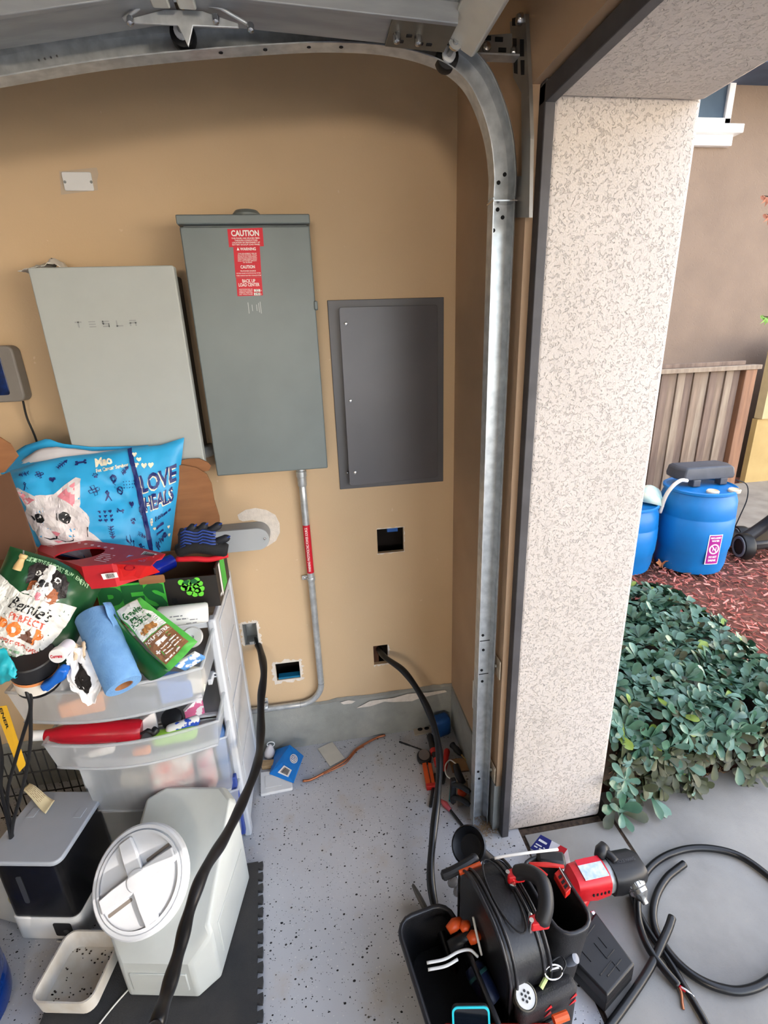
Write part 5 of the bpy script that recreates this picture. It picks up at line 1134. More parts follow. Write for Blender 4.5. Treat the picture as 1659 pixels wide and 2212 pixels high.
# ---- white cabinet at the far left
P0, P1 = at(134, 2024, Z=0), at(-66, 1970, Z=0); dv_ = (P1-P0).normalized(); nb = Vector((dv_.y, -dv_.x, 0)); nb = nb if nb.y > 0 else -nb
wc = thing('white_cabinet', 'white appliance cabinet with tan round sticker beside the feeder', 'cabinet', P0)
base = [P0, P0+dv_*.34, P0+dv_*.34+nb*.02, P0+nb*.02]
MB().rings([[p+Z_*z for p in base] for z in (.004, .30)]).build('cabinet_panel', mat('cabinet_white', (216, 214, 208), .5, var=.04), wc, bevel=.004)
SCb = lambda u, v: P0+dv_*u+Z_*v
G = Print(); G.poly(ellipse(.030, .026, 20, .115, .105)); G.v = [(a, b) for a, b in G.v]
sw = lambda u, v: P0+dv_*(-u)+Z_*v
G.v = [(-a, b) for a, b in G.v]; G.build('tan_sticker', mat('tan_sticker', (206, 192, 146), .6, rgb2=(190, 174, 124), scale=50), sw, wc, eps=.001)
G = Print(); G.ring(-.115, .105, .015, .010, .003, 14, 0, 300); G.line([(-.12, .115), (-.108, .10), (-.10, .096)], .003); G.build('sticker_print', mat('sticker_ink', (110, 96, 60), .6), sw, wc, eps=.002)
# ---- cream paper tag on the feeder lid
t0 = [at(48, 1706, Z=.335), at(64, 1692, Z=.345), at(118, 1728, Z=.318), at(98, 1757, Z=.312)]
q_ = quad(t0[0], t0[1], t0[2], t0[3])
o = MB().grid(lambda u, v: q_(v, 1-u)+Z_*(.006*math.sin(u*6)), 14, 5).build('paper_tag', mat('cream_paper', (222, 208, 168), .7, var=.1), smooth=True, solid=.0008); props(o, 'cream paper care tag curling over the grey feeder lid', 'tag')
G = Print()
for k in range(6): G.greek(.1, .86-k*.13, .55, .05, k)
G.v = [(a, b) for a, b in G.v]
G.build('tag_print', mat('faded_print', (150, 124, 96), .7), lambda u, v: q_(1-v, u)+Z_*(.006*math.sin((u)*0+ (1-(u))*6)) if False else q_(v, 1-u)+Z_*(.006*math.sin(u*6)), o, eps=.001)
# ---- black wire crate behind the feeder
cr = thing('wire_crate', 'black wire crate standing behind the pet feeder', 'crate', (-.83, -.3, 0))
for k in range(14):
    x = -1.02+k*.023; MB().cyl((x, -.318+.0, .0), (x, -.318, .42), .0017, 6).build('wire', M_BLACK, cr)
for k in range(6):
    z = .03+k*.078; MB().cyl((-1.03, -.3215, z), (-.715, -.3215, z), .0022, 6).build('wire', M_BLACK, cr)
# ---- blue water jug
jg = thing('water_jug', 'blue translucent ribbed water jug beside the feeding tray', 'water jug', (-.985, -.73, 0))
MB().lathe((-.985, -.735, .001), [(.0, 0), (.118, .001), (.132, .012), (.134, .03), (.134, .07), (.126, .082), (.134, .094), (.134, .15), (.126, .162), (.134, .174), (.134, .23), (.126, .245), (.115, .28), (.06, .31), (.028, .325), (.028, .36)], 40).build('jug_body', mat('blue_jug', (18, 62, 150), .12, trans=.55, var=.1), jg, smooth='auto')
MB().lathe((-.985, -.735, .355), [(.031, 0), (.031, .02), (0, .021)], 20).build('jug_cap', mat('jug_cap', (40, 110, 200), .4), jg, smooth='auto')
o = MB().tube(spline([Vector((-.64, -.615, .005)), Vector((-.72, -.595, .004)), Vector((-.76, -.60, .004)), Vector((-.80, -.59, .004))], 6), .0022, 6).build('thin_cable', mat('white_cord', (214, 212, 206), .5), smooth=True); props(o, 'thin white cord behind the feeding tray', 'cord')
o = MB().tube(spline([at(302, 2112, Z=.0145), at(275, 2140, Z=.0145), at(240, 2180, Z=.0145), at(205, 2225, Z=.0145), at(150, 2300, Z=.0145)], 6), .0022, 6).build('mat_cord', MATS['white_cord'], smooth=True); props(o, 'thin white cord lying straight across the black mat', 'cord')
# ================================================================ heavy black cables
M_CABLE = mat('black_cable', (20, 20, 22), .33, var=.3, scale=60)
c1 = spline([att(538, 1362, 1.93), att(549, 1378, 1.88), att(562, 1404, 1.80), att(570, 1450, 1.70), att(564, 1510, 1.62), att(563, 1590, 1.52), att(556, 1650, 1.42), att(525, 1730, 1.30), att(485, 1810, 1.18), att(442, 1880, 1.08), att(410, 1965, 1.0), att(388, 2050, .93), att(362, 2140, .86), att(338, 2215, .80), att(310, 2300, .76), Vector((-.40, -1.34, .30)), Vector((-.46, -1.42, .10)), Vector((-.56, -1.44, .016)), Vector((-.75, -1.40, .0155)), Vector((-.95, -1.45, .0155))], 10)
o = MB().tube(c1, [.0125+.0012*math.sin(k*.55) for k in range(len(c1))], 14).build('heavy_cable', M_CABLE, smooth=True); props(o, 'thick black cable from the metal outlet box sweeping over the food container', 'cable')
c2 = spline([att(818, 1402, 1.93), att(832, 1420, 1.87), att(872, 1450, 1.80), att(908, 1500, 1.74), att(935, 1560, 1.68), att(949, 1630, 1.62), att(946, 1710, 1.54), att(936, 1800, 1.45), att(930, 1890, 1.38), att(942, 1970, 1.32), att(968, 2060, 1.27), att(1000, 2140, 1.24), att(1010, 2170, 1.23)], 8)
o = MB().tube(c2, [.0112+.0010*math.sin(k*.5) for k in range(len(c2))], 12).build('heavy_cable', M_CABLE, smooth=True); props(o, 'thick black cable dropping from the wall cut into the tool bag', 'cable')
# ================================================================ small things on the floor by the curb
def onfloor(pts, z): return [Vector((p.x, p.y, z)) for p in (at(x, y, Z=z) for x, y in pts)]
def plate(name, label, cat, px, z0, z1, m, bevel=.001):
    a = onfloor(px, z1); return props(MB().rings([[Vector((p.x, p.y, z0)) for p in a], a]).build(name, m, bevel=bevel), label, cat)
# white switch plate box under the blue carton
sp = thing('switch_box', 'white square wall plate lying under the blue carton', 'wall plate', at(600, 1690, Z=0))
a = onfloor([(562, 1668), (628, 1660), (632, 1702), (563, 1716)], .012)
MB().rings([[Vector((p.x, p.y, .0005)) for p in a], a]).build('plate', M_WHITE, sp, bevel=.002)
b = onfloor([(572, 1676), (606, 1672), (608, 1696), (573, 1702)], .0135); MB().rings([[Vector((p.x, p.y, .012)) for p in b], b]).build('rocker', M_WHITE, sp, bevel=.001)
# bright blue carton leaning
bc = thing('blue_carton', 'small bright blue carton with round and barcode stickers', 'carton', at(620, 1690, Z=.013))
f1 = [at(626, 1609, Z=.075), at(656, 1633, Z=.085), at(641, 1667, Z=.05), at(609, 1647, Z=.045)]
f2 = [at(609, 1647, Z=.045), at(641, 1667, Z=.05), at(634, 1692, Z=.014), at(582, 1672, Z=.014)]
f3 = [at(626, 1609, Z=.075), at(609, 1647, Z=.045), at(582, 1672, Z=.014), at(595, 1640, Z=.03)]
mb = MB(); off = Vector((.010, .045, -.030))
pts = [f1[0], f1[1], f1[2], f1[3], f2[2], f2[3]]
mb.add(pts+[at(622, 1640, Z=.0135)+Vector((.03, .045, 0)), at(595, 1632, Z=.0135)+Vector((0, .03, 0))], [(0, 1, 2, 3), (3, 2, 4, 5), (0, 3, 5, 7), (1, 6, 4, 2), (0, 7, 6, 1), (5, 4, 6, 7)])
mb.build('carton_body', mat('carton_blue', (22, 128, 214), .4, rgb2=(18, 116, 200), scale=20), bc)
q1_ = quad(f1[0], f1[1], f1[2], f1[3]); G = Print(); G.poly(ellipse(.24, .24, 24, .56, .52)); G.build('round_sticker', M_WPR, q1_, bc, eps=.001)
G = Print(); [G.greek(.42, .60-k*.08, .26, .05, k) for k in range(3)]; G.ring(.56, .52, .18, .18, .02); G.build('sticker_print', mat('blue_print', (40, 80, 150), .5), q1_, bc, eps=.0018)
q2_ = quad(f2[0], f2[1], f2[2], f2[3]); G = Print(); G.rect(.22, .30, .72, .92); G.build('barcode_sticker', M_WPR, q2_, bc, eps=.001); G = Print(); G.barcode(.30, .4, .64, .84, 14); G.build('barcode', M_BPR, q2_, bc, eps=.0018)
# beige blank plate, copper strip
plate('blank_plate', 'beige rectangular blank cover plate lying on the floor', 'cover plate', [(686, 1617), (718, 1602), (745, 1638), (713, 1655)], .0005, .005, mat('beige_plastic', (206, 200, 186), .45))
o = MB().tube(spline([at(x, y, Z=.006) for x, y in ((654, 1687), (672, 1684), (700, 1670), (725, 1656), (750, 1640), (768, 1620), (790, 1606), (815, 1593), (832, 1588))], 5), .0045, 8).build('copper_strip', mat('copper', (196, 124, 84), .35, .7, rgb2=(170, 110, 80), scale=50), smooth=True); props(o, 'thin bent strip of bare copper on the floor', 'wire')
o = MB().tube(spline([at(x, y, Z=.011) for x, y in ((700, 1672), (726, 1660), (748, 1648), (770, 1622), (786, 1612))], 5), .0022, 6).build('copper_wire', MATS['copper'], smooth=True); props(o, 'short loose copper wire lying along the copper strip', 'wire')
# crumpled white pouch with loop
wp_ = thing('small_pouch', 'small crumpled white pouch with string loop beside the curb', 'pouch', at(580, 1630, Z=0))
pc = at(580, 1622, Z=.03); mb = MB()
mb.lathe(pc-Z_*.03, [(.008, 0), (.018, .006), (.021, .022), (.016, .042), (.007, .058), (.003, .062)], 16, (.15, 0, 1)); mb.v = [p+Vector((.004*fbm(p*60), .004*fbm(p*60+Vector((5, 0, 0))), 0)) for p in mb.v]
mb.build('pouch_body', mat('pouch_white_cloth', (214, 206, 204), .7), wp_, smooth=True)
MB().tube([pc+Vector((.012+.014*math.cos(t), 0, .030+.012*math.sin(t))) for t in [2*math.pi*k/16 for k in range(17)]], .002, 6).build('loop', M_WHITE, wp_, smooth=True)
plate('wood_offcut', 'small tan wood offcut under the white pouch', 'wood block', [(564, 1642), (592, 1640), (592, 1652), (565, 1656)], .0005, .018, mat('tan_wood', (186, 156, 116), .7, rgb2=(160, 130, 92), scale=30, stretch=(1, 6, 1)))
# loose socket plate by the curb
o = plate('outlet_plate', 'tan outlet cover plate lying against the curb', 'cover plate', [(892, 1568), (934, 1562), (938, 1580), (896, 1588)], .0005, .006, mat('tan_plastic', (176, 164, 146), .5))
q_ = quad(*onfloor([(892, 1568), (934, 1562), (938, 1580), (896, 1588)], .006)); G = Print(); G.poly(ellipse(.13, .18, 14, .32, .5)); G.poly(ellipse(.13, .18, 14, .66, .5)); G.build('slots', M_SLOT, q_, o, eps=.0008)
# ---- hand tools heaped in the corner
M_REDT = mat('tool_red', (196, 40, 34), .4, var=.1); M_ORT = mat('tool_orange', (222, 88, 36), .4, var=.1); M_BLKT = mat('tool_black', (28, 28, 30), .45)
def handle_tool(name, label, cat, p0, p1, r, body, tip=None, tipr=.003, tipl=.06, collar=None):
    t = thing(name, label, cat, p0); d = (p1-p0); L = d.length
    MB().lathe(p0, [(.0, 0), (r*.8, .001), (r, L*.08), (r*.82, L*.3), (r, L*.55), (r*.8, L*.85), (r*.5, L), (0, L)], 14, d).build('grip', body, t, smooth='auto')
    if collar: MB().lathe(p0+d*.62, [(r*1.06, 0), (r*1.06, L*.16)], 14, d).build('collar', collar, t, smooth='auto')
    if tip: MB().cyl(p1-d.normalized()*.002, p1+d.normalized()*tipl, tipr, 8).build('shaft', tip, t, smooth='auto')
    return t
handle_tool('cable_knife', 'black handled cable tool with red collar leaning in the corner', 'hand tool', at(928, 1588, Z=.035), at(942, 1640, Z=.022), .014, M_BLKT, M_REDT, .011, .03, M_REDT)
handle_tool('red_plier', 'red handled pliers half hidden behind the hanging cable', 'pliers', at(966, 1620, Z=.02), at(957, 1672, Z=.02), .012, M_REDT, M_BLKT, .012, .035)
handle_tool('black_screwdriver', 'black screwdriver lying at the foot of the blue pouch', 'screwdriver', at(975, 1607, Z=.025), at(996, 1630, Z=.018), .013, M_BLKT, mat('brass', (190, 160, 100), .3, .8), .0025, .05)
handle_tool('slim_probe', 'thin black probe lying left of the corner tools', 'probe', at(862, 1602, Z=.012), at(890, 1612, Z=.014), .004, M_BLKT, M_BLKT, .0028, .05)
# dial tape
dt = thing('dial_gauge', 'small round black dial gauge on the floor', 'gauge', at(916, 1632, Z=0))
dc = at(916, 1632, Z=.018); MB().lathe(dc-Z_*.017, [(.0, 0), (.026, .001), (.028, .006), (.028, .018), (.024, .022), (.022, .020), (0, .020)], 28, (0, -.25, 1)).build('dial_case', M_BLKT, dt, smooth='auto')
MB().lathe(dc+Vector((0, -.001, .0045)), [(.0, 0), (.0215, .0), (.0215, .0012), (0, .0012)], 24, (0, -.25, 1)).build('dial_face', mat('dial_grey', (116, 108, 104), .3), dt)
# orange stripper
os_ = thing('orange_stripper', 'orange folding wire stripper lying on the floor', 'wire stripper', at(930, 1670, Z=0))
for px in ([(912, 1648), (921, 1646), (931, 1694), (921, 1698)], [(924, 1646), (932, 1648), (940, 1692), (933, 1696)]):
    a = onfloor(px, .018); MB().rings([[Vector((p.x, p.y, .001)) for p in a], a]).build('jaw', M_ORT, os_, bevel=.002)
a = onfloor([(919, 1692), (941, 1689), (943, 1697), (922, 1700)], .020); MB().rings([[Vector((p.x, p.y, .001)) for p in a], a]).build('cross_bar', M_REDT, os_, bevel=.002)
# tester with red and grey body
ts = thing('circuit_tester', 'orange and grey circuit tester standing by the track foot', 'tester', at(995, 1720, Z=0))
a = onfloor([(985, 1688), (1010, 1684), (1014, 1722), (988, 1730)], .03); MB().rings([[Vector((p.x, p.y, .0005)) for p in a], a]).build('tester_base', mat('warm_grey', (146, 134, 120), .5), ts, bevel=.003)
MB().lathe(at(998, 1712, Z=.03), [(.016, 0), (.016, .02), (.013, .03), (0, .031)], 18, (0, -.3, 1)).build('orange_cap', mat('tester_orange', (226, 72, 30), .4), ts, smooth='auto')
hx_ = at(992, 1672, Z=.055); MB().tube([at(984, 1652, Z=.075), at(990, 1672, Z=.062), at(1000, 1692, Z=.052)], [.012, .014, .012], 12).build('black_grip', M_BLKT, ts, smooth=True)
MB().tube(spline([at(985, 1650, Z=.06), at(972, 1642, Z=.05), at(962, 1655, Z=.05), at(965, 1675, Z=.05), at(985, 1688, Z=.05)], 6), .0025, 6).build('white_lead', M_WHITE, ts, smooth=True)
# pens and drill bit
o = MB().cyl(at(940, 1672, Z=.008), at(930, 1742, Z=.008), .006, 10).build('marker_pen', M_BLKT, smooth='auto'); props(o, 'black marker pen lying beside the hanging cable', 'pen')
o = MB().cyl(at(976, 1690, Z=.007), at(973, 1730, Z=.007), .006, 10).build('teal_pen', mat('teal_pen', (36, 134, 140), .4), smooth='auto'); props(o, 'teal pen lying beside the circuit tester', 'pen')
db = thing('spade_bit', 'pink handled bit with dark shaft lying on the floor', 'drill bit', at(975, 1745, Z=0))
MB().tube([at(952, 1728, Z=.009), at(962, 1738, Z=.009), at(973, 1750, Z=.008)], [.004, .011, .006], 10).build('pink_sleeve', mat('pink_plastic', (196, 84, 90), .4), db, smooth=True)
MB().cyl(at(973, 1750, Z=.008), at(1003, 1788, Z=.006), .0045, 8).build('shaft', M_BLKT, db, smooth='auto')
# blue pouch in the corner, cardboard scrap, black clips
bp_ = MB().box((-.036, -.026, 0), (.036, .026, .088)); bp_.v = [p+Vector((.006*math.sin(p.z*40), 0, 0)) for p in bp_.v]
xf(bp_, Matrix.Translation((.425, -.058, .0005)) @ Matrix.Rotation(.25, 4, 'Z')); o = bp_.build('blue_pouch', mat('pouch_royal_blue', (18, 74, 138), .55, rgb2=(14, 60, 120), scale=30, bump=.3, bscale=100), bevel=.016, seg=3); props(o, 'royal blue cloth tool pouch standing in the corner', 'pouch')
plate('card_scrap', 'flat piece of brown cardboard under the corner tools', 'cardboard', [(970, 1640), (1022, 1634), (1024, 1662), (978, 1668)], .0005, .006, mat('scrap_card', (156, 122, 88), .8))
cl = thing('clamp_pair', 'black spring clamp gripping the foot of the track', 'clamp', at(1015, 1690, Z=.05))
for z in (.115, .060): MB().tube(spline([Vector((.372, -.40, z)), Vector((.395, -.425, z+.012)), Vector((.418, -.445, z+.004))], 4), [.009]*8+[.006], 10).build('jaw', M_BLKT, cl, smooth=True)
MB().box((.366, -.404, .03), (.384, -.384, .13)).build('spring_block', M_BLKT, cl, bevel=.004)
# straw litter at the track foot
rnd = random.Random(9); mb = MB()
for k in range(160):
    c = Vector((rnd.gauss(.458, .022), rnd.gauss(-.485, .020), .002+rnd.random()*.010)); a_ = rnd.random()*6.28; l_ = rnd.uniform(.008, .022); d = Vector((math.cos(a_), math.sin(a_), rnd.uniform(-.2, .3)))*l_
    n_ = Vector((-d.y, d.x, 0)).normalized()*.0007
    mb.add([c-d/2-n_, c-d/2+n_, c+d/2+n_, c+d/2-n_], [(0, 1, 2, 3)])
o = mb.build('straw_litter', mat('dry_straw', (168, 138, 98), .9, rgb2=(120, 92, 64), scale=80), fix=False, kind='stuff'); props(o, 'dry straw litter gathered at the foot of the track', 'litter')
# ================================================================ tool bag
M_NYL = mat('black_nylon', (25, 25, 27), .62, rgb2=(33, 33, 36), scale=14, bump=.35, bscale=420)
M_VIN = mat('black_vinyl', (34, 34, 37), .38, rgb2=(26, 26, 28), scale=8, bump=.12, bscale=160)
tb_ = thing('tool_bag', 'open black tool bag with red ended carry handle', 'tool bag', (.35, -.90, 0))
MBg = Matrix.Translation((.352, -.872, .001)) @ Matrix.Rotation(math.radians(9), 4, 'Z')
def arch(L, H, r, n=8):
    return [(-L, 0), (L, 0)]+[(L-r+r*math.cos(math.radians(90*k/n)), H-r+r*math.sin(math.radians(90*k/n))) for k in range(n+1)]+[(-L+r+r*math.cos(math.radians(90+90*k/n)), H-r+r*math.sin(math.radians(90+90*k/n))) for k in range(n+1)]
mb = MB().prism(arch(.122, .300, .10), Y_, Z_, X_, (0, 0, 0), -.052, .052); xf(mb, MBg).build('center_body', M_VIN, tb_, bevel=.010, seg=3)
for x in (-.050, -.034, .034, .050):   # piping bands round the arch
    pts = [Vector((x, y, z)) for y, z in arch(.124, .302, .102)[1:]]+[Vector((x, -.124, 0))]
    xf(MB().tube(pts, .0036, 8), MBg).build('piping', mat('shiny_piping', (44, 44, 47), .3), tb_, smooth=True)
pts = [Vector((.0+.026*math.cos(t), .0+.085*math.sin(t), .3015)) for t in [2*math.pi*k/28 for k in range(28)]]
xf(MB().tube(pts+pts[:1], .0022, 6), MBg).build('stitch_oval', M_NYL, tb_, smooth=True)
def tub(x0, x1, y0, y1, z0, z1, t, nm, m, r=.03, lean=0.):
    w_, h_ = x1-x0, y1-y0; cx, cy = (x0+x1)/2, (y0+y1)/2
    R = lambda s, z, k: [Vector((cx+x+lean*(z/z1)*k, cy+y, z)) for x, y in rrect(w_-2*s, h_-2*s, max(.004, r-s), 4)]
    mb = MB().rings([R(.004, z0, 1), R(0, z0+.01, 1), R(0, z1, 1), R(t, z1, 1), R(t, z0+.02, 1)]); o = xf(mb, MBg).build(nm, m, tb_, smooth='auto')
    xf(MB().tube([p for p in R(t/2, z1+.001, 1)]+[R(t/2, z1+.001, 1)[0]], t*.62, 8), MBg).build('rim_piping', MATS['shiny_piping'], o, smooth=True)
    return o
tub(-.205, -.056, -.190, .110, 0, .165, .010, 'open_left_half', M_NYL, .045, -.03)
tub(.056, .155, -.100, .085, 0, .245, .008, 'open_right_half', M_NYL, .04, .035)
mb = MB().box((-.045, -.160, .02), (.10, -.124, .19)); xf(mb, MBg).build('front_pouch', M_NYL, tb_, bevel=.014, seg=3)
for y, z in ((-.1615, .145), (-.1615, .165)):
    for x in (.012, .075): xf(MB().prism([(x, z), (x+.018, z+.004), (x+.014, z+.014)], X_, Z_, Y_, (0, y, 0), 0, .001), MBg).build('red_flash', mat('red_flash', (196, 30, 36), .4), tb_)
xf(MB().box((.012, -.167, .085), (.060, -.159, .130)), MBg).build('buckle', M_BLKT, tb_, bevel=.003)
# handle: grip on two red ends with steel pins
h0, h1 = at(1112, 1886, Z=.322), at(1168, 1998, Z=.322); hm = (h0+h1)/2
gr = spline([h0, h0.lerp(h1, .18)+Vector((.022, 0, .026)), hm+Vector((.034, 0, .040)), h0.lerp(h1, .82)+Vector((.022, 0, .026)), h1], 6)
MB().tube(gr, [.010]+[.0165]*(len(gr)-2)+[.010], 14).build('handle_grip', mat('rubber_grip', (30, 30, 32), .5), tb_, smooth=True)
for p, s in ((h0, -1), (h1, 1)):
    MB().prism([(-.018, -.010), (.022, -.012), (.030, .004), (.014, .014), (-.018, .010)], X_, Y_, Z_, p+Vector((-.004, s*.006, 0)), -.012, .012).build('handle_end', mat('handle_red', (206, 28, 34), .35), tb_, bevel=.004)
    MB().cyl(p+Vector((-.020, s*.004, -.020)), p+Vector((-.020, s*.004, .016)), .005, 12).build('handle_pin', M_STEEL, tb_, smooth='auto')
    MB().lathe(p+Vector((-.012, s*.020, -.010)), [(.0, -.002), (.008, 0), (.004, .010), (0, .014)], 12, (0, s*.6, .8)).build('rivet', M_STEEL, tb_, smooth='auto')
# ---- things in and on the bag
def tool(name, label, cat, parts, loc):
    t = thing(name, label, cat, loc)
    for nm, mb, m, kw in parts: mb.build(nm, m, t, **kw)
    return t
SM = dict(smooth='auto')
wl_ = at(1012, 1826, Z=.20); ax = Vector((-.45, -.35, .75)).normalized()
tool('work_light', 'black round headed work light behind the tool bag', 'work light', [('lamp_head', MB().lathe(wl_-ax*.05, [(.020, -.04), (.026, 0), (.044, .032), (.048, .046), (.045, .052), (.040, .046), (.030, .03), (0, .028)], 28, ax), M_BLKT, SM), ('lamp_stem', MB().tube([wl_-ax*.07, wl_-ax*.11+Vector((.03, -.02, -.03)), Vector((.40, -.735, .12))], .016, 12), M_BLKT, SM), ('lamp_ring', MB().lathe(wl_-ax*.004, [(.0465, 0), (.050, .003), (.0465, .007)], 28, ax, cap=False), MATS['shiny_piping'], SM)], wl_)
for k in range(3): pass
tool('utility_knife', 'black and orange utility knife resting on the bag edge', 'knife', [('knife_body', MB().tube(spline([at(953, 1893, Z=.25), at(975, 1884, Z=.255), at(1005, 1868, Z=.26), at(1030, 1852, Z=.26)], 5), [.006]+[.012]*13+[.013, .010], 10), M_BLKT, SM), ('orange_edge', MB().tube([at(992, 1886, Z=.262), at(1038, 1866, Z=.266)], .006, 8), M_ORT, SM)], at(990, 1875, Z=.25))
o = MB().tube(spline([at(1068, 1854, Z=.32), at(1100, 1848, Z=.325), at(1150, 1841, Z=.325), at(1205, 1835, Z=.31)], 5), .0035, 6).build('zip_tie', mat('white_nylon', (226, 222, 214), .4), smooth=True); props(o, 'white nylon zip tie lying across the bag top', 'zip tie')
tool('red_cutter', 'red handled cutter poking from the rear of the bag', 'cutter', [('upper_handle', MB().tube([at(1143, 1866, Z=.27), at(1180, 1868, Z=.275), at(1218, 1872, Z=.27)], [.004, .006, .004], 8), M_REDT, SM), ('lower_handle', MB().tube(spline([at(1145, 1868, Z=.27), at(1165, 1878, Z=.27), at(1182, 1892, Z=.265)], 4), .004, 8), M_REDT, SM), ('black_jaw', MB().box((-.02, -.02, -.02), (.02, .02, .02)) and xf(MB().box((-.035, -.018, -.012), (.035, .018, .012)), Matrix.Translation(at(1190, 1856, Z=.25)) @ Matrix.Rotation(-.3, 4, 'Z')), M_BLKT, dict(bevel=.008))], at(1180, 1870, Z=.2))
lv = thing('red_level', 'small red torpedo level standing in the bag pocket', 'level', at(1210, 1910, Z=.2))
a, b = at(1197, 1886, Z=.275), at(1222, 1930, Z=.275); d = b-a; e = Vector((.7, .25, .2)).normalized()
MB().hexa([p+q for q in (Vector((0, 0, -.02)), Vector((0, 0, .0))) for p in (a, b, b+e*.018, a+e*.018)]).build('level_body', M_REDT, lv, bevel=.002)
for t in (.25, .5, .72): MB().hexa([a.lerp(b, t)+e*.004+q for q in (Vector((0, 0, -.001)), Vector((0, 0, .0015))) for q in (q, q+d*.13, q+d*.13+e*.009, q+e*.009)]).build('vial_window', M_BLKT, lv)
MB().tube([a+e*.017+Z_*.003, b+e*.017+Z_*.003], .0018, 6).build('steel_edge', M_STEEL, lv)
# pliers with orange grips in the open half
pl = thing('orange_pliers', 'pliers with orange and black grips in the open bag half', 'pliers', at(990, 2000, Z=.1))
for a_, b_ in (((968, 2010), (995, 1990)), ((996, 2010), (1012, 1998)), ((1012, 2032), (1034, 2020))):
    p0, p1 = at(*a_, Z=.175), at(*b_, Z=.175); MB().tube([p0, (p0+p1)/2+Z_*.004, p1], [.010, .014, .010], 10).build('grip', M_ORT, pl, smooth=True)
MB().tube([at(970, 2046, Z=.165), at(1010, 2022, Z=.17), at(1050, 2000, Z=.17)], .013, 10).build('black_shank', M_BLKT, pl, smooth=True)
tool('blue_pump', 'dark blue cordless tool with three pins in the bag', 'power tool', [('tool_body', MB().tube(spline([at(1020, 2086, Z=.14), at(1040, 2120, Z=.13), at(1065, 2165, Z=.11)], 4), [.020]+[.024]*7+[.020], 14), mat('navy_plastic', (22, 34, 66), .45), SM), ('band', MB().cyl(at(1031, 2104, Z=.138), at(1035, 2111, Z=.136), .0255, 16), mat('teal_band', (40, 84, 84), .45), SM)]+[('pin', MB().cyl(at(1010+k*5, 2080-k*1.5, Z=.15), at(1014+k*5, 2090-k*1.5, Z=.14), .0018, 6), M_STEEL, SM) for k in range(3)], at(1040, 2120, Z=.03))
o = MB().tube(spline([at(1022, 1980, Z=.21), at(1028, 2010, Z=.20), at(1036, 2045, Z=.18), at(1040, 2062, Z=.16)], 5), .0030, 6).build('white_wire', M_WHITE, smooth=True); props(o, 'stiff white wire standing up in the open bag', 'wire')
zt2 = spline([at(922, 2080, Z=.185), at(960, 2072, Z=.19), at(990, 2056, Z=.19), at(1015, 2052, Z=.18), at(1032, 2066, Z=.16)], 6)
o = MB().tube(zt2, .0034, 6).build('cable_tie', M_WHITE, smooth=True); props(o, 'white cable tie looped round cable in the bag', 'zip tie')
o = MB().tube([p+Vector((0, -.012, -.002)) for p in zt2[:12]], .0034, 6).build('cable_tie', M_WHITE, smooth=True); props(o, 'short white cable tie end beside the looped one', 'zip tie')
# flashlight head
fl_ = at(1136, 2152, Z=.20); fa = Vector((.05, -.45, .9)).normalized()
ft = tool('flashlight', 'grey flashlight with ring of small lamps in front pocket', 'flashlight', [('barrel', MB().lathe(fl_-fa*.10, [(.016, 0), (.017, .05), (.024, .075), (.0245, .098), (.022, .100), (.021, .097), (0, .097)], 24, fa), mat('gunmetal', (96, 94, 86), .4, .4), SM), ('lens', MB().lathe(fl_-fa*.0025, [(.0, 0), (.0205, 0), (.0205, .001), (0, .001)], 24, fa), mat('lens_grey', (200, 200, 196), .2), {})], fl_-Z_*.1)
f1_ = fa.cross(X_).normalized(); f2_ = fa.cross(f1_)
for k in range(7):
    r_ = .0 if k == 6 else .0085; t = k*math.pi/3; c = fl_+f1_*r_*math.cos(t)+f2_*r_*math.sin(t); MB().lathe(c-fa*.0008, [(.0, 0), (.0026, 0), (.0024, .0012), (0, .0014)], 8, fa).build('led', M_BLKT, ft)
# carabiner and tag
kc = thing('key_clip', 'steel key clip with pale green tag on the bag front', 'key clip', at(1195, 2105, Z=.23))
cc = at(1196, 2100, Z=.215); MB().tube([cc+Vector((.020*math.cos(t), .008*math.sin(t), .010*math.sin(t))) for t in [2*math.pi*k/20 for k in range(21)]], .0022, 6).build('steel_ring', M_STEEL, kc, smooth=True)
MB().prism(rrect(.022, .010, .004), X_, Z_, Y_, at(1198, 2094, Z=.218), -.002, .002).build('clip_plate', M_STEEL, kc, bevel=.001)
MB().tube([at(1182, 2108, Z=.205), at(1168, 2134, Z=.195)], .005, 8).build('green_tag', mat('pale_green_tag', (196, 214, 140), .5), kc, smooth='auto')
MB().tube(spline([at(1185, 2082, Z=.22), at(1210, 2066, Z=.225), at(1222, 2082, Z=.225), at(1215, 2100, Z=.222)], 5), .002, 6).build('black_loop', M_BLKT, kc, smooth=True)
o = MB().lathe(at(1236, 2072, Z=.17), [(.0, -.02), (.011, -.018), (.012, 0), (.010, .012), (0, .014)], 16, (.4, -.3, .7)).build('grey_knob', mat('grey_blue_knob', (110, 116, 128), .4), smooth='auto'); props(o, 'small grey knob at the right side of the bag', 'knob')
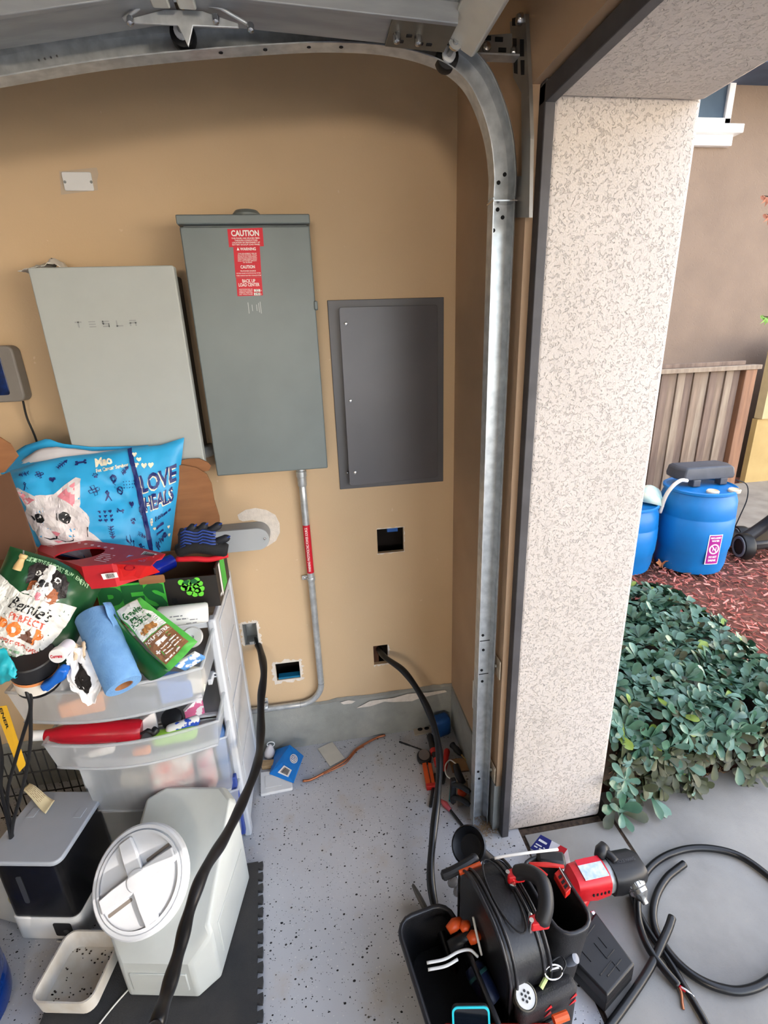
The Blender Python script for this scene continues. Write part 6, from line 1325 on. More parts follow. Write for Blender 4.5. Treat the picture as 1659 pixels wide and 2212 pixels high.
# phone with teal case, red organiser
ph = thing('phone', 'dark phone with bright teal frame standing against the bag front', 'phone', at(1015, 2260, Z=.0))
pc0, pc1, pc2 = at(975, 2169, Z=.20), at(1056, 2168, Z=.20), None
pw = (pc1-pc0).length; px_ = (pc1-pc0).normalized(); pu = Vector((0, .42, .9)).normalized(); pu = (pu-px_*pu.dot(px_)).normalized(); pn = px_.cross(pu)
po_ = (pc0+pc1)/2-pu*.075
MB().prism(rrect(pw, .15, .012), px_, pu, pn, po_, -.004, .005).build('phone_body', M_BLKT, ph, bevel=.002)
ro = rrect(pw, .15, .012); ri = rrect(pw-.008, .142, .009)
mb = MB(); mb.rings([[po_+px_*x+pu*y+pn*dd for x, y in L] for L, dd in ((ro, .005), (ro, .007), (ri, .007), (ri, .005))], closed=True); mb.build('teal_frame', mat('teal_frame', (38, 190, 205), .35), ph)
MB().prism(ri, px_, pu, pn, po_, .0049, .0056).build('screen', mat('phone_screen', (14, 20, 28), .08), ph)
ro_ = thing('red_organizer', 'red plastic tool case in front of the phone', 'tool case', (.3, -1.12, 0))
MB().prism([((at(x, y, Z=.145)).x, (at(x, y, Z=.145)).y) for x, y in ((955, 2206), (1190, 2205), (1235, 2260), (960, 2270))], X_, Y_, Z_, (0, 0, 0), .001, .145).build('case_body', M_REDT, ro_, bevel=.008)
MB().tube([at(1196, 2204, Z=.16), at(1226, 2192, Z=.16)], .009, 10).build('orange_catch', M_ORT, ro_, smooth='auto')
# grey wheel left of the bag
o = MB().lathe(at(911, 1950, Z=.045)-X_*.006, [(.0, 0), (.030, .001), (.044, .003), (.046, .006), (.044, .010), (.030, .012), (0, .012)], 30, (1, .35, .25)).build('cutting_disc', mat('grey_disc', (92, 88, 82), .6, var=.2), smooth='auto'); props(o, 'grey disc leaning against the open half of the tool bag', 'disc')
o = MB().tube(spline([at(975, 1900, Z=.10), at(985, 1915, Z=.08), at(995, 1935, Z=.06), at(1003, 1960, Z=.05)], 5), [.012+.005*math.sin(k) for k in range(16)], 10).build('clear_bag', mat('clear_film', (150, 140, 132), .25, alpha=.6), smooth=True); props(o, 'crinkled clear plastic wrap beside the tool bag', 'plastic wrap')
# ---- parts carton red and blue
pk = thing('parts_carton', 'small blue, red and white carton behind the drill', 'carton', at(1190, 1860, Z=0))
c_ = [at(1142, 1830, Z=.055), at(1164, 1804, Z=.075), at(1222, 1838, Z=.075), at(1240, 1872, Z=.03), at(1190, 1862, Z=.05)]
mb = MB(); A = [at(1145, 1832, Z=.06), at(1168, 1803, Z=.085), at(1226, 1834, Z=.085), at(1204, 1866, Z=.06)]
Bm = [Vector((p.x, p.y, .0005)) for p in A]; dn_ = Vector((.05, .01, 0)); Bm = [Vector((A[0].x+.012, A[0].y, .0005)), Vector((A[1].x+.012, A[1].y, .0005)), Vector((A[2].x+.02, A[2].y, .0005)), Vector((A[3].x+.02, A[3].y, .0005))]
mb.hexa(Bm+A); mb.build('carton_body', mat('carton_white', (222, 222, 226), .5), pk)
qk = quad(A[1], A[2], A[3], A[0]); G = Print(); G.poly([(0, 0), (.58, 0), (.42, 1), (0, 1)]); G.build('blue_face', mat('carton_navy', (40, 44, 118), .45), qk, pk, eps=.0008); G = Print(); G.poly([(.58, 0), (1, 0), (1, 1), (.74, 1), (.66, .4)]); G.build('red_face', mat('carton_red', (206, 34, 44), .45), qk, pk, eps=.0008)
G = Print(); G.greek(.06, .62, .3, .18, 1); G.greek(.06, .36, .34, .10, 2); G.greek(.06, .2, .3, .10, 3); G.greek(.78, .45, .14, .2, 4); G.v = [(a, b) for a, b in G.v]; G.build('print', M_WPR, qk, pk, eps=.0014)
# ---- right angle drill
dl = thing('angle_drill', 'red and black power drill with steel chuck and side handle', 'power drill', at(1300, 1930, Z=0))
M_DRED = mat('drill_red', (206, 34, 42), .38, rgb2=(190, 28, 36), scale=20)
A, Bq, Cq = at(1232, 1908, Z=.085), at(1312, 1890, Z=.085), at(1384, 1872, Z=.085); d = (Cq-A).normalized(); s_ = d.cross(Z_).normalized()
def sect(p, w_, h_, r_): return [p+s_*x+Z_*y for x, y in rrect(w_, h_, r_, 4)]
MB().rings([sect(A-d*.008, .050, .055, .018), sect(A+d*.006, .074, .080, .024), sect(A.lerp(Bq, .55), .084, .088, .026), sect(Bq-d*.012, .080, .084, .030)]).build('motor_housing', M_DRED, dl, smooth='auto')
MB().rings([sect(Bq-d*.012, .078, .082, .034), sect(Bq+d*.008, .076, .080, .034)]).build('steel_collar', M_GALVD, dl, smooth='auto')
MB().rings([sect(Bq+d*.002, .086, .086, .026), sect(Bq+d*.020, .092, .082, .024), sect(Cq-d*.025, .088, .074, .022), sect(Cq-d*.004, .070, .060, .022)]).build('gear_head', M_BLKT, dl, smooth='auto')
lbq = quad(*[A.lerp(Bq, .18)+Z_*.0455+s_*.034*k1 + d*0 if False else A.lerp(Bq, t)+Z_*.0452+s_*k1*.028 for t, k1 in ((.22, -1), (.86, -1), (.86, 1), (.22, 1))])
MB().hexa([A.lerp(Bq, t)+Z_*(.0425+zz)+s_*k1*.028 for zz in (0, .0022) for t, k1 in ((.22, -1), (.84, -1), (.84, 1), (.22, 1))]).build('rating_label', mat('pale_blue_label', (170, 196, 224), .4, rgb2=(220, 226, 232), scale=60), dl)
MB().hexa([A.lerp(Bq, t)+Z_*(.0445+zz)+s_*k1 for zz in (0, .0006) for t, k1 in ((.22, -.028), (.84, -.028), (.84, -.012), (.22, -.012))]).build('label_stripe', M_RED, dl)
cx_ = Cq-d*.030; ca = (at(1384, 1932, Z=.075)-at(1362, 1893, Z=.095)).normalized()
c0_ = at(1360, 1890, Z=.088)
MB().lathe(c0_, [(.024, -.01), (.028, 0), (.028, .030), (.025, .033), (.025, .042), (.019, .050), (.010, .060), (.008, .068), (0, .069)], 24, ca).build('chuck', M_STEEL, dl, smooth='auto')
for k in range(12):
    t = k*math.pi/6; u1_ = ca.cross(Z_).normalized(); u2_ = ca.cross(u1_); p = c0_+(u1_*math.cos(t)+u2_*math.sin(t))*.028; MB().tube([p+ca*.003, p+ca*.026], .0018, 5).build('chuck_groove', M_GALVD, dl)
MB().tube(spline([at(1330, 1862, Z=.125), at(1318, 1848, Z=.13), at(1305, 1840, Z=.13), at(1300, 1832, Z=.13)], 4), .011, 12).build('side_handle', M_BLKT, dl, smooth=True)
kb = at(1300, 1838, Z=.13); MB().tube([at(1307, 1826, Z=.135), at(1299, 1838, Z=.13), at(1293, 1852, Z=.125)], [.014, .018, .013], 14).build('handle_knob', M_BLKT, dl, smooth=True)
MB().tube(spline([A+Vector((.005, 0, -.004)), A+Vector((-.035, -.01, -.008)), at(1232, 1935, Z=.045), at(1255, 1946, Z=.030), A.lerp(Bq, .45)-Z_*.045], 6), [.026]*5+[.020]*10+[.018]*10, 14).build('rear_grip', M_DRED, dl, smooth=True)
MB().tube([at(1238, 1912, Z=.07), at(1252, 1924, Z=.06)], .011, 10).build('trigger', M_BLKT, dl, smooth='auto')
for k in range(5): p = A.lerp(Bq, .40+.09*k)-s_*.0 ; MB().box(*[tuple(v) for v in (A.lerp(Bq, .40+.1*k)+s_*.0405-Vector((.002, .003, .004)), A.lerp(Bq, .40+.1*k)+s_*.0435+Vector((.002, .003, .004)))]).build('vent', M_SLOT, dl)
gq = flat(Bq.lerp(Cq, .5)+Z_*.0405-s_*.0, d, s_ if d.cross(s_).z > 0 else -s_); G = Print(); G.text('HOLE HAWG', 0, -.004, .009, w=.055, align='c', bold=.02); G.build('embossed_name', mat('embossed_grey', (58, 58, 62), .5), gq, dl, eps=.0015)
# ---- black moulded case
cs = thing('molded_case', 'black moulded plastic case lying between tool bag and cables', 'tool case', at(1300, 2070, Z=0))
tp_ = [at(x, y, Z=.068) for x, y in ((1287, 1968), (1372, 2082), (1312, 2152), (1222, 2058))]
mb = MB(); mb.rings([[Vector((p.x, p.y, z))+((tp_[0]+tp_[2])/2-Vector((p.x, p.y, tp_[0].z)))*k for p in tp_] for z, k in ((.001, .03), (.008, 0), (.034, 0), (.036, .015), (.038, 0), (.064, .01), (.068, .06))]); mb.build('case_shell', M_BLACKP, cs, bevel=.006, seg=2)
qc = quad(tp_[0], tp_[1], tp_[2], tp_[3])
for (u0, v0, u1, v1) in ((.12, .25, .12, .80), (.12, .25, .45, .25), (.30, .55, .62, .55), (.62, .55, .62, .8), (.30, .70, .52, .70), (.70, .2, .70, .6), (.80, .3, .80, .8), (.70, .6, .9, .6)):
    MB().tube([qc(u0, v0)+Z_*.0005, qc(u1, v1)+Z_*.0005], .0016, 6).build('molded_rib', M_BLACKP, cs)
MB().box(*[tuple(v) for v in (tp_[0]-Vector((.012, .006, .03)), tp_[0]+Vector((.0, .006, -.005)))]).build('case_latch', M_STEEL, cs, bevel=.002)
# ================================================================ cables on the driveway
def ground_cable(px, r, label, zs=None, per=8, parts=False):
    pts = [at(x, y, Z=(zs[k] if zs else r+.0008)) for k, (x, y) in enumerate(px)]
    if not parts: return props(MB().tube(spline(pts, per), r, 12).build('ground_cable', M_CABLE, smooth=True), label, 'cable'), pts
    o = thing('ground_cable', label, 'cable', pts[0]); MB().tube(spline(pts, per), r, 12).build('jacket', M_CABLE, o, smooth=True); return o, pts
k1, pts = ground_cable([(1478, 1866), (1462, 1878), (1440, 1897), (1420, 1930), (1411, 1970), (1417, 2010), (1436, 2045), (1470, 2085), (1510, 2115), (1555, 2134), (1605, 2140), (1659, 2118), (1715, 2060), (1728, 1990), (1700, 1930), (1655, 1888), (1600, 1850), (1545, 1834), (1490, 1833), (1440, 1848), (1403, 1875), (1384, 1910), (1377, 1950), (1381, 1995), (1400, 2045), (1432, 2090), (1466, 2130)], .0100, 'black cable coiled in a wide loop on the driveway',
    [.011]*7+[.012]*3+[.011]*12+[.018, .022, .025, .018, .011], parts=True)
MB().lathe(pts[0], [(.0085, -.0005), (.0085, .0008), (0, .0009)], 12, (pts[0]-pts[1])).build('cut_end', mat('cut_metal', (190, 186, 180), .4, .4), k1)
e = pts[-1]; MB().tube(spline([e, at(1485, 2144, Z=.010), at(1500, 2160, Z=.006)], 5), .0042, 8).build('red_conductor', mat('red_insulation', (190, 18, 40), .35), k1, smooth=True)
MB().tube(spline([e, at(1483, 2139, Z=.016), at(1499, 2153, Z=.013)], 5), .0022, 6).build('white_conductor', M_WHITE, k1, smooth=True)
MB().tube(spline([e, at(1472, 2146, Z=.008), at(1474, 2166, Z=.005), at(1476, 2180, Z=.004)], 5), .0034, 8).build('copper_strands', MATS['copper'], k1, smooth=True)
ground_cable([(1452, 1981), (1444, 2005), (1428, 2040), (1408, 2082), (1380, 2128), (1345, 2178), (1305, 2232), (1270, 2280)], .0100, 'black cable end pointing up between the loops', [.040, .036, .030, .018, .0112, .0108, .0108, .0108])
ground_cable([(1364, 1930), (1376, 1962), (1398, 2004), (1425, 2045), (1452, 2085), (1478, 2130), (1505, 2175), (1530, 2220), (1550, 2270)], .0078, 'thinner dark cable running under the coiled loops', [.009]*9)
# ================================================================ outside: hedge
hd = thing('hedge', 'low clipped evergreen hedge with leafy whorls beside the pillar', 'hedge', (1.3, 0, 0))
def hz(x, y):   # height of the clipped top
    t = .275+.030*fbm((x*3, y*3, 0), 1.)
    fr = min(1, max(0, (y+.50)/.10)); rt = min(1, max(0, (1.88-.25*max(0, -y)-x)/.20)); bk_ = min(1, max(0, (.62-y)/.2)); lf = min(1, max(0, (x-.84)/.06))
    return t*(min(fr, rt, bk_, lf)**.45)
M_TWIG = mat('hedge_twigs', (70, 54, 40), .95, rgb2=(44, 36, 26), scale=30, bump=.8, bscale=60)
MB().grid(lambda u, v: Vector((.862+u*1.06, -.47+v*1.10, max(-.03, hz(.862+u*1.06, -.47+v*1.10)-.055))), 34, 34).build('branch_mass', M_TWIG, hd, smooth=True)
rnd = random.Random(21); mb = MB()
for k in range(260):
    x = rnd.uniform(.88, 1.75); z = rnd.uniform(.01, .20); p = Vector((x, -.455+rnd.uniform(-.01, .03)+.04*(x-.88)*0, z)); d = Vector((rnd.uniform(-1, 1), rnd.uniform(-.5, .1), rnd.uniform(-.4, 1)))*rnd.uniform(.02, .06)
    mb.tube([p-d*.5, p+d*.5], rnd.uniform(.0012, .003), 4)
mb.build('twigs', mat('pale_twigs', (120, 92, 62), .9, rgb2=(70, 52, 38), scale=40), hd, kind='stuff')
LM = [mat('leaf_green', (72, 108, 84), .36, rgb2=(50, 84, 64), scale=16), mat('leaf_blue_green', (94, 128, 112), .34, rgb2=(66, 100, 84), scale=16), mat('leaf_olive', (66, 72, 44), .5, rgb2=(46, 50, 32), scale=16), mat('leaf_yellow', (136, 156, 62), .4, rgb2=(110, 134, 56), scale=16)]
prof = [(0, .0012), (.12, .0022), (.35, .0062), (.6, .0105), (.8, .0118), (.93, .008), (1., .0015)]
def leaf_local(L, bend):
    vs = []; 
    for t, w_ in prof:
        z = bend*t*t*L; vs += [Vector((t*L, -w_*L/.055, z+w_*.35)), Vector((t*L, 0, z)), Vector((t*L, w_*L/.055, z+w_*.35))]
    fs = []
    for i in range(len(prof)-1):
        for j in (0, 1): a = i*3+j; fs.append((a, a+1, a+4, a+3))
    return vs, fs
LEAF = []
for k, (L, b) in enumerate(((.055, -.25), (.062, .05), (.048, -.4), (.066, -.1))):
    for mi in range(4):
        vs, fs = leaf_local(L, b); me = bpy.data.meshes.new('leaf'); me.from_pydata(vs, [], fs); me.materials.append(LM[mi])
        for p in me.polygons: p.use_smooth = True
        LEAF.append((me, vs, fs, mi, k))
leaves = []
def whorl(c, n, count, mi_w, scale=1.):
    n = n.normalized(); t = Vector((1, 0, 0)) if abs(n.x) < .8 else Y_; a = n.cross(t).normalized(); b = n.cross(a); ph = rnd.random()*6.28
    for k in range(count):
        an = ph+k*2*math.pi/count+rnd.uniform(-.25, .25); el = rnd.uniform(.05, .75)
        d = (a*math.cos(an)+b*math.sin(an))*math.cos(el)+n*math.sin(el); up = (n-d*n.dot(d)).normalized(); sd = up.cross(d)
        mi = rnd.choices((0, 1, 2, 3), mi_w)[0]; kk = rnd.randrange(4); s = scale*rnd.uniform(.8, 1.2)
        M = Matrix(((d.x*s, sd.x*s, up.x*s, c.x), (d.y*s, sd.y*s, up.y*s, c.y), (d.z*s, sd.z*s, up.z*s, c.z), (0, 0, 0, 1)))
        leaves.append((M, kk*4+mi))
def vis(c): # distance measure in the photograph
    q = c-CAM; return q.dot(_f), 829.5+F_PX*q.dot(AX)/q.dot(_f)
for k in range(560):
    x, y = rnd.uniform(.918, 1.88), rnd.uniform(-.46, .58); h_ = hz(x, y)
    if h_ < .12: continue
    e = .02; n = Vector((-(hz(x+e, y)-hz(x-e, y))/(2*e), -(hz(x, y+e)-hz(x, y-e))/(2*e), 1.2))
    whorl(Vector((x, y, h_+rnd.uniform(-.02, .012))), n+Vector((rnd.uniform(-.4, .4), rnd.uniform(-.4, .4), 0)), rnd.randint(6, 9), (5, 5, .6, .25))
for k in range(105):
    x, z = rnd.uniform(.918, 1.72), rnd.random()**.8*.24
    whorl(Vector((x, -.475+.03*rnd.random()-.02*(1-z*4), z+.008)), Vector((rnd.uniform(-.4, .4), -1, .35)), rnd.randint(4, 7), (.6, .2, 6, .1) if z < .19 else (4, 4, 1.5, .2))
for x, y, z, s in ((.895, -.515, .035, 1.1), (.91, -.53, .022, 1.1), (.93, -.505, .05, 1.), (1.03, -.50, .04, 1.2), (.90, -.535, .17, .9), (.885, -.545, .15, .8)):
    whorl(Vector((x, y, z)), Vector((.1, -.6, .8)), 6, (5, 1, 2, 0), s)
vl = []
for M, i in leaves:
    c = M.translation; dd, u = vis(c); vl.append((dd if 1290 < u < 1700 else 99+dd, M, i))
vl.sort(key=lambda t: t[0])
inv = wmat(hd).inverted()
for _, M, i in vl[:300]:
    o = bpy.data.objects.new('leaf', LEAF[i][0]); COL.objects.link(o); o.parent = hd; o.matrix_parent_inverse = inv; o.matrix_basis = M
for mi in range(4):
    V, Fc = [], []
    for _, M, i in vl[300:]:
        if LEAF[i][3] != mi: continue
        k = len(V); V += [M @ p for p in LEAF[i][1]]; Fc += [tuple(a+k for a in f) for f in LEAF[i][2]]
    if V:
        mb = MB(); mb.v = V; mb.f = Fc; o = mb.build('foliage', LM[mi], hd, smooth=True, fix=False, kind='stuff')
# ================================================================ mulch
M_CHIP = [mat('mulch_red', (190, 108, 94), .9, rgb2=(150, 80, 70), scale=30), mat('mulch_brown', (140, 92, 74), .9, rgb2=(104, 70, 58), scale=30), mat('mulch_pink', (212, 152, 138), .9, rgb2=(188, 124, 112), scale=30)]
chips = [MB(), MB(), MB()]
for k in range(10500):
    x = rnd.uniform(1.4, 5.2); y = rnd.uniform(-.42, 1.9)
    if (x-.845)/1.05+.0 < .9 and y < .6: continue
    if x > 3.15 and y > 1.32: continue
    L, w_ = rnd.uniform(.018, .06), rnd.uniform(.004, .010); an = rnd.random()*6.28
    if x > 3.5 and rnd.random() < .4: continue
    d = Vector((math.cos(an), math.sin(an), rnd.uniform(-.2, .3)))*L/2; s = Vector((-math.sin(an), math.cos(an), rnd.uniform(-.4, .4)))*w_/2; c = Vector((x, y, .002+rnd.random()*.022)); t = Vector((0, 0, -.004))
    chips[rnd.choices((0, 1, 2), (5, 2.5, 2.5))[0]].add([c-d-s, c+d-s, c+d*.9+s, c-d+s, c-d-s+t, c+d-s+t, c+d*.9+s+t, c-d+s+t], [(0, 1, 2, 3), (0, 4, 5, 1), (1, 5, 6, 2), (2, 6, 7, 3), (3, 7, 4, 0)])
mr = thing('mulch', 'loose red wood chip mulch covering the garden bed', 'mulch', (2, .5, 0)); mr['kind'] = 'stuff'
for c, m in zip(chips, M_CHIP): c.build('chips', m, mr, fix=False, kind='stuff')
# fallen leaves by the barrels
for k, (x, y, rr_) in enumerate(((1432, 1195, .05), (1445, 1213, .045), (1458, 1218, .06), (1428, 1225, .04), (1440, 1180, .035), (1452, 1226, .04))):
    c = at(x, y, Z=.02); mb = MB(); n = 10; ring = []
    for j in range(n*2):
        t = math.pi*j/n; r_ = rr_*(1 if j % 4 == 0 else .55+.1*math.sin(j*3+k)); ring.append(c+Vector((r_*math.cos(t+k), r_*math.sin(t+k), .025*math.sin(t*2+k)+.03)))
    mb.add([c+Z_*.03]+ring, [(0, j+1, (j+1) % (2*n)+1) for j in range(2*n)])
    o = mb.build('fallen_leaf', mat('dry_orange_leaf', (190, 122, 76), .8, rgb2=(150, 92, 58), scale=30), solid=.001, fix=False); props(o, ('dry orange leaf lying closest to the hidden barrel', 'dry orange leaf against the foot of the stickered barrel', 'largest dry orange leaf, upright before the barrel', 'dry orange leaf caught at the hedge top beside the pillar', 'small dry orange leaf farthest back between the barrels', 'dry orange leaf nearest the hedge below the largest')[k], 'leaf', 'dry leaves by the barrel')
# ================================================================ blue barrels
M_BAR = mat('barrel_blue', (18, 118, 190), .38, rgb2=(14, 108, 178), scale=6)
def barrel(c, r, H, label, fittings):
    t = thing('rain_barrel', label, 'barrel', c)
    MB().lathe(c, [(.0, .002), (r*.80, .003), (r*.90, .015), (r*.95, .06), (r*.97, H*.29), (r*.985, H*.30), (r*.985, H*.315), (r, H*.33), (r*1.01, H*.5), (r, H*.66), (r*.985, H*.675), (r*.985, H*.69), (r*.99, H*.70), (r*.965, H*.86), (r*.90, H*.945), (r*.90, H*.955), (r*.95, H*.965), (r*.95, H*.99), (r*.91, H), (r*.86, H*.985), (0, H*.985)], 48).build('drum', M_BAR, t, smooth='auto')
    return t
BC = Vector((2.455, 1.11, .0)); BR_, BH = .222, .56
b1 = barrel(BC, BR_, BH, 'blue plastic rain barrel with purple sticker and grey cover', True)
M_GREYC = mat('grey_cover', (72, 76, 84), .5, rgb2=(62, 66, 74), scale=12)
cv = [(-.130, -.045), (.205, -.06), (.240, .02), (.215, .115), (-.130, .13), (-.150, .03)]
mb = MB().rings([[BC+Vector((x*s, y*s+.03, z)) for x, y in cv] for s, z in ((1, BH+.035), (1.02, BH+.06), (.97, BH+.105), (.86, BH+.118))]); mb.build('pump_cover', M_GREYC, b1, bevel=.008)
for x in (-.05, .14): MB().box((BC.x+x-.025, BC.y-.03, BH-.004), (BC.x+x+.025, BC.y+.02, BH+.04)).build('cover_foot', M_GREYC, b1, bevel=.004)
for x, y in ((-.04, -.15), (.10, -.16)): MB().lathe(BC+Vector((x, y, BH-.012)), [(.034, 0), (.036, .016), (.030, .022), (.028, .016), (0, .016)], 20).build('bung_cap', mat('cream_cap', (214, 200, 176), .5), b1, smooth='auto')
hs_ = BC+Vector((-.12, -.02, BH+.04)); MB().tube(spline([hs_, hs_+Vector((-.06, -.02, .012)), hs_+Vector((-.12, -.03, -.02)), hs_+Vector((-.15, -.02, -.09)), hs_+Vector((-.155, 0, -.2))], 6), .012, 12).build('white_hose', mat('white_hose', (206, 200, 190), .45), b1, smooth=True)
hs_ = BC+Vector((.20, -.05, BH+.03)); MB().tube(spline([hs_, hs_+Vector((.06, -.03, -.03)), hs_+Vector((.075, -.04, -.12)), hs_+Vector((.06, -.03, -.24)), hs_+Vector((.05, -.01, -.36))], 6), .0035, 6).build('black_wire', M_BLACK, b1, smooth=True)
# sticker wrapped on the drum
th0 = math.atan2(-(CAM.x-BC.x), -(CAM.y-BC.y)); 
def SB(u, v):  # u metres round the drum (right positive seen from the camera), v height
    t = u/BR_; d = Vector((CAM.x-BC.x, CAM.y-BC.y, 0)).normalized(); rgt = Vector((-d.y, d.x, 0)); return BC+(d*math.cos(t)+rgt*math.sin(t))*BR_*1.012+Z_*v
G = Print(); G.rect(.098, .10, .182, .30); G.build('white_border', M_WPR, SB, b1, eps=.001, maxlen=.02)
G = Print(); G.rect(.103, .105, .177, .295); G.build('purple_sticker', mat('purple_sticker', (160, 24, 134), .45, var=.05), SB, b1, eps=.0018, maxlen=.02)
G = Print(); G.text('RECLAIMED', .108, .275, .010, w=.064, bold=.04); G.text('WATER', .116, .255, .011, w=.048, bold=.04); G.ring(.140, .205, .027, .030, .008, 24); G.line([(.122, .228), (.158, .182)], .006); G.text('N', .130, .192, .026, w=.022, bold=.02); G.text('DO NOT', .115, .145, .013, w=.05, bold=.04); G.text('DRINK', .115, .122, .013, w=.05, bold=.04); G.build('sticker_print', M_WPR, SB, b1, eps=.0026, maxlen=.02)
b2c = Vector((2.0, 1.20, 0)); b2 = barrel(b2c, .215, .46, 'blue barrel half hidden behind the stucco pillar', False); MB().lathe(b2c+Vector((-.08, -.1, .45)), [(.034, 0), (.036, .016), (.030, .022), (0, .016)], 20).build('bung_cap', mat('cream_cap', (214, 200, 176), .5), b2, smooth='auto')
ce = [b2c+Vector((.14+.10*math.cos(t)*(1+.15*math.sin(3*t)), -.02+.10*math.sin(t), .505+.02*math.sin(2*t))) for t in [2*math.pi*k/18 for k in range(18)]]
mb = MB().rings([[p-Z_*.045+(p-b2c-Vector((.14, -.02, .505)))*.15 for p in ce], ce, [b2c+Vector((.14, -.02, .54))+(p-b2c-Vector((.14, -.02, .505)))*.5 for p in ce], [b2c+Vector((.14, -.02, .548))+(p-b2c-Vector((.14, -.02, .505)))*.1 for p in ce]]); o = mb.build('old_cloth', mat('pale_cloth', (206, 208, 190), .8, rgb2=(168, 204, 198), scale=14), smooth=True); props(o, 'pale cloth bundle lying on the half hidden barrel', 'cloth')
# ================================================================ fence
fn = thing('wood_fence', 'weathered vertical board fence with capped top rail', 'fence', (3, 1.8, 0))
FYF = 1.78; xl_, xr_ = .86, 3.262; bw = .066; nb_ = int((xr_-xl_)/bw)
M_BD = [mat('fence_grey_%s' % n, c, .85, rgb2=c2, scale=5, stretch=(6, 6, .7), bump=.3, bscale=30) for n, c, c2 in (('a', (138, 120, 104), (112, 96, 82)), ('b', (150, 136, 118), (124, 108, 94)), ('c', (122, 104, 92), (100, 84, 74)))]
for k in range(nb_):
    x = xl_+k*bw; dy = .012*(k % 2); MB().box((x+.003, FYF+dy, .02), (x+bw-.003, FYF+.018+dy, 1.205)).build('board', M_BD[(k*7) % 3], fn, bevel=.002)
MB().box((xl_, FYF-.03, 1.2), (xr_+.11, FYF+.05, 1.232)).build('cap_rail', M_BD[1], fn, bevel=.003)
MB().box((xl_, FYF+.03, 1.232), (xr_+.02, FYF+.06, 1.262)).build('rear_rail', M_BD[2], fn, bevel=.003)
MB().box((xr_-.01, FYF-.02, -.02), (xr_+.085, FYF+.06, 1.2)).build('post', mat('fence_cedar', (146, 108, 82), .8, rgb2=(122, 90, 70), scale=5, stretch=(7, 7, .6)), fn, bevel=.004)
# ================================================================ neighbouring house
nh = thing('neighbour_house', 'tan stucco neighbouring house with white framed window', 'house', (4.5, 3, 0))
HY = 3.0
MB().box((-5, HY, -.1), (10, HY+9, 6.0)).build('stucco_wall', M_HOUSE, nh)
wx1 = at(1582, 200, Y=HY).x; wz0 = at(1520, 275, Y=HY).z; wz1 = wz0+1.2; wx0 = wx1-.9
M_WF = mat('window_white', (236, 236, 238), .45, var=.02)
wf_ = MB()
for lo, hi in (((wx0, wz0), (wx0+.06, wz1)), ((wx1-.06, wz0), (wx1, wz1)), ((wx0, wz0), (wx1, wz0+.06)), ((wx0, wz1-.06), (wx1, wz1)), (((wx0+wx1)/2-.02, wz0), ((wx0+wx1)/2+.02, wz1))): wf_.box((lo[0], HY-.035, lo[1]), (hi[0], HY+.03, hi[1]))
wo = wf_.build('window_frame', M_WF, nh, bevel=.006)
MB().box((wx0+.05, HY-.012, wz0+.05), (wx1-.05, HY-.008, wz1-.05)).build('pane', mat('window_glass', (90, 108, 126), .08, rgb2=(70, 86, 104), scale=2), wo)
sl = MB().box((wx0-.05, HY-.10, wz0-.065), (wx1+.085, HY, wz0-.0)).build('sill', M_WF, nh, bevel=.006)
MB().box((wx0, HY-.05, wz0-.145), (wx1+.035, HY, wz0-.065)).build('sill_apron', M_WF, nh, bevel=.004)
# roof overhang with gutter
ex0 = at(1545, 110, Y=2.45).x; ez = at(1600, 112, Y=2.45).z
M_EAVE = mat('eave_blue_grey', (64, 78, 100), .6, rgb2=(54, 68, 90), scale=6)  # eave's dark blue-grey, with the blue its underside reflects put into the colour
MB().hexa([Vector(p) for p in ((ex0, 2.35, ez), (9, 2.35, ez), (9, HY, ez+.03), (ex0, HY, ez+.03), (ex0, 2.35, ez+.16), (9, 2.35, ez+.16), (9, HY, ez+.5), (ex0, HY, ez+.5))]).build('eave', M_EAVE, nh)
MB().hexa([Vector(p) for p in ((ex0-.05, 2.25, ez+.12), (9, 2.25, ez+.12), (9, HY, ez+.50), (ex0-.05, HY, ez+.50), (ex0-.05, 2.25, ez+.16), (9, 2.25, ez+.16), (9, HY, ez+.55), (ex0-.05, HY, ez+.55))]).build('roof_edge', mat('roof_shingle', (84, 82, 84), .9), nh)
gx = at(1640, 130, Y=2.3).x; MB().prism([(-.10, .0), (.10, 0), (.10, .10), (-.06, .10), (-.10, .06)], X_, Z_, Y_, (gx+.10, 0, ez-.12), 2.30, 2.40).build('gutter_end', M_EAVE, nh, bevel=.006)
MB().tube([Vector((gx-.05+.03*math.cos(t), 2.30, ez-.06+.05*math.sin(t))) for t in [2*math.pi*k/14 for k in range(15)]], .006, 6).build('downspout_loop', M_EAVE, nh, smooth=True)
# yellow garden wall of the house
yw = at(1638, 900, Y=2.6).x; M_YW = mat('yellow_wall', (176, 150, 98), .85, rgb2=(164, 138, 88), scale=5)
MB().box((yw, 2.60, -.05), (9, 2.66, at(1650, 905, Y=2.6).z)).build('lower_wall', M_YW, nh)
zz0 = at(1650, 905, Y=2.57).z; MB().box((yw+.015, 2.57, zz0), (9, 2.66, at(1650, 728, Y=2.57).z)).build('upper_wall', mat('pale_yellow_wall', (184, 166, 126), .85), nh)
mt_ = Vector((yw+.34, 2.57, zz0+.30)); MB().lathe(mt_, [(.06, 0), (.06, .03), (.05, .04), (0, .04)], 20, (0, -1, 0)).build('meter', mat('meter_green', (132, 160, 140), .4), nh, smooth='auto')
pt = MB().box((3.15, 1.33, -.12), (9, 2.60, .008)).build('patio', mat('patio_concrete', (146, 138, 126), .9, rgb2=(126, 118, 108), scale=6)); props(pt, 'plain concrete patio strip behind the mulch bed', 'patio', kind='structure')
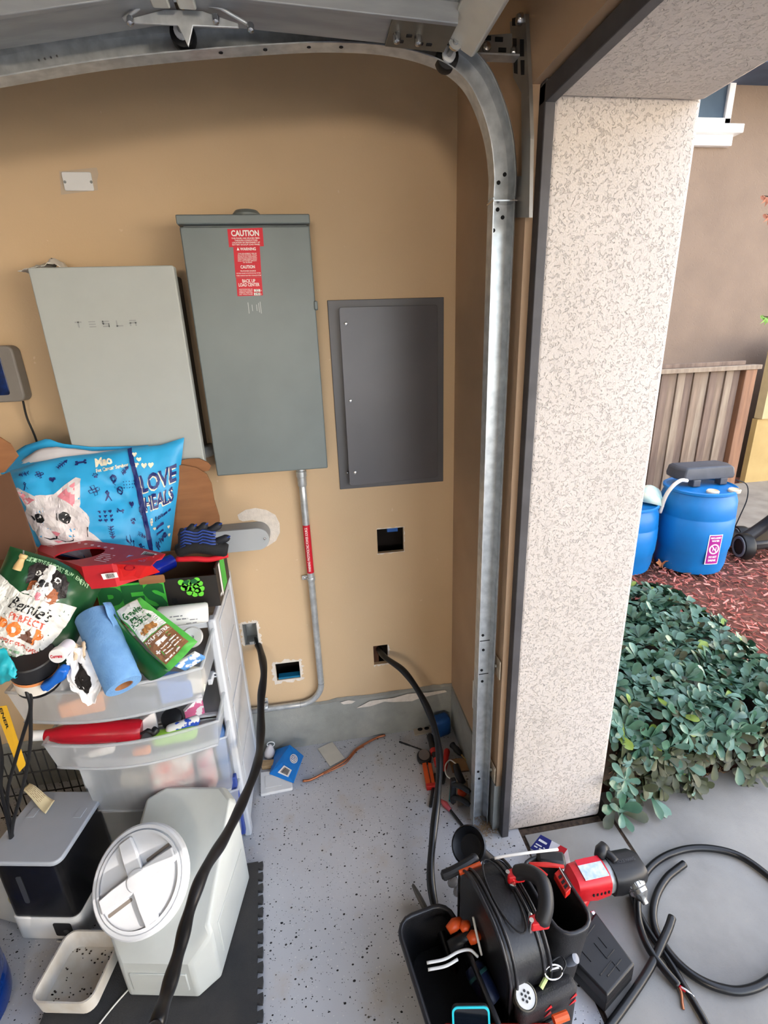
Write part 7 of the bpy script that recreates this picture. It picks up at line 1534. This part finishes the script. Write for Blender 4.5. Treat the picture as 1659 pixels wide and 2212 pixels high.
# ================================================================ push mower at the right edge
mw = thing('push_mower', 'black wheeled garden machine on the mulch beside the barrel', 'mower', (3.1, 1.1, 0))
M_MW = mat('mower_black', (34, 34, 38), .45)
wc_ = at(1608, 1205, Y=1.02)
def wheel(c, r):
    w1 = MB().lathe(c-X_*.03, [(r*.55, 0), (r*.95, 0), (r, .012), (r, .05), (r*.95, .062), (r*.6, .062), (r*.5, .05), (r*.2, .055), (0, .055)], 28, (1, -.25, 0)).build('wheel', M_BLACK, mw, smooth='auto')
    MB().lathe(c-X_*.035, [(r*.60, 0), (r*.78, -.002), (r*.80, .004), (r*.6, .006)], 28, (1, -.25, 0), cap=False).build('wheel_rim', mat('rim_grey', (120, 120, 122), .5), w1, smooth='auto')
wheel(Vector((2.86, 1.10, .092)), .090); wheel(Vector((3.02, 1.30, .075)), .073)
MB().tube(spline([Vector((2.90, 1.16, .10)), Vector((3.02, 1.14, .20)), Vector((3.08, 1.10, .30)), Vector((3.10, 1.10, .36))], 5), [.04]*16, 12).build('front_arm', M_MW, mw, smooth=True)
MB().prism([(-.06, -.02), (.10, -.06), (.12, .10), (.06, .30), (-.05, .36), (-.07, .18)], X_, Z_, Y_, (3.15, 0, .30), 1.02, 1.18).build('cowling', M_MW, mw, bevel=.02, seg=3)
MB().tube(spline([Vector((3.02, 1.0, .26)), Vector((3.06, .98, .22)), Vector((3.04, .97, .10)), Vector((3.12, .96, .0)), Vector((3.2, .95, -.02))], 5), .012, 8).build('steel_lever', mat('lever_grey', (110, 108, 112), .35, .6), mw, smooth=True)
MB().lathe(Vector((3.06, .985, .27)), [(.03, 0), (.03, .02), (.02, .03), (0, .03)], 16, (0, -1, 0)).build('hub_cap', mat('hub_grey', (150, 146, 146), .4), mw, smooth='auto')
MB().box((2.84, 1.08, .055), (3.20, 1.34, .12)).build('deck', M_MW, mw, bevel=.02)
# ================================================================ plant sprigs at the right edge
for k, (x, y, m, lab) in enumerate(((1652, 430, 'leaf_rust', 'upper rusty red leaf sprig before the tan wall'), (1650, 690, 'leaf_spring', 'fresh green leaf sprig above the fence'), (1657, 470, 'leaf_rust', 'drooping rusty leaf sprig just below the first'))):
    t = thing('leaf_sprig', lab, 'plant', at(x+30, y, Y=2.2)); M_ = mat(m, (150, 92, 66) if 'rust' in m else (120, 160, 70), .6)
    st_ = [at(x+60-j*16, y+8*math.sin(j*1.3), Y=2.2) for j in range(5)]; MB().tube(st_, .004, 5).build('twig', M_TWIG, t)
    for j, p in enumerate(st_[1:]*2):
        c = p+Vector((.02*math.sin(j*2.1), .03*math.cos(j*3.3), .04*math.sin(j*1.7))); v = [(q-Vector((.03, 0, 0))) for q in LEAF[0][1]]; Mr = Matrix.Translation(c) @ Matrix.Rotation(j*1.9, 4, 'Y') @ Matrix.Rotation(j*.7, 4, 'X') @ Matrix.Scale(1.3, 4)
        mb = MB(); mb.add([Mr @ q for q in v], LEAF[0][2]); mb.build('leaf', M_, t, smooth=True, fix=False)
# ================================================================ added spot lamp outside, stands in for a sun glint on the screw lid
gl_d = bpy.data.lights.new('glint_spot', 'SPOT'); gl_d.energy = 800; gl_d.spot_size = math.radians(1.7); gl_d.spot_blend = .25; gl_d.shadow_soft_size = .02; gl_d.color = (1, .9, .82)
gl_o = bpy.data.objects.new('glint_spot', gl_d); COL.objects.link(gl_o); gl_o.location = (4.2, -3.6, 3.1)
gl_o.rotation_euler = (at(318, 1925, Z=.28)-Vector((4.2, -3.6, 3.1))).to_track_quat('-Z', 'Y').to_euler()
